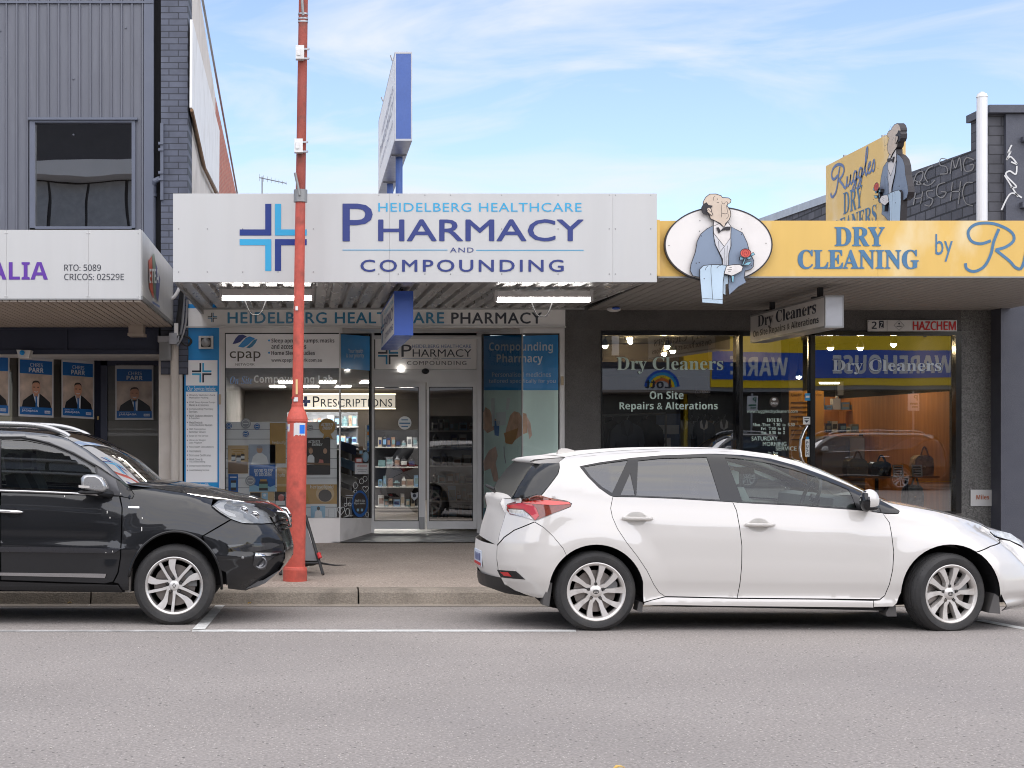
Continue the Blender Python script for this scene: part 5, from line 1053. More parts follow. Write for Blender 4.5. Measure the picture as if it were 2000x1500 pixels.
# ---------- yellow fascia and awning
R = thing('dry_cleaner_awning', 'weathered yellow awning fascia painted DRY CLEANING over grey soffit', 'awning', (XX(1640, AY), AY, 3.0))
zt, zb = ZZ(431, AY), ZZ(540, AY); xa, xb = XX(1284, AY), 8.5
mb = MB(); 
for a, b in ((xa, XX(1715, AY) - .002), (XX(1715, AY), xb)): mb.box(a, b, AY, AY + .03, zb, zt)
mb.build('fascia_panel', M['yellow'], R)
mb = MB(); mb.box(xa, xb, AY - .006, AY + .05, zb - .014, zb); mb.build('edge_trim', M['aludark'], R)
mb = MB(); mb.box(xa, xb, AY + .03, WALL - .02, zt - .25, zt - .22); mb.build('roof_sheet', M['galv'], R)
zw = ZZ(606, WALL); n = int((xb - xa) / .115); mb = MB(); w = (xb - xa) / n
for i in range(n):
    a, b = xa + i * w + .007, xa + (i + 1) * w - .004
    mb.prism([(a, AY + .02, zb - .012), (b, AY + .02, zb - .012), (b, WALL - .02, zw), (a, WALL - .02, zw)], (0, 0, .02), 0)
mb.poly([(xa, AY + .02, zb), (xb, AY + .02, zb), (xb, WALL - .02, zw + .01), (xa, WALL - .02, zw + .01)], 1)
mb.build('soffit', [M['soffitgrey'], M['gap']], R)
fm = flat(AY - .004); mb = MB()
mb.text('DRY', 'sb', (1630.5, 1727.5, 444, 480), fm, 0, bold=.9); mb.text('CLEANING', 'sb', (1558.8, 1794.2, 488, 525), fm, 0, bold=.9); mb.text('by', 'n', (1827, 1861, 457, 511), fm, 0)
mb.build('lettering', [M['bluegrey'], M['scriptblue']], R)
def stroke(mb, pts, w, f, m=0):
    q = []
    pts = [Vector(p) for p in pts]
    for i in range(len(pts) - 1):
        p0, p1, p2, p3 = pts[max(0, i - 1)], pts[i], pts[i + 1], pts[min(len(pts) - 1, i + 2)]
        for t in np.linspace(0, 1, 9)[:-1]: q.append(.5 * ((2 * p1) + (p2 - p0) * t + (2 * p0 - 5 * p1 + 4 * p2 - p3) * t * t + (3 * p1 - p0 - 3 * p2 + p3) * t ** 3))
    q.append(pts[-1]); mb.ribbon(q, w, f, m)
# script R u g g l e s, drawn in a 0..1 style box of pixels: R spans 1883-1985
RUG = [[(1940, 470), (1918, 476), (1898, 470), (1892, 452), (1908, 438), (1940, 436), (1968, 444), (1986, 456), (1988, 470), (1972, 482), (1950, 488)], [(1957, 447), (1946, 472), (1940, 496), (1926, 520), (1905, 530), (1889, 525), (1886, 514)], [(1950, 488), (1964, 498), (1980, 510), (1992, 522), (2004, 524), (2012, 505), (2014, 492)],
       [(2014, 492), (2010, 512), (2018, 524), (2032, 516), (2040, 494), (2037, 514), (2046, 524), (2056, 514)], [(2084, 496), (2070, 492), (2060, 506), (2064, 522), (2078, 516), (2086, 496), (2080, 530), (2064, 550), (2054, 542), (2076, 524), (2096, 512)], [(2124, 496), (2110, 492), (2100, 506), (2104, 522), (2118, 516), (2126, 496), (2120, 530), (2104, 550), (2094, 542), (2116, 524), (2136, 512)], [(2136, 512), (2160, 470), (2164, 444), (2154, 450), (2146, 500), (2152, 524), (2166, 514)], [(2166, 510), (2182, 500), (2180, 492), (2168, 500), (2168, 520), (2184, 522), (2196, 508)], [(2196, 508), (2208, 492), (2214, 510), (2206, 524), (2194, 520)]]
mb = MB()
for i, s in enumerate(RUG): stroke(mb, [(1883 + (a - 1883) * .92, b) for a, b in s], 5.6 if i < 3 else 4.6, flat(AY - .004 - .0006 * (i % 3)))
mb.build('script_lettering', M['bluegrey'], R)
mb = MB(); mb.box(XX(1283.5, AP) + .002, XX(1283.5, AP) + .03, AP + .02, AY + .3, zb, zt); mb.build('end_cap', M['yellow'], R)

# ---------- butler figure, drawn once as polygons (a waiter with towel and rose)
BUT = {'head': [(600, 190), (625, 145), (670, 110), (740, 108), (800, 128), (812, 148), (880, 152), (912, 175), (905, 205), (870, 228), (868, 240), (885, 270), (905, 300), (908, 350), (890, 400), (850, 440), (832, 485), (790, 440), (720, 405), (680, 385), (665, 345), (640, 300), (610, 240), (597, 215)],
 'hair': [(580, 260), (600, 225), (635, 205), (655, 235), (702, 243), (682, 268), (650, 262), (632, 285), (635, 318), (650, 340), (608, 335), (585, 308)],
 'ear': [(636, 280), (650, 262), (672, 262), (688, 280), (692, 312), (706, 338), (690, 350), (662, 328), (642, 308)],
 'shirt': [(718, 405), (780, 442), (832, 487), (850, 452), (875, 425), (912, 476), (905, 640), (880, 690), (835, 700), (715, 560), (712, 470)],
 'vest': [(713, 548), (835, 700), (906, 602), (908, 700), (885, 780), (880, 918), (818, 908), (815, 840), (780, 770), (735, 680)],
 'bow': [(748, 488), (775, 550), (800, 522), (850, 510), (895, 516), (906, 478), (850, 482), (815, 502), (790, 526), (768, 484)],
 'jacketl': [(722, 458), (640, 500), (570, 560), (530, 640), (510, 760), (460, 900), (450, 970), (480, 1030), (560, 1046), (562, 950), (600, 915), (690, 905), (818, 906), (800, 830), (760, 740), (725, 640), (711, 550)],
 'jacketr': [(903, 474), (1040, 545), (1090, 650), (1120, 760), (1168, 860), (1162, 930), (1130, 960), (1068, 975), (1060, 1050), (1082, 1105), (1000, 1150), (890, 1245), (880, 1150), (884, 1030), (945, 1000), (880, 912), (880, 800), (912, 690)],
 'tail': [(822, 1015), (882, 1028), (880, 1120), (851, 1128), (851, 1248), (816, 1230)],
 'towel': [(560, 955), (600, 915), (690, 905), (800, 905), (862, 916), (836, 990), (822, 1100), (818, 1348), (585, 1332), (560, 1050)],
 'hand': [(862, 918), (940, 904), (1010, 904), (1046, 930), (1030, 978), (980, 1005), (920, 1032), (870, 1016), (834, 1008), (846, 960)],
 'leafa': [(1010, 815), (1058, 825), (1045, 848), (1012, 852)], 'leafb': [(1085, 822), (1142, 810), (1126, 845), (1100, 846)], 'leafc': [(1132, 792), (1160, 765), (1180, 790), (1145, 808)], 'leafd': [(1052, 908), (1090, 877), (1148, 866), (1112, 910)],
 'stem': [(1060, 838), (1078, 840), (1048, 915), (1034, 908)], 'stemb': [(915, 1032), (946, 1030), (942, 1102), (920, 1096)]}
BCOL = dict(head=0, hair=1, ear=0, shirt=2, vest=3, bow=1, jacketl=4, jacketr=4, tail=5, towel=5, hand=2, leafa=6, leafb=6, leafc=6, leafd=6, stem=6, stemb=6)
BORD = ['tail', 'jacketr', 'jacketl', 'shirt', 'vest', 'head', 'bow', 'hair', 'ear', 'towel', 'hand', 'stem', 'stemb', 'leafa', 'leafb', 'leafc', 'leafd']
BLINES = [[(714, 182), (710, 165), (716, 145), (732, 134)], [(752, 152), (756, 168), (764, 178)], [(750, 202), (765, 208), (776, 200)], [(806, 188), (812, 212), (828, 220), (840, 210)], [(842, 204), (860, 196), (870, 206), (868, 226)], [(798, 226), (802, 262), (806, 320), (800, 372)], [(858, 236), (866, 280), (876, 320)], [(800, 324), (830, 330), (850, 332), (874, 322)], [(876, 330), (880, 356), (872, 378), (858, 384)], [(640, 300), (656, 284), (668, 300), (684, 306)],
          [(620, 968), (630, 940), (652, 920)], [(692, 908), (684, 960), (690, 1080), (704, 1300)], [(750, 945), (770, 922), (800, 912)], [(586, 1284), (816, 1300)], [(870, 958), (920, 960)], [(880, 982), (908, 984)], [(892, 938), (920, 936)], [(718, 470), (776, 442)], [(780, 770), (836, 700)], [(800, 800), (812, 900)], [(840, 720), (842, 910)], [(868, 690), (862, 910)], [(770, 640), (776, 740)]]
def butler(parent, fm, back, cols, sw):
    """fm(zx, zy, layer) -> point; one part per garment"""
    names = dict(head='head', hair='hair', ear='ear', shirt='shirt', vest='waistcoat', bow='bow_tie', jacketl='jacket', jacketr='jacket', tail='coat_tail', towel='towel', hand='hand', leafa='leaf', leafb='leaf', leafc='leaf', leafd='leaf', stem='stem', stemb='stem')
    for i, k in enumerate(BORD):
        mb = MB(); mb.prism([fm(x, y, i) for x, y in BUT[k]], back * (1 + .002 * i), 0, 1)
        mb.ribbon(BUT[k], sw, lambda x, y: fm(x, y, i + .35), 1, True)
        mb.build(names[k], [cols[BCOL[k]], cols[1]], parent)
    mb = MB(); i = len(BORD); mb.shape(ell(1075, 775, 60, 50, 24), lambda x, y: fm(x, y, i), 0); mb.ribbon(ell(1075, 775, 60, 50, 24), sw, lambda x, y: fm(x, y, i + .4), 1, True)
    stroke(mb, [(1040, 790), (1050, 745), (1085, 735), (1110, 770), (1090, 805), (1060, 800), (1062, 765), (1085, 765), (1082, 785)], sw * .8, lambda x, y: fm(x, y, i + .8), 2); mb.build('rose', [cols[7], cols[1], cols[8]], parent)
    mb = MB()
    for l in BLINES: stroke(mb, l, sw * .75, lambda x, y: fm(x, y, i + 1.2))
    for x, y in ((575, 582), (1028, 562), (518, 888), (552, 882), (1140, 918), (608, 1064)): mb.shape(ell(x, y, 7, 7, 8), lambda a, b: fm(a, b, i + 1.2))
    mb.build('drawn_lines', cols[1], parent)
bc = [mat('painted face', srgb(206, 188, 170), .55, var=.04), mat('painted black', srgb(42, 38, 42), .55), mat('painted white', srgb(226, 220, 216), .55, var=.05, dirt=srgb(170, 160, 158), dirts=6, dirtamt=.4), mat('painted grey stripe', srgb(202, 202, 206), .55, var=.05), mat('painted blue jacket', srgb(126, 140, 160), .55, var=.08, vs=2), mat('painted pale blue', srgb(184, 204, 220), .55, var=.06), mat('painted leaf', srgb(128, 178, 196), .55), mat('painted rose', srgb(204, 84, 72), .55, var=.2, vs=20), mat('painted rose dark', srgb(150, 44, 44), .55)]
R = thing('butler_sign', 'oval white sign with painted butler holding towel and rose on the yellow fascia', 'sign', P(1403, 550, AY - .05))
z2 = lambda a, b: (1270 + a / 5.77, 360 + b / 5.77)
oval = [z2(*p) for p in ell(770, 680, 608, 425, 64)]
mb = MB(); mb.prism([P(*p, AY - .06) for p in oval], (0, .05, 0), 0, 1); mb.build('oval_board', [mat('off white board', srgb(226, 221, 217), .5, var=.04, dirt=srgb(190, 182, 176), dirts=2, dirtamt=.4), bc[1]], R)
mb = MB(); mb.ribbon([z2(*p) for p in ell(770, 680, 603, 421, 64)], 2.6, flat(AY - .063), 0, True)
for x, y in ((212, 688), (555, 528), (1305, 664), (560, 410), (1030, 502)): mb.shape([z2(*p) for p in ell(x, y, 6, 6, 8)], flat(AY - .064))
mb.build('border', bc[1], R)
butler(R, lambda x, y, l: P(*z2(x, y), AY - .085 - .0035 * l), Vector((0, .022, 0)), bc, 7)
# rooftop panel sign with the same butler on its street edge
xr_ = XX(1750, 16.4)
R = thing('rooftop_sign', 'faded yellow panel sign with butler cut out rising behind the fascia', 'sign', (xr_, 17.4, 3.4))
dN, dF = 16.4, xr_ * F / (1613 - VX)
mb = MB(); mb.box(xr_, xr_ + .10, dN, dF, 3.2, 4.60); mb.build('panel', M['yellowroof'], R)
mb = MB()
for y in (16.9, 18.1): mb.tube([(xr_ + .05, y, 3.0), (xr_ + .05, y, 3.25)], .03, 8); mb.tube([(xr_ + .05, y, 4.6), (xr_ + .05, y, 4.64)], .02, 8)
mb.build('bracket', M['galv'], R)
onp = lambda k: (lambda y, z: Vector((xr_ - .002 - .002 * k, y, z)))
mb = MB(); fp = onp(1)
# lettering reads from far (left) to near (right): u runs from dF down to dN
mb.text('DRY', 'sb', (18.0, 17.38, 4.19, 3.95), lambda a, b: fp(a, b), 0); mb.text('CLEANERS', 'sb', (18.5, 16.95, 3.92, 3.72), lambda a, b: fp(a, b), 0); mb.build('lettering', M['bluegrey'], R)
mb = MB()
su = lambda x: 18.42 - (x - 1886) / (2214 - 1886) * (18.42 - 17.0); sv = lambda y: 4.13 + (550 - y) / (550 - 432) * .42
fpx = lambda k: (lambda a, b: onp(k)(su(a), sv(b) + (a - 1886) * .0002))
for i, s in enumerate(RUG): stroke(mb, s, 9 if i < 3 else 7, fpx(1 + .3 * (i % 3)))
mb.build('script_lettering', M['scriptblue'], R)
yb0, yb1 = 16.22, 15.02
def fmr(x, y, l):
    t = (x - 450) / 725; yy = 16.0 - (1 - t) * 0 ; yy = 15.97 + t * .86        # mirrored: nose towards the far side
    return Vector((xr_ - .03 - .0035 * l, yy, 3.57 + (1348 - y) / 1243 * 1.07))
butler(R, fmr, Vector((.065, 0, 0)), bc, 5)

# ---------- building on the right: slate wall below, dark brick above
R = thing('grey_brick_building', 'dark grey brick building with sprayed graffiti beyond the dry cleaner', 'building', (8.6, 19.3, .15))
bx = XX(1935, 19.4) + .0
mb = MB(); mb.box(bx, bx + 4, 19.5, 19.7, .05, 3.2); mb.pbox(1955, 2350, 596, 1090, 19.2, .3); mb.build('front_wall', M['slate'], R)
sx = 8.24
def ons(u, v, off=.0): d = (sx - off) * F / (u - VX); return Vector((sx - off, d, H + (VY - v) * d / F))
mb = MB(); mb.prism([(sx, 19.5, 2.6), (sx, 29, 2.6), (sx, 29, 5.27), (sx, 19.5, 4.97)], (.25, 0, 0)); mb.build('side_wall', M['blackbrick'], R)
mb = MB(); mb.prism([(sx - .03, 24.9, 5.12), (sx - .03, 29, 5.25), (sx - .03, 29, 5.38), (sx - .03, 24.9, 5.24)], (.3, 0, 0)); mb.build('coping', M['galv'], R)
mb = MB(); mb.prism([P(1930, 440, 19.35), P(2300, 440, 19.35), P(2300, 222, 19.35), P(1930, 222, 19.35)], (0, .5, 0)); mb.build('front_pier', M['blackbrickx'], R)
mb = MB(); mb.prism([P(1965, 440, 19.28), P(2300, 440, 19.28), P(2300, 222, 19.28), P(1965, 222, 19.28)], (0, .06, 0)); mb.build('rendered_face', M['slate'], R)
mb = MB(); mb.box(XX(1927, 19.3), XX(2300, 19.3), 19.22, 19.9, ZZ(222, 19.3), ZZ(207, 19.3)); mb.box(XX(1992, 19.3), XX(2300, 19.3), 19.2, 19.3, ZZ(275, 19.2), ZZ(266, 19.2)); mb.box(XX(1990, 19.3), XX(2300, 19.3), 19.2, 19.3, ZZ(405, 19.2), ZZ(394, 19.2)); mb.build('cornice', M['slate'], R)
GR = [[(1783, 360), (1790, 340), (1802, 335), (1800, 350), (1790, 360), (1806, 358)], [(1812, 356), (1806, 344), (1812, 330), (1822, 324)], [(1852, 312), (1838, 310), (1836, 322), (1848, 326), (1850, 338), (1836, 340)], [(1856, 340), (1860, 312), (1866, 328), (1874, 308), (1878, 334)], [(1902, 312), (1888, 308), (1882, 320), (1886, 334), (1898, 332), (1902, 322), (1894, 322)], [(1784, 400), (1788, 376)], [(1798, 398), (1802, 374)], [(1786, 388), (1800, 386)], [(1822, 372), (1810, 374), (1812, 384), (1822, 390), (1816, 402), (1806, 400)], [(1846, 356), (1832, 362), (1830, 380), (1840, 386), (1848, 376), (1838, 374)], [(1856, 392), (1860, 356)], [(1872, 398), (1876, 354)], [(1857, 374), (1876, 374)], [(1900, 356), (1886, 358), (1880, 376), (1886, 396), (1900, 402)], [(1786, 352), (1812, 362), (1826, 352)]]
mb = MB()
for g_ in GR: stroke(mb, g_, 1.9, lambda u, v: ons(u, v, .012))
mb.build('spray_graffiti', mat('pale spray paint', srgb(140, 137, 134), .7, var=.25, vs=3), R)
mb = MB()
for g_ in ([(1976, 283), (1969, 298), (1974, 296), (1966, 312), (1974, 306), (1986, 320), (1975, 316)], [(1986, 324), (1984, 340), (1972, 334), (1965, 342), (1985, 364), (1974, 366)], [(1962, 342), (1988, 384)], [(1996, 386), (1974, 378), (1956, 410)]): stroke(mb, g_, 3.0, flat(19.27))
mb.build('spray_tag', mat('white spray paint', srgb(206, 206, 206), .7), R)
r = thing('vent_pipe', 'tall white vent pipe beside the dark brick pier', 'pipe', P(1918, 440, 19.1)); mb = MB(); mb.tube([P(1918, 470, 19.1), P(1918, 190, 19.1)], .062, 16); mb.build('pipe', mat('white pipe', (.72, .72, .74), .4, var=.03), r)
mb = MB(); mb.tube([P(1918, 190, 19.1), P(1918, 183, 19.1)], [.068, .052], 16); mb.tube([P(1918, 183, 19.1), P(1918, 180, 19.1)], .03, 12); mb.build('cap', M['whitepaint'], r)
# ================================================================== STREET FURNITURE
r = thing('street_pole', 'tall faded red tapered street pole with flared collar and peeling stickers', 'pole', P(576, 1132, 15.2))
pm = mat('faded red pole paint', srgb(190, 84, 70), .6, var=.16, vs=2.2, var2=.10, vs2=30, dirt=srgb(122, 62, 52), dirts=7, dirtamt=.75, bump=.2, bs=40)
d = 15.2
def cpt(v): return Vector(((576.5 + (1110 - v) * (592.5 - 576.5) / 1110 - VX) * d / F, d, ZZ(v, d)))
pr = lambda w: w * .5 * d / F
mb = MB(); n = 40
def rings(lst, m=0):
    b = [(cpt(v), pr(w)) for v, w in lst]; mb.tube([q[0] for q in b], [q[1] for q in b], n, m)
rings([(1108, 39), (1000, 39), (838, 38), (824, 38)]); mb.build('lower_shaft', pm, r)
mb = MB(); rings([(1140, 47), (1112, 47), (1108, 44.5), (1106, 39)]); mb.build('base', pm, r)
mb = MB(); rings([(826, 38), (823, 41), (818, 41.5), (814, 39), (806, 34), (799, 27), (795, 23.5), (792, 23.5), (790, 24), (788, 21)]); mb.build('collar', pm, r)
pm2 = mat('weathered upper pole paint', srgb(148, 70, 58), .7, var=.2, vs=3.5, dirt=srgb(112, 70, 60), dirts=9, dirtamt=.8, bump=.3, bs=60)
mb = MB(); rings([(790, 21.5), (600, 20.5), (395, 19.5)]); mb.build('middle_shaft', pm, r)
mb = MB(); rings([(395, 19.3), (200, 18.6), (-60, 17.6)]); mb.build('upper_shaft', pm2, r)
mb = MB()
for v, w in ((389, 21.5), (373, 21), (372, 21), (43, 20), (37, 20), (28, 20)): rings([(v + 1.6, w), (v - 1.6, w)])
mb.build('strap', M['galv'], r)
mb = MB(); c0 = cpt(388) + Vector((0, -.06, 0)); mb.tube([cpt(384) + Vector((-.01, -.07, 0)), cpt(362) + Vector((-.03, -.075, 0)), cpt(340) + Vector((-.055, -.08, 0))], .013, 8); mb.tube([cpt(34) + Vector((0, -.07, 0)), cpt(10) + Vector((-.01, -.08, 0)), cpt(-40) + Vector((-.02, -.09, 0))], .013, 8); mb.tube([cpt(395), cpt(371)], .065, 24); mb.build('conduit', M['aludark'], r)
for v in (108, 289):
    c = cpt(v); mb = MB(); mb.box(c.x - .065, c.x + .015, c.y - .13, c.y - .05, c.z - .062, c.z + .066); mb.box(c.x - .05, c.x - .02, c.y - .14, c.y - .12, c.z - .03, c.z + .03); o = mb.build('connection_box', M['whitepaint'], r)
    mb = MB()
    for dz in (-.045, .045): mb.box(c.x - .02, c.x + .06, c.y - .07, c.y - .045, c.z + dz - .008, c.z + dz + .008); mb.ball((c.x + .055, c.y - .06, c.z + dz), .012, n=6)
    mb.build('bracket', M['galv'], o)
mb = MB()
for a, b, v0, v1, m in ((577.5, 581.5, 741, 770, 0), (573.5, 582, 776, 784, 1), (577, 582, 598, 606, 1), (569.5, 575, 775, 779, 2)):
    u0, u1 = a, b; k = 15.2 - pr(24) - .003; mb.prism([P(u0, v1, k), P(u1, v1, k), P(u1, v0, k), P(u0, v0, k)], (0, .04, 0), m)
mb.build('sticker', [mat('yellowed sticker', srgb(226, 196, 140), .6), M['whitepaint'], mat('red sticker', srgb(170, 50, 44), .5)], r)
# torn poster wrapped round the shaft
mb = MB(); 
def wrapq(a0, a1, v0, v1, k, m, jag=0):
    q = 8; rnd = random.Random(int(a0 * 10 + v0))
    for i in range(q):
        A, B = a0 + (a1 - a0) * i / q, a0 + (a1 - a0) * (i + 1) / q; j0, j1 = rnd.uniform(-jag, jag), rnd.uniform(-jag, jag)
        def pp(a, v): c = cpt(v); R_ = pr(38.2) + k; return c + Vector((R_ * math.sin(a), -R_ * math.cos(a), 0))
        mb.poly([pp(A, v1 + j0), pp(B, v1 + j1 * .3), pp(B, v0 + j1 * .2), pp(A, v0 + j0 * .2)], m)
wrapq(-.35, .95, 826, 850, .001, 0, 3); wrapq(.25, .86, 830, 847, .002, 1); wrapq(-1.35, -.85, 828, 842, .001, 0, 4); wrapq(-1.3, -1.1, 833, 838, .002, 1)
mb.build('torn_poster', [M['whitepaint'], mat('poster blue remains', srgb(20, 116, 224), .5)], r)

r = thing('sandwich_board', 'folding black framed footpath sign mostly hidden behind the red pole', 'sign board', P(605, 1120, 15.7))
mb = MB()
def leg(a, b, d0, d1): mb.tube([P(*a, d0), P(*b, d1)], .016, 8)
leg((597, 1008), (631, 1122), 16.0, 15.5); leg((545, 1008), (548, 1122), 16.0, 15.5); leg((596, 1008), (603, 1100), 16.0, 16.6); leg((545, 1008), (545, 1100), 16.0, 16.6); mb.tube([P(545, 1008, 16), P(597, 1008, 16)], .016, 8); mb.tube([P(548, 1100, 15.6), P(624, 1100, 15.6)], .012, 8)
mb.build('frame', M['black'], r)
mb = MB(); mb.prism([P(550, 1012, 15.98), P(594, 1012, 15.98), P(619, 1095, 15.62), P(552, 1095, 15.62)], (0, .015, 0)); mb.build('board', mat('grey board', srgb(90, 90, 92), .5), r)
mb = MB(); mb.tube([P(622, 1080, 15.62), P(625, 1090, 15.60)], .02, 8); mb.build('reflector', M['red'], r)
r = thing('sand_bag', 'slumped black weight bag on the footpath beside red pole', 'bag', P(610, 1106, 15.9)); mb = MB(); mb.ball(P(606, 1092, 15.9) , .085, sq=(1.15, 1.0, .8)); mb.ball(P(592, 1094, 15.95), .09, sq=(1.3, 1, .75)); mb.build('sack', mat('black canvas', (.012, .012, .012), .9, bump=.4, bs=20), r)
mb = MB(); mb.tube([P(621, 1099, 15.85), P(640, 1102, 15.8), P(655, 1104, 15.78), P(676, 1103.5, 15.8)], [.012, .01, .008, .003], 6); mb.build('strap', M['black'], r)
def leaf(u, v, k, rot, label):
    c = G(u, v, .006); mb = MB(); pts = [(0, 0), (.4, .25), (.8, .2), (1, 0), (.8, -.2), (.4, -.25)]
    q = [c + Vector(((a * math.cos(rot) - b * math.sin(rot)) * k, (a * math.sin(rot) + b * math.cos(rot)) * k, .012 * math.sin(a * 3) + .01 * abs(b))) for a, b in pts]
    mb.prism(q, (0, 0, .003)); tag(mb.build('fallen_leaf', mat('autumn leaf', srgb(214, 176, 92), .7, var=.1)), label, 'leaf', 'fallen leaves on the road')
leaf(1196, 1503, .06, .25, 'yellow fallen leaf at the bottom edge of the photo'); leaf(131, 1179, .05, .3, 'yellow leaf in the gutter under the black car'); leaf(484, 1180, .04, 1.0, 'pale leaf in the gutter right of the black car wheel')
rnd = random.Random(4)
mb = MB()
for _ in range(150):
    u, v = rnd.uniform(-50, 2050), 1190 + 330 * rnd.random() ** .8; c = G(u, v, .003); s = rnd.uniform(.002, .005)
    mb.ball(c, s, n=5, sq=(1.3, 1, .6))
tag(mb.build('road_grit', mat('pale grit', srgb(190, 184, 178), .8, var=.3)), 'pale loose grit scattered over the asphalt road', 'grit', kind='stuff')

# ================================================================== OPPOSITE SIDE OF THE STREET (seen in reflections)
OY = -9.0
def obuild(name, label, x0, x1, z1, m): 
    r = thing(name, label, 'building', ((x0 + x1) / 2, OY, .06)); mb = MB(); mb.box(x0, x1, OY - 8, OY, 0, z1); mb.build('wall', m, r); return r
yel = mat('yellow painted wall', srgb(255, 214, 10), .6, var=.06, bump=.1); nav = mat('store banner blue', srgb(10, 84, 190), .5, var=.04)
r = obuild('yellow_store', 'yellow warehouse store with blue banner across the street, seen in window reflections', 14.6, 36, 5.4, yel)
mb = MB(); mb.box(14.46, 36, OY, OY + 2.6, 2.75, 2.87); mb.build('awning', M['aludark'], r)
mb = MB(); mb.box(14.46, 36, OY + 2.6, OY + 2.68, 2.87, 4.75); mb.build('fascia', yel, r)
mb = MB(); mb.box(14.48, 36, OY + 2.68, OY + 2.7, 3.09, 3.89); mb.build('banner', nav, r)
of = lambda y: (lambda a, b: Vector((-a, y, b)))
mb = MB(); mb.text('WAREHOUSE', 'b', (-18.46, -15.04, 3.75, 3.22), of(OY + 2.704), 0, bold=.008); mb.build('lettering', M['whitetext'], r)
mb = MB(); mb.box(14.7, 36, OY, OY + .05, .08, 2.75); mb.build('shop_window', mat('dark shop front', srgb(40, 40, 44), .2, var=.3), r)
mb = MB()
for x in (17.6, 18.9, 21, 23): mb.box(x, x + .07, OY + 2.68, OY + 2.74, 4.25, 4.75)
mb.build('bracket', M['black'], r)
r = obuild('dark_corner_building', 'charcoal building with tall white window frames across the street', 6.9, 14.45, 6.4, mat('charcoal wall', srgb(56, 56, 64), .6, var=.1))
mb = MB()
for x in (8.0, 9.6, 11.2): mb.box(x, x + .22, OY, OY + .08, 3.9, 6.0); mb.box(x + 1.1, x + 1.32, OY, OY + .08, 3.9, 6.0)
mb.build('window_frame', M['whitepaint'], r)
mb = MB()
for x in (8.22, 9.82, 11.42): mb.box(x, x + .88, OY, OY + .03, 4.0, 5.9)
mb.build('window', mat('dark window', srgb(46, 50, 58), .1, var=.3), r)
mb = MB(); mb.box(6.9, 14.45, OY, OY + 2.6, 2.70, 2.77); mb.build('awning', M['soffitcream'], r)
mb = MB(); mb.box(6.9, 14.44, OY + 2.6, OY + 2.66, 2.77, 3.38); mb.build('fascia', M['white'], r)
mb = MB(); f = of(OY + 2.668)
for k, (rr, m) in enumerate(((.50, 0), (.42, 1), (.34, 2), (.26, 3))): stroke(mb, [(-13.0 + rr * math.cos(t), 2.82 + rr * math.sin(t)) for t in np.linspace(0.1, math.pi - .1, 10)], .075, f, m)
mb.text('Lott', 'b', (-13.25, -12.5, 3.08, 2.82), of(OY + 2.672), 4); mb.text('the', 's', (-13.1, -12.94, 3.18, 3.12), of(OY + 2.672), 4); mb.build('logo', [nav, M['skyblue'], yel, mat('logo orange', srgb(226, 120, 40), .5), M['inktext']], r)
mb = MB(); mb.box(7.0, 14.3, OY, OY + .05, .08, 2.7); mb.build('shop_window', mat('grey shop front', srgb(70, 66, 64), .2, var=.4), r)
cols = ((-34, -25, 5.2, (150, 136, 120)), (-25, -16, 4.9, (96, 80, 70)), (-16, -9, 5.4, (120, 120, 124)), (-9, -4, 12.0, (84, 82, 84)), (-4, 6.8, 5.3, (104, 104, 110)))
labs = ('tan shop across the street', 'low brown shop across the street', 'grey shop across the street', 'tall dark block with pale balcony bands across the street', 'slate shop with white balcony band across the street')
for (a, b, hh, c), lab in zip(cols, labs):
    r = obuild('opposite_shop', lab, a, b, hh, mat('wall of ' + lab, srgb(*c), .7, var=.1))
    mb = MB(); mb.box(a + .05, b - .05, OY, OY + 2.6, 2.75, 2.9); mb.build('awning', M['soffitcream'], r)
    mb = MB(); mb.box(a + .05, b - .05, OY + 2.6, OY + 2.66, 2.8, 3.5); mb.build('fascia', M['whitepaint'] if a in (-16, -4) else mat('fascia of ' + lab, srgb(c[0] - 30, c[1] - 20, c[2] - 10), .5), r)
    mb = MB(); mb.box(a + .4, b - .4, OY, OY + .04, .5, 2.6); mb.build('shop_window', mat('front of ' + lab, srgb(50, 50, 54), .15, var=.5), r)
    if 5.5 < hh < 10:
        mb = MB(); x = a + .8
        while x < b - 1.5: mb.box(x, x + 1.1, OY, OY + .03, 4.2, min(hh - .6, 5.8)); x += 2.0
        mb.build('window', mat('upper windows of ' + lab, srgb(60, 64, 72), .1, var=.4), r)
    if hh > 10:
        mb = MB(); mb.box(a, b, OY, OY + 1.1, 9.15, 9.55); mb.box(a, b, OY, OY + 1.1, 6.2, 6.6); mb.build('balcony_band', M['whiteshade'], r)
        mb = MB()
        for k in range(4): mb.box(a + .1 + k * 1.2, a + 1.2 + k * 1.2, OY, OY + .06, 7.3, 9.1)
        mb.build('wall_panel', M['galv'], r)
    mb = MB(); mb.box(a, b, OY - .3, OY + .12, hh, hh + .25); mb.build('parapet', M['cream'], r)
for x, lab in ((17.2, 'parking sign on a pole across the street near the yellow store'), (-6.5, 'parking sign on a pole across the street near the tall dark block')):
    r = thing('parking_sign', lab, 'sign', (x, -6.0, .06)); mb = MB(); mb.tube([(x, -6.0, 0), (x, -6.0, 2.7)], .03, 10); mb.build('pole', M['galv'], r)
    mb = MB(); mb.box(x - .17, x + .17, -5.97, -5.955, 2.15, 2.62); mb.build('plate', M['whitepaint'], r); mb = MB(); f = of(-5.95); mb.text('P', 'b', (-x - .12, -x + .0, 2.58, 2.42), f); mb.shape(rect(-x - .12, -x + .12, 2.36, 2.31), f); mb.shape(rect(-x - .12, -x + .06, 2.27, 2.23), f); mb.build('lettering', mat('sign green', srgb(40, 110, 80), .5), r)
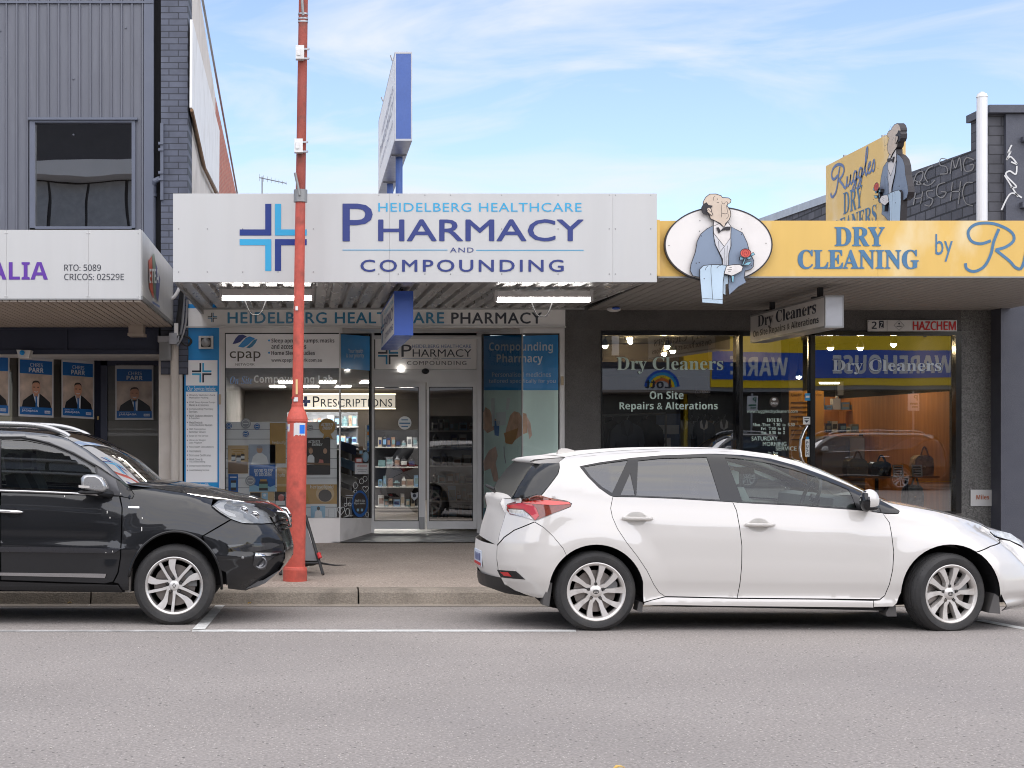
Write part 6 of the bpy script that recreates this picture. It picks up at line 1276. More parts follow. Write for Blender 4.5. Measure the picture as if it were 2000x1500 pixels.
# ================================================================== CARS
def lerpf(x, xs, ys): return float(np.interp(x, xs, ys))
def hermite(x, xs, ys):
    """smooth monotone-ish interpolation"""
    n = len(xs)
    if x <= xs[0]: return ys[0]
    if x >= xs[-1]: return ys[-1]
    i = max(0, min(n - 2, int(np.searchsorted(xs, x)) - 1)); h = xs[i + 1] - xs[i]
    def slope(k):
        if k == 0: return (ys[1] - ys[0]) / (xs[1] - xs[0])
        if k == n - 1: return (ys[-1] - ys[-2]) / (xs[-1] - xs[-2])
        a, b = (ys[k] - ys[k - 1]) / (xs[k] - xs[k - 1]), (ys[k + 1] - ys[k]) / (xs[k + 1] - xs[k])
        return 0 if a * b <= 0 else 2 * a * b / (a + b)
    m0, m1 = slope(i), slope(i + 1); t = (x - xs[i]) / h
    return (2 * t ** 3 - 3 * t * t + 1) * ys[i] + (t ** 3 - 2 * t * t + t) * h * m0 + (-2 * t ** 3 + 3 * t * t) * ys[i + 1] + (t ** 3 - t * t) * h * m1
def inpoly(pts, poly):
    x, y = pts[:, 0], pts[:, 1]; r = np.zeros(len(pts), bool); n = len(poly)
    for i in range(n):
        x0, y0 = poly[i]; x1, y1 = poly[(i + 1) % n]
        if y0 == y1: continue
        c = ((y0 > y) != (y1 > y)) & (x < (x1 - x0) * (y - y0) / (y1 - y0) + x0); r ^= c
    return r
def densify(p, st, closed=True):
    q = []; n = len(p)
    for i in range(n if closed else n - 1):
        a, b = p[i], p[(i + 1) % n]; k = max(1, int(math.hypot(b[0] - a[0], b[1] - a[1]) / st))
        for t in range(k): q.append((a[0] + (b[0] - a[0]) * t / k, a[1] + (b[1] - a[1]) * t / k))
    if not closed: q.append(p[-1])
    return q
def area(p): return .5 * sum(p[i][0] * p[(i + 1) % len(p)][1] - p[(i + 1) % len(p)][0] * p[i][1] for i in range(len(p)))
def inset(p, k):
    n = len(p); s = 1 if area(p) > 0 else -1; q = []
    for i in range(n):
        a, b, c = p[i - 1], p[i], p[(i + 1) % n]
        t = (c[0] - a[0], c[1] - a[1]); L = math.hypot(*t) or 1
        q.append((b[0] - s * t[1] / L * k, b[1] + s * t[0] / L * k))
    return q
def smooth_curve(pts, k=6):
    q = []; n = len(pts); pts = [np.array(p, float) for p in pts]
    for i in range(n - 1):
        p0, p1, p2, p3 = pts[max(0, i - 1)], pts[i], pts[i + 1], pts[min(n - 1, i + 2)]
        for t in np.linspace(0, 1, k + 1)[:-1]: q.append(tuple(.5 * ((2 * p1) + (p2 - p0) * t + (2 * p0 - 5 * p1 + 4 * p2 - p3) * t * t + (3 * p1 - p0 - 3 * p2 + p3) * t ** 3)))
    q.append(tuple(pts[-1])); return q

class Car:
    def __init__(s, d0, half, wfun, root): s.d0, s.half, s.Yc, s.S, s.wf, s.root = d0, half, d0 + half, F / d0, wfun, root
    def w(s, u, v): return s.wf(u, v)
    def solve(s, px, py):
        u, v = px, py
        for _ in range(5):
            d = s.Yc - s.w(u, v); u = VX + (px - VX) * d / s.d0; v = VY + (py - VY) * d / s.d0
        return (u, v)
    def pt(s, u, v, off=0.0): return Vector(((u - VX) / s.S, s.Yc - s.w(u, v) - off, H - (v - VY) / s.S))
    def at(s, u, v, y): return Vector(((u - VX) / s.S, s.Yc - y, H - (v - VY) / s.S))   # y: metres towards the camera from the centre line
    def nrm(s, u, v):
        e = 1.2; wx = (s.w(u + e, v) - s.w(u - e, v)) / (2 * e) * s.S; wz = -(s.w(u, v + e) - s.w(u, v - e)) / (2 * e) * s.S
        wx = max(-4, min(4, wx)); wz = max(-4, min(4, wz)); return Vector((-wx, -1, -wz)).normalized()
    def panel(s, name, outer, m, holes=(), off=0.0, gap=.7, st=9, px=True, fold=.014, mirror=True, parent=None, dens=5):
        cv = (lambda p: [s.solve(*q) for q in p]) if px else (lambda p: list(p))
        O = inset(densify(cv(outer), dens), gap) if gap else densify(cv(outer), dens)
        Hs = [densify(cv(h), dens) for h in holes]
        a = np.array(O); x0, y0 = a.min(0); x1, y1 = a.max(0); g = []
        r = 0; y = y0 + st * .5
        while y < y1:
            x = x0 + (st * .5 if r % 2 else 0)
            while x < x1: g.append((x, y)); x += st
            y += st * .87; r += 1
        g = np.array(g) if g else np.zeros((0, 2))
        if len(g):
            k = inpoly(g, O)
            for h in Hs: k &= ~inpoly(g, h)
            g = g[k]
            bd = np.array(O + sum(Hs, []))
            if len(g): g = g[np.array([((bd - q) ** 2).sum(1).min() > (st * .45) ** 2 for q in g])]
        pts = [Vector(p) for p in O]; ed = [(i, (i + 1) % len(O)) for i in range(len(O))]
        for h in Hs:
            b = len(pts); pts += [Vector(p) for p in h]; ed += [(b + i, b + (i + 1) % len(h)) for i in range(len(h))]
        pts += [Vector(p) for p in g]
        vs, es, fs, *_ = delaunay_2d_cdt(pts, ed, [], 0, 1e-4)
        cen = np.array([[(vs[f[0]].x + vs[f[1]].x + vs[f[2]].x) / 3, (vs[f[0]].y + vs[f[1]].y + vs[f[2]].y) / 3] for f in fs])
        k = inpoly(cen, O)
        for h in Hs: k &= ~inpoly(cen, h)
        fs = [f for f, kk in zip(fs, k) if kk]
        mb = MB(); N = []
        for p in vs: mb.v.append(s.pt(p.x, p.y, off)); N.append(s.nrm(p.x, p.y))
        for f in fs:
            A, B, C = (mb.v[i] for i in f)
            if (B - A).cross(C - A).y > 0: f = f[::-1]
            mb.f.append(list(f)); mb.m.append(0)
        if fold:
            cnt = {}
            for f in mb.f:
                for i in range(3):
                    e = (f[i], f[(i + 1) % 3]); cnt[tuple(sorted(e))] = None if tuple(sorted(e)) in cnt else e
            for e in [q for q in cnt.values() if q]:
                b = len(mb.v)
                for i in e: mb.v.append(mb.v[i].copy()); N.append((N[i] + Vector((0, 0, 0))))
                for i in e[::-1]: mb.v.append(mb.v[i] + Vector((0, fold, 0))); N.append(N[i])
                mb.f.append([b + 1, b, b + 3, b + 2]); mb.m.append(0)
                t = (mb.v[e[1]] - mb.v[e[0]]).normalized(); nn = t.cross(Vector((0, 1, 0))); 
                for q in range(4): N[b + q] = (nn if nn.length > .1 else Vector((0, -1, 0))).normalized()
        o = mb.build(name, m, parent or s.root, normals=[tuple(n) for n in N])
        if mirror: s.mir(o)
        return o
    def mir(s, o, parent=None):
        c = o.copy(); COL.objects.link(c); c.parent = o.parent; c.scale = (1, -1, 1); ORG[c.name] = ORG[o.name].copy()
        for ch in list(o.children):
            e = ch.copy(); COL.objects.link(e); e.parent = c; ORG[e.name] = ORG[ch.name].copy()
        return c
    def strip(s, name, stations, m, n=16, win=1.0, drop=0.0, parent=None, pw=2.4, smooth=True, off=0.0):
        """surface across the car between the near edge curve and its mirror; stations (u, v, bulge_u, bulge_v)"""
        mb = MB(); rows = []
        for (u, v, bu, bv) in stations:
            w = s.w(u, v) * win; row = []
            for i in range(n + 1):
                t = -1 + 2 * i / n; k = 1 - abs(t) ** pw
                row.append(mb.vert(((u + bu * k - VX) / s.S, s.Yc + w * t, H - (v + bv * k - VY) / s.S)))
            rows.append(row)
        for A, B in zip(rows, rows[1:]):
            for i in range(n): mb.f.append([A[i], A[i + 1], B[i + 1], B[i]]); mb.m.append(0)
        return mb.build(name, m, parent or s.root, smooth=smooth)
    def prismy(s, mb, pts, y0, y1, m=0):
        """side-view polygon between lateral positions y0 and y1 (metres towards camera)"""
        return mb.prism([s.at(u, v, y0) for u, v in pts], Vector((0, y0 - y1, 0)), m)
    def groove(s, name, pts, m, w=1.3, off=.0012):
        q = smooth_curve(pts, 5); mb = MB(); mb.ribbon(q, w, lambda a, b: s.pt(*s.solve(a, b), off)); o = mb.build(name, m, s.root); s.mir(o); return o

def add_wheel(car, hub, R, W, rimR, style, mats, side=1, steer=0.0, face=0.02):
    """tyre, rim, brake disc; side 1 near the camera, -1 far"""
    yf = car.half - face if side == 1 else -(car.half - face)
    c = car.at(hub[0], hub[1], yf)
    w = bpy.data.objects.new('wheel', None); COL.objects.link(w); w.parent = car.root; w.empty_display_size = .1
    w.location = c - ORG[car.root.name]; w.rotation_euler = (0, 0, steer + (0 if side == 1 else math.pi)); ORG[w.name] = Vector((0, 0, 0))
    def bld(mb, name, m, **k):
        o = mb.build(name, m, None, **k); o.parent = w; return o
    prof = [(rimR - .004, .012), (rimR + .004, .002), (rimR + .012, -.002), (rimR + (R - rimR) * .30, -.010), (rimR + (R - rimR) * .62, -.011), (R - .030, -.004), (R - .016, .008), (R - .005, .024)]
    L = [(R - .001, .040)]; y = .040; gw = (W - .08) / 4
    for i in range(3): y += gw - .008; L += [(R, y), (R - .008, y + .001), (R - .008, y + .007), (R, y + .008)]; y += .008
    prof = prof + L + [(R - .001, W - .04), (R - .016, W - .008), (R - .03, W), (rimR, W - .01)]
    mb = MB(); n = 72; mb.lathe(prof, (0, 0, 0), 'y', n, cap=False)
    for k in range(n * 1):      # shoulder sipes
        a = 2 * math.pi * (k + .5) / n; ca, sa = math.cos(a), math.sin(a); t = Vector((-sa, 0, ca)) * .0022
        for y0, y1, r0, r1 in ((.012, .05, R - .009, R + .0012), (W - .05, W - .012, R + .0012, R - .009)):
            A, B = Vector((ca * r0, y0, sa * r0)), Vector((ca * r1, y1, sa * r1)); mb.poly([A - t, A + t, B + t, B - t], 1)
    bld(mb, 'tyre', [M['rubber'], M['black']], angle=40)
    mb = MB(); mb.lathe([(rimR + .006, .006), (rimR + .008, -.001), (rimR + .002, -.003), (rimR - .010, .004), (rimR - .016, .012), (rimR - .022, .05), (rimR - .03, W - .03)], (0, 0, 0), 'y', 64, 0, cap=False)
    mb.m = [1 if i >= 64 * 5 else 0 for i in range(len(mb.m))]
    bld(mb, 'rim', [mats['rim'], mats['dark']], angle=35)
    def spoke(th0, prof_, name, face_m, side_m, d_in, d_out, dep=.045):
        """prof_: list of (r, angle offset, half width)"""
        lft, rgt = [], []
        for r, a, hw in prof_:
            th = th0 + a; e = Vector((math.cos(th), 0, math.sin(th))); t = Vector((-math.sin(th), 0, math.cos(th))); yy = d_in + (d_out - d_in) * (r / rimR)
            lft.append(e * r + t * hw + Vector((0, yy, 0))); rgt.append(e * r - t * hw + Vector((0, yy, 0)))
        mb = MB(); k = len(lft); b = 0
        for A, B, C, D in zip(lft, rgt, rgt[1:], lft[1:]): mb.poly([A, B, C, D], 0)
        dv = Vector((0, dep, 0))
        for E_ in (lft, rgt):
            for A, B in zip(E_, E_[1:]):
                i1, i2 = (A - Vector((A.x, 0, A.z)) * .0), B; mb.poly([A, B, B * 1 + dv, A * 1 + dv], 1)
        return mb
    mb = MB()
    def join(o):
        b = len(mb.v); mb.v += o.v; mb.f += [[b + i for i in f] for f in o.f]; mb.m += o.m
    if style == 'ten':
        for i in range(5):
            for sgn in (-1, 1):
                th = math.radians(90 + 72 * i + sgn * 15)
                join(spoke(th, [(.036, math.radians(sgn * 12), .019), (rimR * .42, math.radians(-sgn * 2), .0145), (rimR * .62, math.radians(sgn * 1.0 + 1), .0165), (rimR * .82, math.radians(sgn * 2.5 + 3), .021), (rimR * .96, math.radians(sgn * 4 + 5), .027)], 's', 0, 1, .030, .006))
    else:
        for i in range(5):
            th = math.radians(50 + 72 * i)
            join(spoke(th, [(.034, .10, .012), (rimR * .45, .05, .0105), (rimR * .97, .0, .0115)], 's', 0, 1, .026, .004))
            join(spoke(th + math.radians(43), [(.034, -.55, .011), (rimR * .32, -.26, .012), (rimR * .46, -.05, .015), (rimR * .62, .05, .020), (rimR * .80, .04, .027), (rimR * .97, .0, .030)], 's', 0, 1, .026, .004))
    bld(mb, 'spokes', [mats['face'], mats['spoke_side']])
    mb = MB(); mb.lathe([(.060 if style == 'ten' else .046, .05), (.056 if style == 'ten' else .044, .028), (.040, .022), (.036, .018), (.030, .014), (.001, .012)], (0, 0, 0), 'y', 32); bld(mb, 'hub_cap', mats['face'], angle=30)
    mb = MB()
    for i in range(5):
        a = math.radians(90 + 72 * i + 36 * 0); p = Vector((math.cos(a) * (.060 if style == 'ten' else .056), .014, math.sin(a) * (.060 if style == 'ten' else .056))); mb.lathe([(.012, .03), (.011, .004), (.007, 0), (.001, 0)], p, 'y', 8); mb.lathe([(.017, .010), (.017, .034)], p, 'y', 14, 1)
    bld(mb, 'lug_nuts', [mats['nut'], M['black']])
    mb = MB(); f = lambda a, b: Vector((a, .0105, b))
    if style == 'ten': mb.ribbon(ell(0, 0, .021, .014, 24), .004, f, 0, True); mb.ribbon(ell(0, 0, .007, .013, 16), .003, f, 0, True); mb.ribbon(ell(0, .006, .016, .006, 20), .003, f, 0, True)
    else: mb.ribbon([(0, .02), (.012, 0), (0, -.02), (-.012, 0)], .005, f, 0, True)
    bld(mb, 'badge', mats['nut'])
    mb = MB(); mb.lathe([(.05, .075), (rimR * .74, .075), (rimR * .74, .095), (.05, .095)], (0, 0, 0), 'y', 40); mb.lathe([(rimR * .98, .13), (.001, .13)], (0, 0, 0), 'y', 32, 1); bld(mb, 'brake_disc', [mats['disc'], M['gap']])
    mb = MB(); a0 = math.radians(20)
    mb.prism([Vector((math.cos(a) * r, .055, math.sin(a) * r)) for r, a in [(rimR * .5, a0 - .4), (rimR * .80, a0 - .4), (rimR * .84, a0), (rimR * .80, a0 + .4), (rimR * .5, a0 + .4)]], (0, .06, 0)); bld(mb, 'brake_caliper', M['aludark'])
    return w
rimsilver = mat('silver alloy', (.66, .63, .60), .35, metal=.45, var=.08, vs=14, dirt=(.30, .26, .22), dirts=9, dirtamt=.45)
rimdark = mat('dark alloy', (.055, .052, .05), .45, metal=.5, var=.2, vs=12, dirt=(.16, .12, .09), dirts=8, dirtamt=.5)
discm = mat('brake steel', (.30, .27, .25), .4, metal=.8, var=.2, vs=10)
carglass = mat_glass('clear car glass', 1.6, (.84, .92, .89))
tintglass = mat_glass('privacy car glass', 2.2, (.16, .16, .17), rough=.03)
suvglass = mat_glass('dark car glass', 2.0, (.42, .47, .46))
screenglass = mat_glass('windscreen glass', 1.6, (.86, .92, .90))
seatm = mat('grey seat cloth', (.30, .33, .31), .9, var=.1); dashm = mat('dark dashboard', (.09, .10, .10), .7, var=.1)
lampclear = mat_glass('headlamp lens', 1.7, (.95, .96, .97)); chrome = mat('chrome', (.75, .75, .76), .08, metal=1, var=.02)
seam = mat('panel gap', (.015, .014, .014), .8, var=0)

# ------------------------------------------------------------------ white hatchback
WX0 = 11.9; WS = F / WX0
_bx, _bv = [1100, 1200, 1320, 1431, 1560, 1680, 1760, 1860, 1960, 2010, 2060], [952, 970, 974, 981, 988, 997, 1006, 1034, 1064, 1086, 1120]
_tx, _tv = [1040, 1073, 1108, 1140, 1195, 1260, 1320, 1400, 1445, 1510, 1570, 1615, 1665, 1722, 1755, 1800, 1850, 1900, 1945, 1985, 2020, 2060], [902, 895.5, 891, 886.5, 881.5, 877.5, 875.5, 875.5, 878, 885.5, 901.5, 920, 942, 970, 983, 991, 1001, 1015, 1031, 1050, 1078, 1110]
_rv, _ru = [890, 905, 935, 968, 986, 1005, 1040, 1060, 1085, 1110, 1140, 1165, 1190], [1048, 1044, 1020, 999, 991, 994, 985, 978, 977, 979, 990, 1010, 1060]
_fv, _fu = [1040, 1055, 1080, 1105, 1130, 1160, 1185, 1200], [1975, 2003, 2036, 2052, 2058, 2058, 2045, 2010]
_pt, _pw = [0, .06, .16, .24, .42, .60, .74, .84, .90, .95, 1.0, 1.1], [.812, .822, .846, .862, .876, .880, .874, .860, .856, .870, .868, .835]
WH = ((1164.6, 1156), (1858, 1160))
def w_white(u, v):
    vb = lerpf(u, _bx, _bv); vt = lerpf(u, _tx, _tv)
    if v < vb: q = (vb - v) / WS; w = .812 - .36 * q - .30 * q * q
    else: w = hermite((v - vb) / (1186 - vb), _pt, _pw)
    L = 30.; q = (v - vt) / L
    if q < 1: w -= .10 * max(0, 1 - max(0, q)) ** 2.4
    for hu, hv in WH:
        r = math.hypot(u - hu, v - hv)
        if r < 150: t = max(0, min(1, (150 - r) / 52)); w += .022 * t * t * (3 - 2 * t)
    e = (u - lerpf(v, _rv, _ru)) / (70 if v < 975 else 105)
    if e < 1: w -= (.20 if v < 975 else .26) * max(0, 1 - max(0, e)) ** 2.3
    e = (lerpf(v, _fv, _fu) - u) / 150
    if e < 1: w -= .30 * max(0, 1 - max(0, e)) ** 2.3
    return w
wr = thing('white_hatchback', 'white five door hatchback parked at the kerb before the dry cleaner', 'car', ((1500 - VX) / WS, WX0 + .885, 0))
WC = Car(WX0, .885, w_white, wr)
wpaint = mat('pearl white paint', srgb(203, 199, 194), .35, var=.012, vs=.7, coat=1, cior=1.65)
wplain = mat('uncoated white tail', srgb(206, 202, 197), .6, coat=0, spec=.15, var=.01)  # body paint copy without coat, to drop dark reflections on the tail
def arch(cx, cy, r, a0, a1, n=24, k=(1, 1)): return [(cx + r * k[0] * math.cos(math.radians(a0 + (a1 - a0) * i / n)), cy - r * k[1] * math.sin(math.radians(a0 + (a1 - a0) * i / n))) for i in range(n + 1)]
RA = arch(1165, 1157, 93, 12, 168); RAf = arch(1857, 1160, 96, 170, -20)
top_edge = [(1092, 902), (1104, 892.5), (1134, 887.5), (1185, 882), (1245, 878), (1305, 876), (1395, 876), (1440, 878.5), (1500, 886), (1560, 901.5), (1600, 918.5), (1650, 941), (1706, 968), (1738, 982)]
dlo_top = [(1132, 911), (1170, 903.5), (1234, 894.5), (1290, 889.8), (1383, 886.5), (1398, 886.5), (1450, 889), (1505, 896), (1560, 911), (1615, 931), (1660, 949.5), (1711, 972)]
rdoor_l = [(1197, 970), (1194, 984), (1192.5, 993), (1196, 1010), (1206, 1033), (1224, 1060), (1245, 1087), (1263, 1114), (1276.5, 1141), (1287, 1157), (1299, 1165)]
mid_l = [(1431, 980.5), (1438.5, 997), (1444.5, 1030), (1449, 1066), (1448.5, 1105), (1444.5, 1144), (1440, 1168)]
fdoor_r = [(1724, 1002), (1737, 1020.5), (1742, 1048), (1745.6, 1078), (1743.7, 1111), (1737, 1141.5), (1728, 1163.5), (1718, 1171)]
belt = [(1197, 970), (1242, 970.8), (1320, 973.8), (1431, 980.5)]; belt2 = [(1431, 980.5), (1450, 982), (1560, 987.5), (1675, 996), (1724, 1002)]
tl = [(990, 984), (1020, 974.5), (1050, 966), (1056, 970), (1107, 979), (1116, 983.5), (1114, 989.5), (1080, 1003), (1044, 1017), (1029, 1009), (996, 1005), (989, 996)]
quarter = top_edge + dlo_top[::-1] + [(1149, 932), (1170, 953), (1190, 967)] + rdoor_l + [(1272, 1172), (1257, 1176)] + RA[:19] + [(1100, 1071), (1080, 1047), (1062, 1030), (1044, 1019), (1080, 1003.5), (1114, 990), (1117, 983.5), (1107, 978.5), (1056, 969.5), (1075, 946), (1090, 926), (1093, 914)]
WC.panel('quarter_panel', quarter, wpaint, gap=.4)
rdoor = belt + mid_l[1:] + rdoor_l[::-1][:-1]
def handle_part(car, door, u, v, L, m):
    mb = MB(); mb.shape(ell(u + L * .48, v + 1, L * .34, 13.5, 28), lambda a, b: car.pt(*car.solve(a, b), .0006)); cup = mb.build('handle_cup', m['cup'], door); car.mir(cup)
    mb = MB(); q = [car.pt(*car.solve(u + L * t, v + .8 * t), .018 + .016 * math.sin(math.pi * t)) for t in np.linspace(0, 1, 12)]
    mb.tube(q, [.009, .013, .014, .014, .0135, .013, .013, .0135, .014, .014, .013, .009], 10); hd = mb.build('handle', m['body'], door, smooth=True); car.mir(hd)
hm = dict(cup=mat('lightened handle recess', srgb(222, 219, 214), .5, var=.01), body=mat('lightened white handle', srgb(236, 233, 229), .45, coat=.3, var=.01))  # body white lightened here to offset shade in and below the handles
o = WC.panel('rear_door', rdoor, wpaint, mirror=False); handle_part(WC, o, 1214, 1012, 60, hm); WC.mir(o)
fdoor = belt2 + fdoor_r[1:] + [(1600, 1169.5), (1440, 1168)] + mid_l[::-1][1:-1]
o = WC.panel('front_door', fdoor, wpaint, mirror=False); handle_part(WC, o, 1454, 1024.5, 58, hm); WC.mir(o)
hood_e = [(1738, 982), (1780, 989.5), (1830, 999), (1876, 1011), (1917, 1025), (1932, 1034)]
wing = hood_e + [(1945, 1049), (1955, 1053), (1934, 1067), (1907, 1078)] + [p for p in RAf if p[0] < 1900][::-1] + [(1760, 1158), (1752, 1178), (1745, 1185), (1706, 1186), (1706, 1173), (1718, 1172)] + fdoor_r[::-1][1:-1] + [(1724, 1003), (1754, 1003.5), (1757, 998), (1711, 972.5)]
WC.panel('front_wing', wing, wpaint)
fbump = [(1907, 1079), (1934, 1067.5), (1955, 1053.5), (1972, 1056), (1999, 1070), (2010, 1082), (2035, 1110), (2038, 1150), (2030, 1182), (2000, 1189), (1958, 1194)] + [(1955, 1160)] + [p for p in RAf if p[0] > 1907][::-1][2:]
WC.panel('front_bumper', fbump, wpaint)
sill = [(1299, 1166), (1440, 1169), (1600, 1170.5), (1706, 1173), (1706, 1187), (1450, 1184.5), (1258, 1182), (1258, 1177), (1272, 1172.5)]
WC.panel('sill', sill, wpaint)
rbump = [(1044, 1020), (1062, 1030.5), (1080, 1047.5), (1100, 1071.5)] + RA[18:] + [(1074, 1140), (1066, 1167), (1050, 1168), (1029, 1162), (1005, 1153), (985, 1141), (974, 1120), (970, 1090), (971, 1066), (985, 1050), (1005, 1036)]
WC.panel('rear_bumper', rbump, wpaint, gap=.35)
hatch = [(1043, 1019), (1004, 1035), (984, 1049), (971, 1064), (976, 1040), (984, 1015), (988, 1000), (996, 1006), (1029, 1010)]
WC.panel('tailgate_side', hatch, wpaint, gap=.35)
WC.panel('lamp_backing', [(981, 992), (977, 982), (981, 973), (999, 974.5), (1050, 964), (1058, 969), (1112, 980), (1112, 990), (1044, 1020), (1000, 1012), (986, 1003)], wpaint, off=-.004, gap=.2)
WC.panel('rear_window_side', [(1092, 904), (1092.5, 914), (1089, 926), (1074, 946), (1055, 969), (1048, 965.5), (1020, 973.5), (998, 975), (1012, 950), (1030, 922), (1042, 905)], mat('black rear glass', (.02, .021, .022), .12, coat=0, var=0, spec=.5), gap=.3)
# greenhouse: gloss black frames with glass set in
frame_o = dlo_top + [(1757, 998.5), (1754, 1003), (1724, 1001.5)] + belt2[::-1][1:] + belt[::-1][1:] + [(1190, 967), (1170, 953), (1149, 932)]
gq = [(1140, 912), (1170, 906.5), (1226, 898.5), (1196, 963), (1176, 951), (1154, 931)]
gr = [(1246, 900), (1290, 895), (1380, 893), (1407, 976), (1320, 971), (1243, 968)]; gr2 = [(1231, 924), (1240.5, 967.5), (1212, 966.8)]
gf = [(1416, 893.5), (1450, 896), (1505, 905), (1560, 920), (1615, 939), (1657, 956), (1673, 992.5), (1560, 985), (1450.5, 979.5)]
WC.panel('window_frame', frame_o, M['blackgloss'], holes=(gq, gr, gr2, gf), gap=.3, off=-.001)
for g_, m_, nm in ((gq, tintglass, 'quarter_window'), (gr, tintglass, 'rear_door_window'), (gr2, tintglass, 'vent_window'), (gf, carglass, 'front_door_window')):
    WC.panel(nm, g_, m_, gap=-.8, off=-.006, fold=0)
for pts in ([(1711, 972), (1722, 1002)],): WC.groove('panel_gap', pts, seam)
# dark liner behind the painted side, so gaps read dark
liner = [(1110, 985), (1200, 982), (1431, 990), (1720, 1010), (1900, 1035), (1930, 1062)] + [p for p in arch(1857, 1160, 99, 40, 172)] + [(1740, 1182), (1280, 1180), (1262, 1176)] + arch(1165, 1157, 96, 14, 150) + [(1070, 1060), (1040, 1040)]
WC.panel('inner_liner', liner, M['black'], off=-.02, gap=0, st=20, fold=0, dens=12)
mb = MB(); WC.prismy(mb, [(1065, 1060), (1085, 1010), (1200, 1000), (1431, 1005), (1720, 1025), (1930, 1062), (1975, 1120), (1972, 1180), (1956, 1180)] + arch(1857, 1160, 102, -5, 185) + [(1740, 1180), (1270, 1178)] + arch(1165, 1157, 99, -5, 185) + [(1062, 1158), (1060, 1140)], .76, .45); o = mb.build('wheel_arch_liner', M['gap'], wr); WC.mir(o)
mb = MB(); WC.prismy(mb, [(1000, 1060), (1060, 990), (1200, 1000), (1700, 1030), (1960, 1090), (2030, 1130), (2025, 1180), (1720, 1196), (1300, 1194), (1040, 1164), (1000, 1140)], .5, -.5); mb.build('underbody', M['gap'], wr)
# surfaces across the car, from the rear bumper over the roof to the nose
def st(px, bu, bv):
    u, v = WC.solve(*px); return (u, v, bu, bv)
S_ = lambda L: [st((a, b), c, d) for a, b, c, d in L]
WC.strip('rear_bumper_center', S_([(1000, 1151, -24, 2), (985, 1141, -22, 2), (974, 1120, -22, 0), (970, 1095, -22, 0), (970, 1078, -21, 0), (971, 1064, -20, 0)]), wplain)
WC.strip('diffuser', S_([(1060, 1168, -20, 6), (1030, 1164, -40, 4), (1004, 1153, -50, 2), (985, 1142, -34, 2), (978, 1128, -26, 0)]), M['black'], off=.004)
def sc_(L):
    """stations (px, py of the near edge, photo column of the centre line, rise at the centre)"""
    out = []
    for px, py, c, dv in L: u, v = WC.solve(px, py); out.append((u, v, VX + (c - VX) * (WX0 + .885) / WX0 - u, dv))
    return out
tgl = mat('black tailgate glass', (.025, .026, .027), .4, coat=0, var=0, spec=.25)
WC.strip('tailgate', sc_([(971, 1065, 951, 0), (976, 1040, 955, 0), (984, 1015, 957, 0), (987, 1002, 959, 0), (984, 990, 962, 0), (980, 980, 961, -1), (983, 972.5, 964, -2), (999, 973.5, 984, -4)]), wplain)
WC.strip('rear_window', sc_([(999, 974, 985, -4), (1012, 950, 998, -3), (1030, 922, 1018, -2), (1042, 905, 1031, -1)]), tgl)
WC.strip('spoiler', sc_([(1062, 908, 1052, 4), (1037, 905, 1030, 2), (1035, 901, 1026, 0), (1042, 897.5, 1031, -1), (1070, 895, 1062, -2), (1104, 892.5, 1100, -2)]), wplain)
mb = MB(); WC.prismy(mb, [WC.solve(*p) for p in ((1036, 904), (1040, 900), (1070, 896), (1103, 894.5), (1092, 910), (1070, 907))], .62, .50); o = mb.build('spoiler_end', wpaint, wr); WC.mir(o)
WC.strip('roof', S_([(a, b, 0, -1.6) for a, b in smooth_curve(top_edge[1:10], 3)]), mat('uncoated white roof', srgb(214, 210, 205), .6, coat=0, spec=.1, var=.01))  # roof gets a lighter, uncoated body paint to cancel dark reflections
WC.strip('windscreen', S_([(1508, 888, 14, -3), (1560, 901.5, 22, -4), (1600, 918.5, 26, -5), (1650, 941, 28, -5), (1706, 968, 28, -4), (1738, 981, 26, -3)]), screenglass)
WC.strip('bonnet', S_([(a, b, 10, -7) for a, b in smooth_curve(hood_e, 3)] + [(1960, 1046, 24, -6), (1985, 1058, 34, -3), (2003, 1073, 34, 0)]), wpaint)
WC.strip('front_bumper_center', S_([(2003, 1073, 34, 0), (2020, 1090, 34, 0), (2036, 1112, 32, 0), (2038, 1150, 30, 0), (2030, 1182, 26, 2), (2000, 1190, 26, 2)]), wpaint)
# lamps
z = lambda L: [(900 + a / 2.38, 860 + b / 2.38) for a, b in L]
WC.panel('tail_light', tl, mat('brown red lamp lens', srgb(116, 50, 34), .1, coat=1, var=.35, vs=30), gap=.4, off=.003, st=5, dens=3)
WC.panel('red_lamp_section', z([(210, 303), (275, 291), (330, 296), (350, 314), (364, 350), (346, 371), (322, 345), (290, 319), (226, 314)]), mat('red lamp lens', srgb(186, 10, 20), .1, coat=1, var=.06), gap=.2, off=.006, st=5, dens=3)
WC.panel('bright_lamp_band', z([(277, 288), (370, 274), (503, 287), (508, 297), (430, 301), (340, 296)]), mat('bright red lens', srgb(214, 66, 58), .1, coat=1), gap=.2, off=.007, st=5, dens=3)  # brighter red band along the top of the lens
WC.panel('amber_lamp_section', z([(290, 282), (370, 254), (398, 263), (490, 283), (370, 272)]), mat('amber lamp lens', srgb(150, 84, 58), .12, coat=1, var=.3, vs=40), gap=.3, off=.006, st=5, dens=3)
WC.panel('clear_lamp_section', z([(219, 319), (288, 323), (318, 346), (338, 370), (226, 339)]), mat('clear lamp lens', (.55, .53, .52), .12, metal=.3, coat=1, var=.4, vs=60), gap=.3, off=.006, st=5, dens=3)
WC.panel('rear_reflector', [(970.5, 1113), (1008, 1115.5), (1026, 1132), (978, 1128)], M['blackgloss'], gap=.2, off=.004, st=6, dens=4)
WC.panel('reflector_lens', [(976, 1117), (992, 1117.5), (999, 1126), (984, 1124.5)], mat('red reflector', srgb(190, 20, 24), .1, coat=1), gap=0, off=.008, st=6, dens=4)
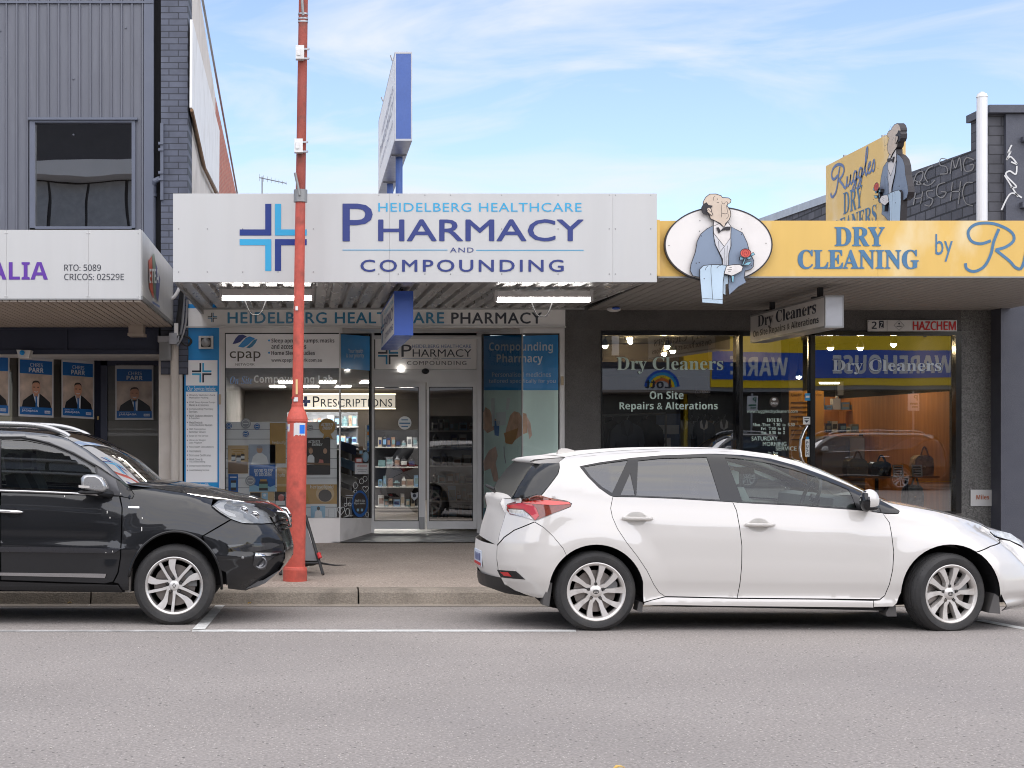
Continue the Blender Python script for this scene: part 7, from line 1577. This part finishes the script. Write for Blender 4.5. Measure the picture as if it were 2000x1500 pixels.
WC.panel('headlight', [(1930, 1034.5), (1959, 1038), (1974, 1042), (1994, 1057), (1999, 1067), (1972, 1055), (1945, 1047)], mat('headlamp unit', (.30, .32, .35), .12, metal=.5, coat=1, var=.5, vs=30), gap=.2, off=.003, st=5, dens=3)
# number plate on the tail
mb = MB(); 
def onrear(y, v, off=0): u, vv = WC.solve(970, v); k = 1 - abs(y / .56) ** 2.4; return Vector(((u - 21 * k - VX) / WC.S - .012 - off, WC.Yc - y, H - (vv - VY) / WC.S))
mb.prism([onrear(.26, 1083), onrear(-.12, 1083), onrear(-.12, 1114), onrear(.26, 1114)], (.006, 0, 0), 0); o = mb.build('number_plate', mat('pale number plate', srgb(206, 214, 228), .5), wr)
mb = MB(); mb.shape([(.25, 1107), (-.11, 1107), (-.11, 1113), (.25, 1113)], lambda a, b: onrear(a, b, .002)); mb.build('plate_frame', M['red'], o)
mb = MB(); [mb.shape([(.22 - .05 * i, 1103), (.19 - .05 * i, 1103), (.19 - .05 * i, 1088 + 3 * (i % 2)), (.22 - .05 * i, 1088)], lambda a, b: onrear(a, b, .002)) for i in range(6)]; mb.build('plate_characters', M['deepblue'], o)
# mirror, fin, wiper, mudflaps, moulding
mb = MB(); mb.ball(WC.at(1694, 977, .93), .085, sq=(.85, .75, 1.0), n=16); mm = mb.build('door_mirror', wpaint, wr, smooth=True)
mb = MB(); mb.ball(WC.at(1688.5, 978, .93), .082, sq=(.62, .76, .98), n=16); mb.build('mirror_glass', M['blackgloss'], mm, smooth=True)
mb = MB(); mb.tube([WC.at(1700, 995, .78), WC.at(1697, 990, .90)], .028, 8); mb.ball(WC.at(1696, 990, .93), .075, sq=(.9, .7, .42), n=14); mb.build('mirror_base', M['blackgloss'], mm); WC.mir(mm)
mb = MB(); q = [(1089, 893), (1091, 880), (1098, 875.5), (1110, 876), (1122, 879.5), (1136, 888), (1138, 893)]
mb.prism([WC.at(VX + (a - VX) * 1.07, VY + (b - VY) * 1.07, .02) for a, b in q], (0, .05, 0)); mb.build('antenna_fin', wpaint, wr)
mb = MB(); mb.tube([WC.at(990, 962, .1), WC.at(975, 955, .05), WC.at(1000, 970, -.2)], .012, 6); mb.build('rear_wiper', M['black'], wr)
for pts, nm in (([(1075, 1138), (1080, 1140), (1074, 1186), (1062, 1183), (1064, 1165)], 'mudflap'), ([(1757, 1140), (1752, 1178), (1755, 1205), (1736, 1205), (1733, 1200), (1740, 1187), (1752, 1160)], 'mudflap'), ([(1250, 1176), (1258, 1178), (1256, 1198), (1246, 1194)], 'mudflap'), ([(1946, 1160), (1955, 1166), (1958, 1200), (1935, 1198)], 'mudflap')):
    mb = MB(); WC.prismy(mb, [(a, b) for a, b in pts], .85, .70); o = mb.build(nm, mat('grey mudflap', (.085, .08, .078), .7, var=.2), wr); WC.mir(o)
mb = MB(); WC.prismy(mb, [(1700, 1188), (1740, 1188), (1738, 1196), (1690, 1194), (1300, 1186), (1262, 1183), (1300, 1182)], .80, .74); o = mb.build('underside_rail', M['black'], wr); WC.mir(o)
mb = MB(); mb.tube([WC.at(1018, 1160, .42), WC.at(1000, 1154, .42)], .03, 12); mb.build('exhaust', rimdark, wr)
# cabin
mb = MB()
def seat(mb, car, u, v, y, k=1.0):
    # side profile of a seat back with head restraint
    car.prismy(mb, [(u, v + 60 * k), (u - 16 * k, v + 20 * k), (u - 20 * k, v - 4 * k), (u - 6 * k, v - 8 * k), (u + 8 * k, v + 20 * k), (u + 20 * k, v + 60 * k)], y + .24, y - .24)
    car.prismy(mb, [(u - 22 * k, v - 12 * k), (u - 27 * k, v - 36 * k), (u - 20 * k, v - 42 * k), (u - 8 * k, v - 38 * k), (u - 8 * k, v - 14 * k)], y + .13, y - .13)
for y in (.38, -.38): seat(mb, WC, 1478, 962, y); seat(mb, WC, 1262, 968, y)
mb.build('seats', seatm, wr)
mb = MB(); WC.prismy(mb, [(1640, 1010), (1644, 976), (1662, 970), (1700, 976), (1740, 988), (1760, 1020)], .70, -.70); mb.build('dashboard', dashm, wr)
mb = MB(); c = WC.at(1626, 976, .36); mb.tube([c + Vector((.06 * math.cos(t) , .17 * math.sin(t), .15 * math.cos(t))) for t in np.linspace(0, 2 * math.pi, 25)], .014, 8, cap=False); mb.tube([c, WC.at(1665, 990, .36)], .03, 8); mb.build('steering_wheel', M['black'], wr)
mb = MB(); WC.prismy(mb, [(1502, 917), (1530, 917), (1532, 930), (1504, 931)], .10, -.10); mb.build('rear_view_mirror', M['black'], wr)
WC.strip('headlining', S_([(a, b + 5, 0, -4.0) for a, b in smooth_curve(top_edge[2:9], 2)]), mat('pale headlining', (.42, .42, .41), .8))
mb = MB(); WC.prismy(mb, [(1100, 1000), (1740, 1010), (1740, 1030), (1100, 1030)], .76, -.76); mb.build('cabin_floor', seatm, wr)
wm = dict(rim=rimsilver, dark=rimdark, face=rimsilver, spoke_side=rimsilver, nut=rimdark, disc=discm)
for hub, stv in ((WH[0], 0), (WH[1], math.radians(13))):
    hubp = (hub[0], hub[1])
    add_wheel(WC, hubp, .302, .20, .212, 'ten', wm, 1, stv, face=.0 if stv == 0 else -.005)
    add_wheel(WC, hubp, .302, .20, .212, 'ten', wm, -1, stv, face=.0)

# ------------------------------------------------------------------ black SUV
BX0 = 12.4; BS = F / BX0
_sbx, _sbv = [-700, 0, 100, 200, 260, 340, 430, 500, 560], [948, 957, 961, 967, 974, 984, 1000, 1016, 1040]
_stx, _stv = [-640, -600, -480, -200, 0, 50, 97, 132, 168, 206, 247, 300, 360, 426, 472, 512, 534, 552], [905, 860, 842, 838, 840, 843, 848, 857, 880, 908, 946, 955, 964, 978, 985, 996, 1010, 1024]
_sfv, _sfu = [980, 1000, 1024, 1045, 1070, 1090, 1110, 1130, 1155], [512, 538, 553, 562, 566, 566, 556, 540, 500]
_srv, _sru = [830, 900, 960, 1040, 1100, 1160], [-590, -640, -662, -672, -672, -640]
_spt, _spw = [0, .08, .2, .34, .5, .52, .56, .64, .80, .92, 1, 1.08], [.845, .862, .882, .892, .894, .902, .904, .893, .890, .888, .872, .82]
SH = ((340, 1144), (-330, 1144))
def w_suv(u, v):
    vb = lerpf(u, _sbx, _sbv); vt = lerpf(u, _stx, _stv)
    if v < vb: q = (vb - v) / BS; w = .845 - .05 * q - .30 * q * q
    else: w = hermite((v - vb) / (1154 - vb), _spt, _spw) - (.0 if u < 250 else 0)
    L = 32. if u < 250 else 46; q = (v - vt) / L
    if q < 1: w -= (.10 if u < 250 else .15) * max(0, 1 - max(0, q)) ** 2.4
    for hu, hv in SH:
        r = math.hypot(u - hu, v - hv)
        if r < 165: t = max(0, min(1, (165 - r) / 60)); w += .030 * t * t * (3 - 2 * t)
    e = (lerpf(v, _sfv, _sfu) - u) / 150
    if e < 1: w -= .36 * max(0, 1 - max(0, e)) ** 2.2
    e = (u - lerpf(v, _srv, _sru)) / 110
    if e < 1: w -= .26 * max(0, 1 - max(0, e)) ** 2.3
    return w
br = thing('black_suv', 'glossy black four wheel drive wagon cut by the left edge of the photo', 'car', (XX(0, BX0), BX0 + .905, -.015))
SC = Car(BX0, .905, w_suv, br)
bpaint = mat('gloss black paint', (.006, .0065, .008), .5, var=.1, vs=1.5, coat=1, spec=.15)
pillarm = mat('graphite roof pillar', (.12, .122, .128), .25, coat=1, metal=.4, var=.05)
sarch = arch(342, 1141, 98, 172, -5, 26, (.93, 1.05))
s_top = [(0, 840), (48, 842.5), (96, 847), (131, 856), (170, 878), (208, 906), (247, 944.5)]
s_dlo = [(0, 856), (48, 857), (96, 867), (144, 887), (187, 911), (189, 913)]
s_doorr = [(233, 969.5), (238, 992), (237, 1040), (235, 1088), (230, 1118), (221, 1136), (205, 1140)]
SC.panel('roof_side', [(-560, 856), (-480, 846), (-200, 840)] + s_top + [(226, 934), (200, 916), (187, 908)] + [(144, 884), (96, 864), (48, 854), (0, 852.5), (-480, 856), (-545, 880)], pillarm, st=12)
door = [(2, 962), (160, 967), (233, 969.5)] + s_doorr[1:] + [(120, 1137), (2, 1133)]
o = SC.panel('front_door', door, bpaint, mirror=False)
mb = MB(); mb.shape(ell(24, 1002, 15, 9, 24), lambda a, b: SC.pt(*SC.solve(a, b), .0008)); mb.build('handle_cup', M['blackgloss'], o)
mb = MB(); mb.tube([SC.pt(*SC.solve(-14 + 60 * t, 997 + 3 * t), .02 + .014 * math.sin(math.pi * t)) for t in np.linspace(0, 1, 10)], [.009, .013, .014, .014, .014, .014, .014, .014, .012, .007], 10); mb.build('handle', chrome, o, smooth=True); SC.mir(o)
o = SC.panel('rear_door', [(-2, 962), (-2, 1133), (-190, 1130), (-215, 1090), (-250, 1050), (-262, 1010), (-262, 955)], bpaint, mirror=False, st=14)
mb = MB(); mb.tube([SC.pt(*SC.solve(-250 + 60 * t, 993 + 3 * t), .02 + .014 * math.sin(math.pi * t)) for t in np.linspace(0, 1, 10)], .013, 8); mb.build('handle', chrome, o, smooth=True); SC.mir(o)
rarch = arch(-328, 1141, 98, 5, 175, 26, (.93, 1.05))
SC.panel('quarter_panel', [(-545, 882), (-480, 900), (-420, 950), (-264, 955), (-264, 1010), (-252, 1050), (-217, 1092), (-236, 1132)] + rarch + [(-430, 1150), (-560, 1150), (-640, 1120), (-650, 1040), (-640, 960), (-600, 890)], bpaint, st=16)
wingp = [(247, 945.5), (300, 953.5), (360, 962.5), (416, 975), (413, 988), (429, 1001), (451, 1014), (422, 1031), (395, 1047)] + [p for p in sarch if p[0] < 394][::-1] + [(252, 1153), (240, 1153), (231, 1140), (222, 1137.5), (231, 1119), (236, 1088), (238, 1040), (239, 992), (235, 970), (259, 973.5), (262, 966), (253, 953.5)]
SC.panel('front_wing', wingp, bpaint)
SC.panel('front_bumper', [(396, 1047.5), (423, 1032), (452, 1015), (474, 1022), (512, 1023), (535, 1022), (550, 1045), (556, 1070), (556, 1090), (545, 1110), (530, 1128), (505, 1144), (480, 1154), (445, 1150), (441, 1118)] + [p for p in sarch if p[0] > 396][::-1][3:], bpaint)
SC.panel('sill', [(-236, 1134), (2, 1135), (120, 1139), (231, 1142), (239, 1154), (238, 1158), (0, 1153), (-236, 1150)], M['blackgloss'], st=14)
# windows: the frame is dark, the glass tinted
sg = [(3, 858), (48, 859.5), (96, 869.5), (144, 890), (184, 913), (188, 927), (190, 950), (200, 962.5), (160, 960), (3, 953)]
sgr = [(-3, 858), (-3, 953), (-240, 946), (-252, 866), (-200, 858)]; sgq = [(-262, 868), (-250, 946), (-400, 940), (-500, 880), (-440, 866)]
SC.panel('window_frame', [(-545, 879), (-480, 856.5), (0, 853), (48, 854.5), (96, 864.5), (144, 884.5), (187, 908.5), (226, 934.5), (253, 954), (262, 966.5), (258, 973), (233, 969), (160, 966.5), (2, 961.5), (-262, 954), (-420, 949), (-480, 899)], M['blackgloss'], holes=(sg, sgr, sgq), gap=.3, off=-.001, st=14)
for g_, nm in ((sg, 'front_door_window'), (sgr, 'rear_door_window'), (sgq, 'quarter_window')): SC.panel(nm, g_, suvglass, gap=-.8, off=-.006, fold=0)
SC.panel('mirror_plinth', [(190, 914), (226, 936), (237, 968.5), (201, 965), (191, 940)], mat('satin graphite trim', (.07, .07, .075), .35, var=.05), gap=.3, off=.001, st=8)
def bead(name, pts, r, m, off=.004):
    mb = MB(); mb.tube([SC.pt(*SC.solve(*p), off) for p in smooth_curve(pts, 8)], r, 8); o = mb.build(name, m, br, smooth=True); SC.mir(o)
bead('chrome_strip', [(-262, 951), (0, 958), (100, 961.5), (170, 965), (205, 967)], .008, chrome)
bead('window_seal', [(-480, 856), (0, 854), (48, 855.5), (96, 866), (144, 886), (187, 910)], .008, M['black'])
SC.panel('side_moulding', [(-215, 1066), (0, 1067), (236, 1070), (236, 1072.5), (222, 1081), (0, 1078), (-205, 1077)], mat('dark side moulding', (.016, .017, .022), .28, coat=.6, var=.05), gap=.2, off=.010, st=12)
SC.panel('sill_strip', [(-180, 1117), (0, 1118), (208, 1120.5), (205, 1129), (0, 1124), (-180, 1123)], mat('chrome sill strip', (.42, .41, .41), .22, metal=.85, var=.05), gap=.1, off=.008, st=12)
SC.panel('wing_badge', [(251, 988.5), (272, 989), (272, 992.5), (251, 992)], chrome, gap=0, off=.004, fold=.004, st=6, dens=4, mirror=False)
# wheel arch flare and mudguard
mb = MB(); mb.tube([SC.pt(*SC.solve(*p), -.002) for p in sarch], .011, 8); o = mb.build('arch_lip', M['blackgloss'], br, smooth=True); SC.mir(o)
mb = MB(); SC.prismy(mb, [(250, 1100), (256, 1096), (254, 1157), (243, 1157), (248, 1120)], .885, .76); o = mb.build('mudflap', mat('dusty mudflap', (.16, .145, .13), .8, var=.2), br); SC.mir(o)
mb = MB(); SC.prismy(mb, [(-600, 1100), (-580, 1010), (-300, 985), (0, 985), (240, 992), (410, 1020), (458, 1070), (460, 1110), (452, 1140), (447, 1140)] + arch(342, 1141, 106, -3, 183, 20, (.93, 1.05)) + [(240, 1160), (-225, 1156)] + arch(-328, 1141, 106, -3, 183, 20, (.93, 1.05)) + [(-440, 1148), (-580, 1150)], .78, .42); o = mb.build('wheel_arch_liner', M['gap'], br); SC.mir(o)
mb = MB(); SC.prismy(mb, [(-640, 1100), (-600, 1000), (-300, 985), (240, 990), (440, 1012), (520, 1060), (520, 1100), (460, 1150), (240, 1166), (-225, 1166), (-600, 1156)], .46, -.46); mb.build('underbody', M['gap'], br)
T_ = lambda L: [(lambda q: (q[0], q[1], c, d))(SC.solve(a, b)) for a, b, c, d in L]
SC.strip('roof', T_([(-560, 856, -10, -6), (-480, 846, 0, -7), (-200, 840, 0, -7), (0, 840, 0, -7), (48, 842.5, 4, -7), (96, 847, 14, -7), (112, 850, 18, -7)]), bpaint)
SC.strip('windscreen', T_([(112, 850, 18, -6), (131, 856, 26, -6), (170, 878, 36, -6), (208, 906, 44, -5), (247, 945, 50, -4)]), mat_glass('wagon windscreen glass', 1.5, (.5, .56, .53)))
SC.strip('bonnet', T_([(247, 946, 48, -5), (300, 953.5, 40, -7), (360, 962.5, 30, -9), (416, 975, 22, -10), (470, 985, 20, -11), (510, 996, 22, -10), (530, 1010, 24, -6)]), bpaint, pw=2.8)
SC.strip('grille', T_([(530, 1010, 24, -5), (536, 1022, 22, 0), (547, 1042, 18, 0), (554, 1060, 16, 0)]), M['blackgloss'])
SC.strip('front_bumper_center', T_([(554, 1060, 16, 0), (557, 1072, 16, 0), (557, 1090, 16, 0), (546, 1110, 14, 0), (530, 1128, 12, 0), (505, 1145, 12, 0), (480, 1155, 12, 0)]), bpaint)
SC.strip('tailgate', T_([(-640, 1120, -16, 0), (-650, 1040, -16, 0), (-640, 960, -16, 0), (-600, 890, -14, 0), (-560, 856, -10, -6)]), bpaint)
mb = MB(); mb.tube([SC.at(*SC.solve(541, 998), .36), SC.at(556, 1008, .34), SC.at(563, 1020, .33), SC.at(565, 1034, .33)], [.006, .012, .014, .008], 8); o = mb.build('grille_chrome', chrome, br, smooth=True); SC.mir(o)
mb = MB()
for v in (1018, 1028, 1038): mb.tube([SC.at(546 + (v - 1018) * .4, v, .46), SC.at(566, v + 1, .15), SC.at(566, v + 1, -.15), SC.at(546 + (v - 1018) * .4, v, -.46)], .010, 6)
mb.build('grille_slats', mat('dark chrome', (.10, .10, .105), .2, metal=.8), br)
hl = [(414, 988), (426, 977.5), (454, 975.5), (496, 984.5), (522, 1001), (533, 1021), (512, 1022.5), (474, 1021.5), (451, 1013.5), (429, 1000)]
SC.panel('headlight', hl, mat('headlamp reflector', (.62, .64, .66), .18, metal=.55, coat=1, var=.25, vs=16), gap=.3, off=.002, st=6, dens=4)
SC.panel('daylight_strip', [(419, 987), (430, 981), (444, 981), (437, 988), (440, 997), (458, 1004), (462, 1010), (448, 1008), (430, 997)], mat('white lamp strip', (.82, .83, .84), .2, coat=1), gap=0, off=.006, st=5, dens=4)
for u, v, rr in ((476, 998, 9), (497, 1008, 10)):
    mb = MB(); c = SC.pt(*SC.solve(u, v), .004); mb.lathe([(rr / BS, 0), (rr / BS * .85, -.004), (rr / BS * .5, .004), (.001, .006)], c, 'y', 24); o = mb.build('lamp_reflector', chrome, br, smooth=True); SC.mir(o)
SC.panel('headlight_lens', hl, lampclear, gap=.2, off=.016, st=7, dens=5, fold=.012)
SC.panel('bumper_crease', [(443, 1064), (499, 1060), (530, 1058), (548, 1064), (530, 1072), (500, 1077), (455, 1076)], mat('dark gloss bumper fold', (.02, .021, .024), .15, coat=1), gap=.3, off=.012, st=7)
SC.panel('fog_lamp_bezel', [(497, 1078), (546, 1078), (540, 1084), (524, 1096), (519, 1112), (505, 1114), (494, 1104)], mat('fog bezel', (.03, .031, .034), .3, coat=.5), gap=.3, off=.006, st=6)
SC.panel('fog_trim', [(499, 1079), (546, 1079), (544, 1085), (499, 1086)], chrome, gap=.2, off=.014, st=6, dens=4)
mb = MB(); c = SC.pt(*SC.solve(509, 1099), .012); mb.lathe([(.05, .01), (.048, -.006), (.04, -.008), (.036, .008), (.001, .012)], c, 'y', 24); o = mb.build('fog_lamp', mat('fog lamp', (.12, .12, .13), .15, metal=.5, coat=1), br, smooth=True); SC.mir(o)
mb = MB(); mb.ball(SC.pt(*SC.solve(474, 1089), .002), .012, n=10); mb.build('parking_sensor', M['aludark'], br)
mb = MB(); SC.prismy(mb, [(452, 1150), (512, 1140), (545, 1120), (553, 1108), (548, 1118), (516, 1146), (470, 1160)], .62, -.62); mb.build('skid_plate', mat('satin grey skid plate', (.16, .16, .165), .4, metal=.4), br)
mb = MB()
for u, v, L in ((126.5, 969, 3), (209.6, 1000, 5), (215, 1011, 3), (278, 1012, 4), (277, 1033, 8), (236, 964, 3), (220, 1077, 3), (207, 1079, 2)): mb.ribbon([(u, v - L / 2), (u + .3, v), (u, v + L / 2)], 1.5, lambda a, b: SC.pt(*SC.solve(a, b), .011))
mb.build('bird_droppings', mat('dried white splash', srgb(214, 212, 206), .8), br)
# mirror
mc = mat('satin silver mirror cap', (.46, .465, .47), .28, metal=.7, coat=.5, var=.04)
mb = MB(); q = [(155, 934), (160, 929), (167, 927), (185, 927.5), (196, 933), (205, 944), (209, 955), (201, 962), (180, 961), (156, 955)]
cen = SC.at(182, 945, .98)
for k, y0, y1 in ((1.0, .93, 1.07),):
    P0 = [SC.at(VX + (a - VX) * .985, VY + (b - VY) * .985, 1.0) for a, b in q]; 
    c = sum(P0, Vector()) / len(P0); L = [(.72, -.055), (.92, -.042), (1, -.015), (1, .05), (.94, .075)]; n = len(P0); R0 = []
    for sc_, dy in L: R0.append([mb.vert(c + (p - c) * sc_ + Vector((0, dy, 0))) for p in P0])
    for A, B in zip(R0, R0[1:]):
        for i in range(n): mb.f.append([A[i], A[(i + 1) % n], B[(i + 1) % n], B[i]]); mb.m.append(0)
    mb.f.append(R0[0]); mb.m.append(0); mb.f.append(R0[-1][::-1]); mb.m.append(0)
mm = mb.build('door_mirror', mc, br, angle=50)
mb = MB(); mb.tube([SC.at(196, 962, 1.0), SC.at(206, 964, .92), SC.at(214, 966, .84)], [.02, .026, .03], 8); mb.ball(SC.at(180, 960.5, 1.0), .07, sq=(1.45, .7, .28), n=14); mb.build('mirror_base', M['black'], mm)
mb = MB(); mb.prism([SC.at(159, 946, 1.058), SC.at(180, 948, 1.058), SC.at(180, 952, 1.058), SC.at(159, 951, 1.056)], (0, .01, 0)); mb.build('mirror_indicator', mat('indicator lens', (.6, .58, .55), .2, coat=1), mm)
SC.mir(mm)
# roof rails
rm = mat('satin silver roof rail', (.42, .42, .42), .28, metal=.8, var=.05)
mb = MB(); mb.tube([SC.at(a, b, .60) for a, b in smooth_curve([(-520, 850), (-470, 832), (-300, 827), (-100, 826), (20, 828), (72, 833), (110, 845), (124, 853)], 5)], .022, 10); o = mb.build('roof_rail', rm, br, smooth=True); SC.mir(o)
# cabin
mb = MB()
for y in (.40, -.40): seat(mb, SC, 20, 935, y, 1.15); seat(mb, SC, -210, 935, y, 1.15)
mb.build('seats', mat('dark seats', (.03, .032, .034), .8), br)
mb = MB(); SC.prismy(mb, [(180, 990), (182, 952), (210, 945), (262, 955), (280, 990)], .72, -.72); mb.build('dashboard', dashm, br)
mb = MB(); SC.prismy(mb, [(-600, 985), (240, 990), (240, 1000), (-600, 1000)], .8, -.8); mb.build('cabin_floor', dashm, br)
SC.strip('headlining', T_([(-460, 852, 0, -6), (-200, 846, 0, -6), (0, 846, 0, -6), (96, 853, 8, -6)]), mat('grey headlining', (.2, .2, .2), .8))
mb = MB(); c = SC.at(158, 950, -.40); mb.tube([c + Vector((.07 * math.cos(t), .18 * math.sin(t), .16 * math.cos(t))) for t in np.linspace(0, 2 * math.pi, 25)], .015, 8, cap=False); mb.build('steering_wheel', M['black'], br)
bm = dict(rim=mat('bright rim lip', (.55, .53, .51), .3, metal=.8, var=.1, vs=12), dark=rimdark, face=mat('machined alloy face', (.68, .66, .64), .34, metal=.4, var=.06, dirt=(.34, .3, .26), dirts=9, dirtamt=.4), spoke_side=rimdark, nut=rimdark, disc=discm)
for hub in SH:
    add_wheel(SC, hub, .318, .22, .218, 'twist', bm, 1, 0, face=-.005); add_wheel(SC, hub, .318, .22, .218, 'twist', bm, -1, 0, face=.0)

# a second dark wagon parked across the street, facing the other way: it shows in the dry cleaner's windows
def copy_thing(o, loc, rz, label):
    c = o.copy(); COL.objects.link(c); c.location = loc; c.rotation_euler = (0, 0, rz); c['label'] = label
    for ch in o.children:
        e = ch.copy(); COL.objects.link(e); e.parent = c
        for g in ch.children: h = g.copy(); COL.objects.link(h); h.parent = e
    return c
br['group'] = 'dark four wheel drive wagons'
copy_thing(br, (14.6, -4.4, 0), math.pi, 'dark wagon parked across the street before the yellow store, seen only in reflections')
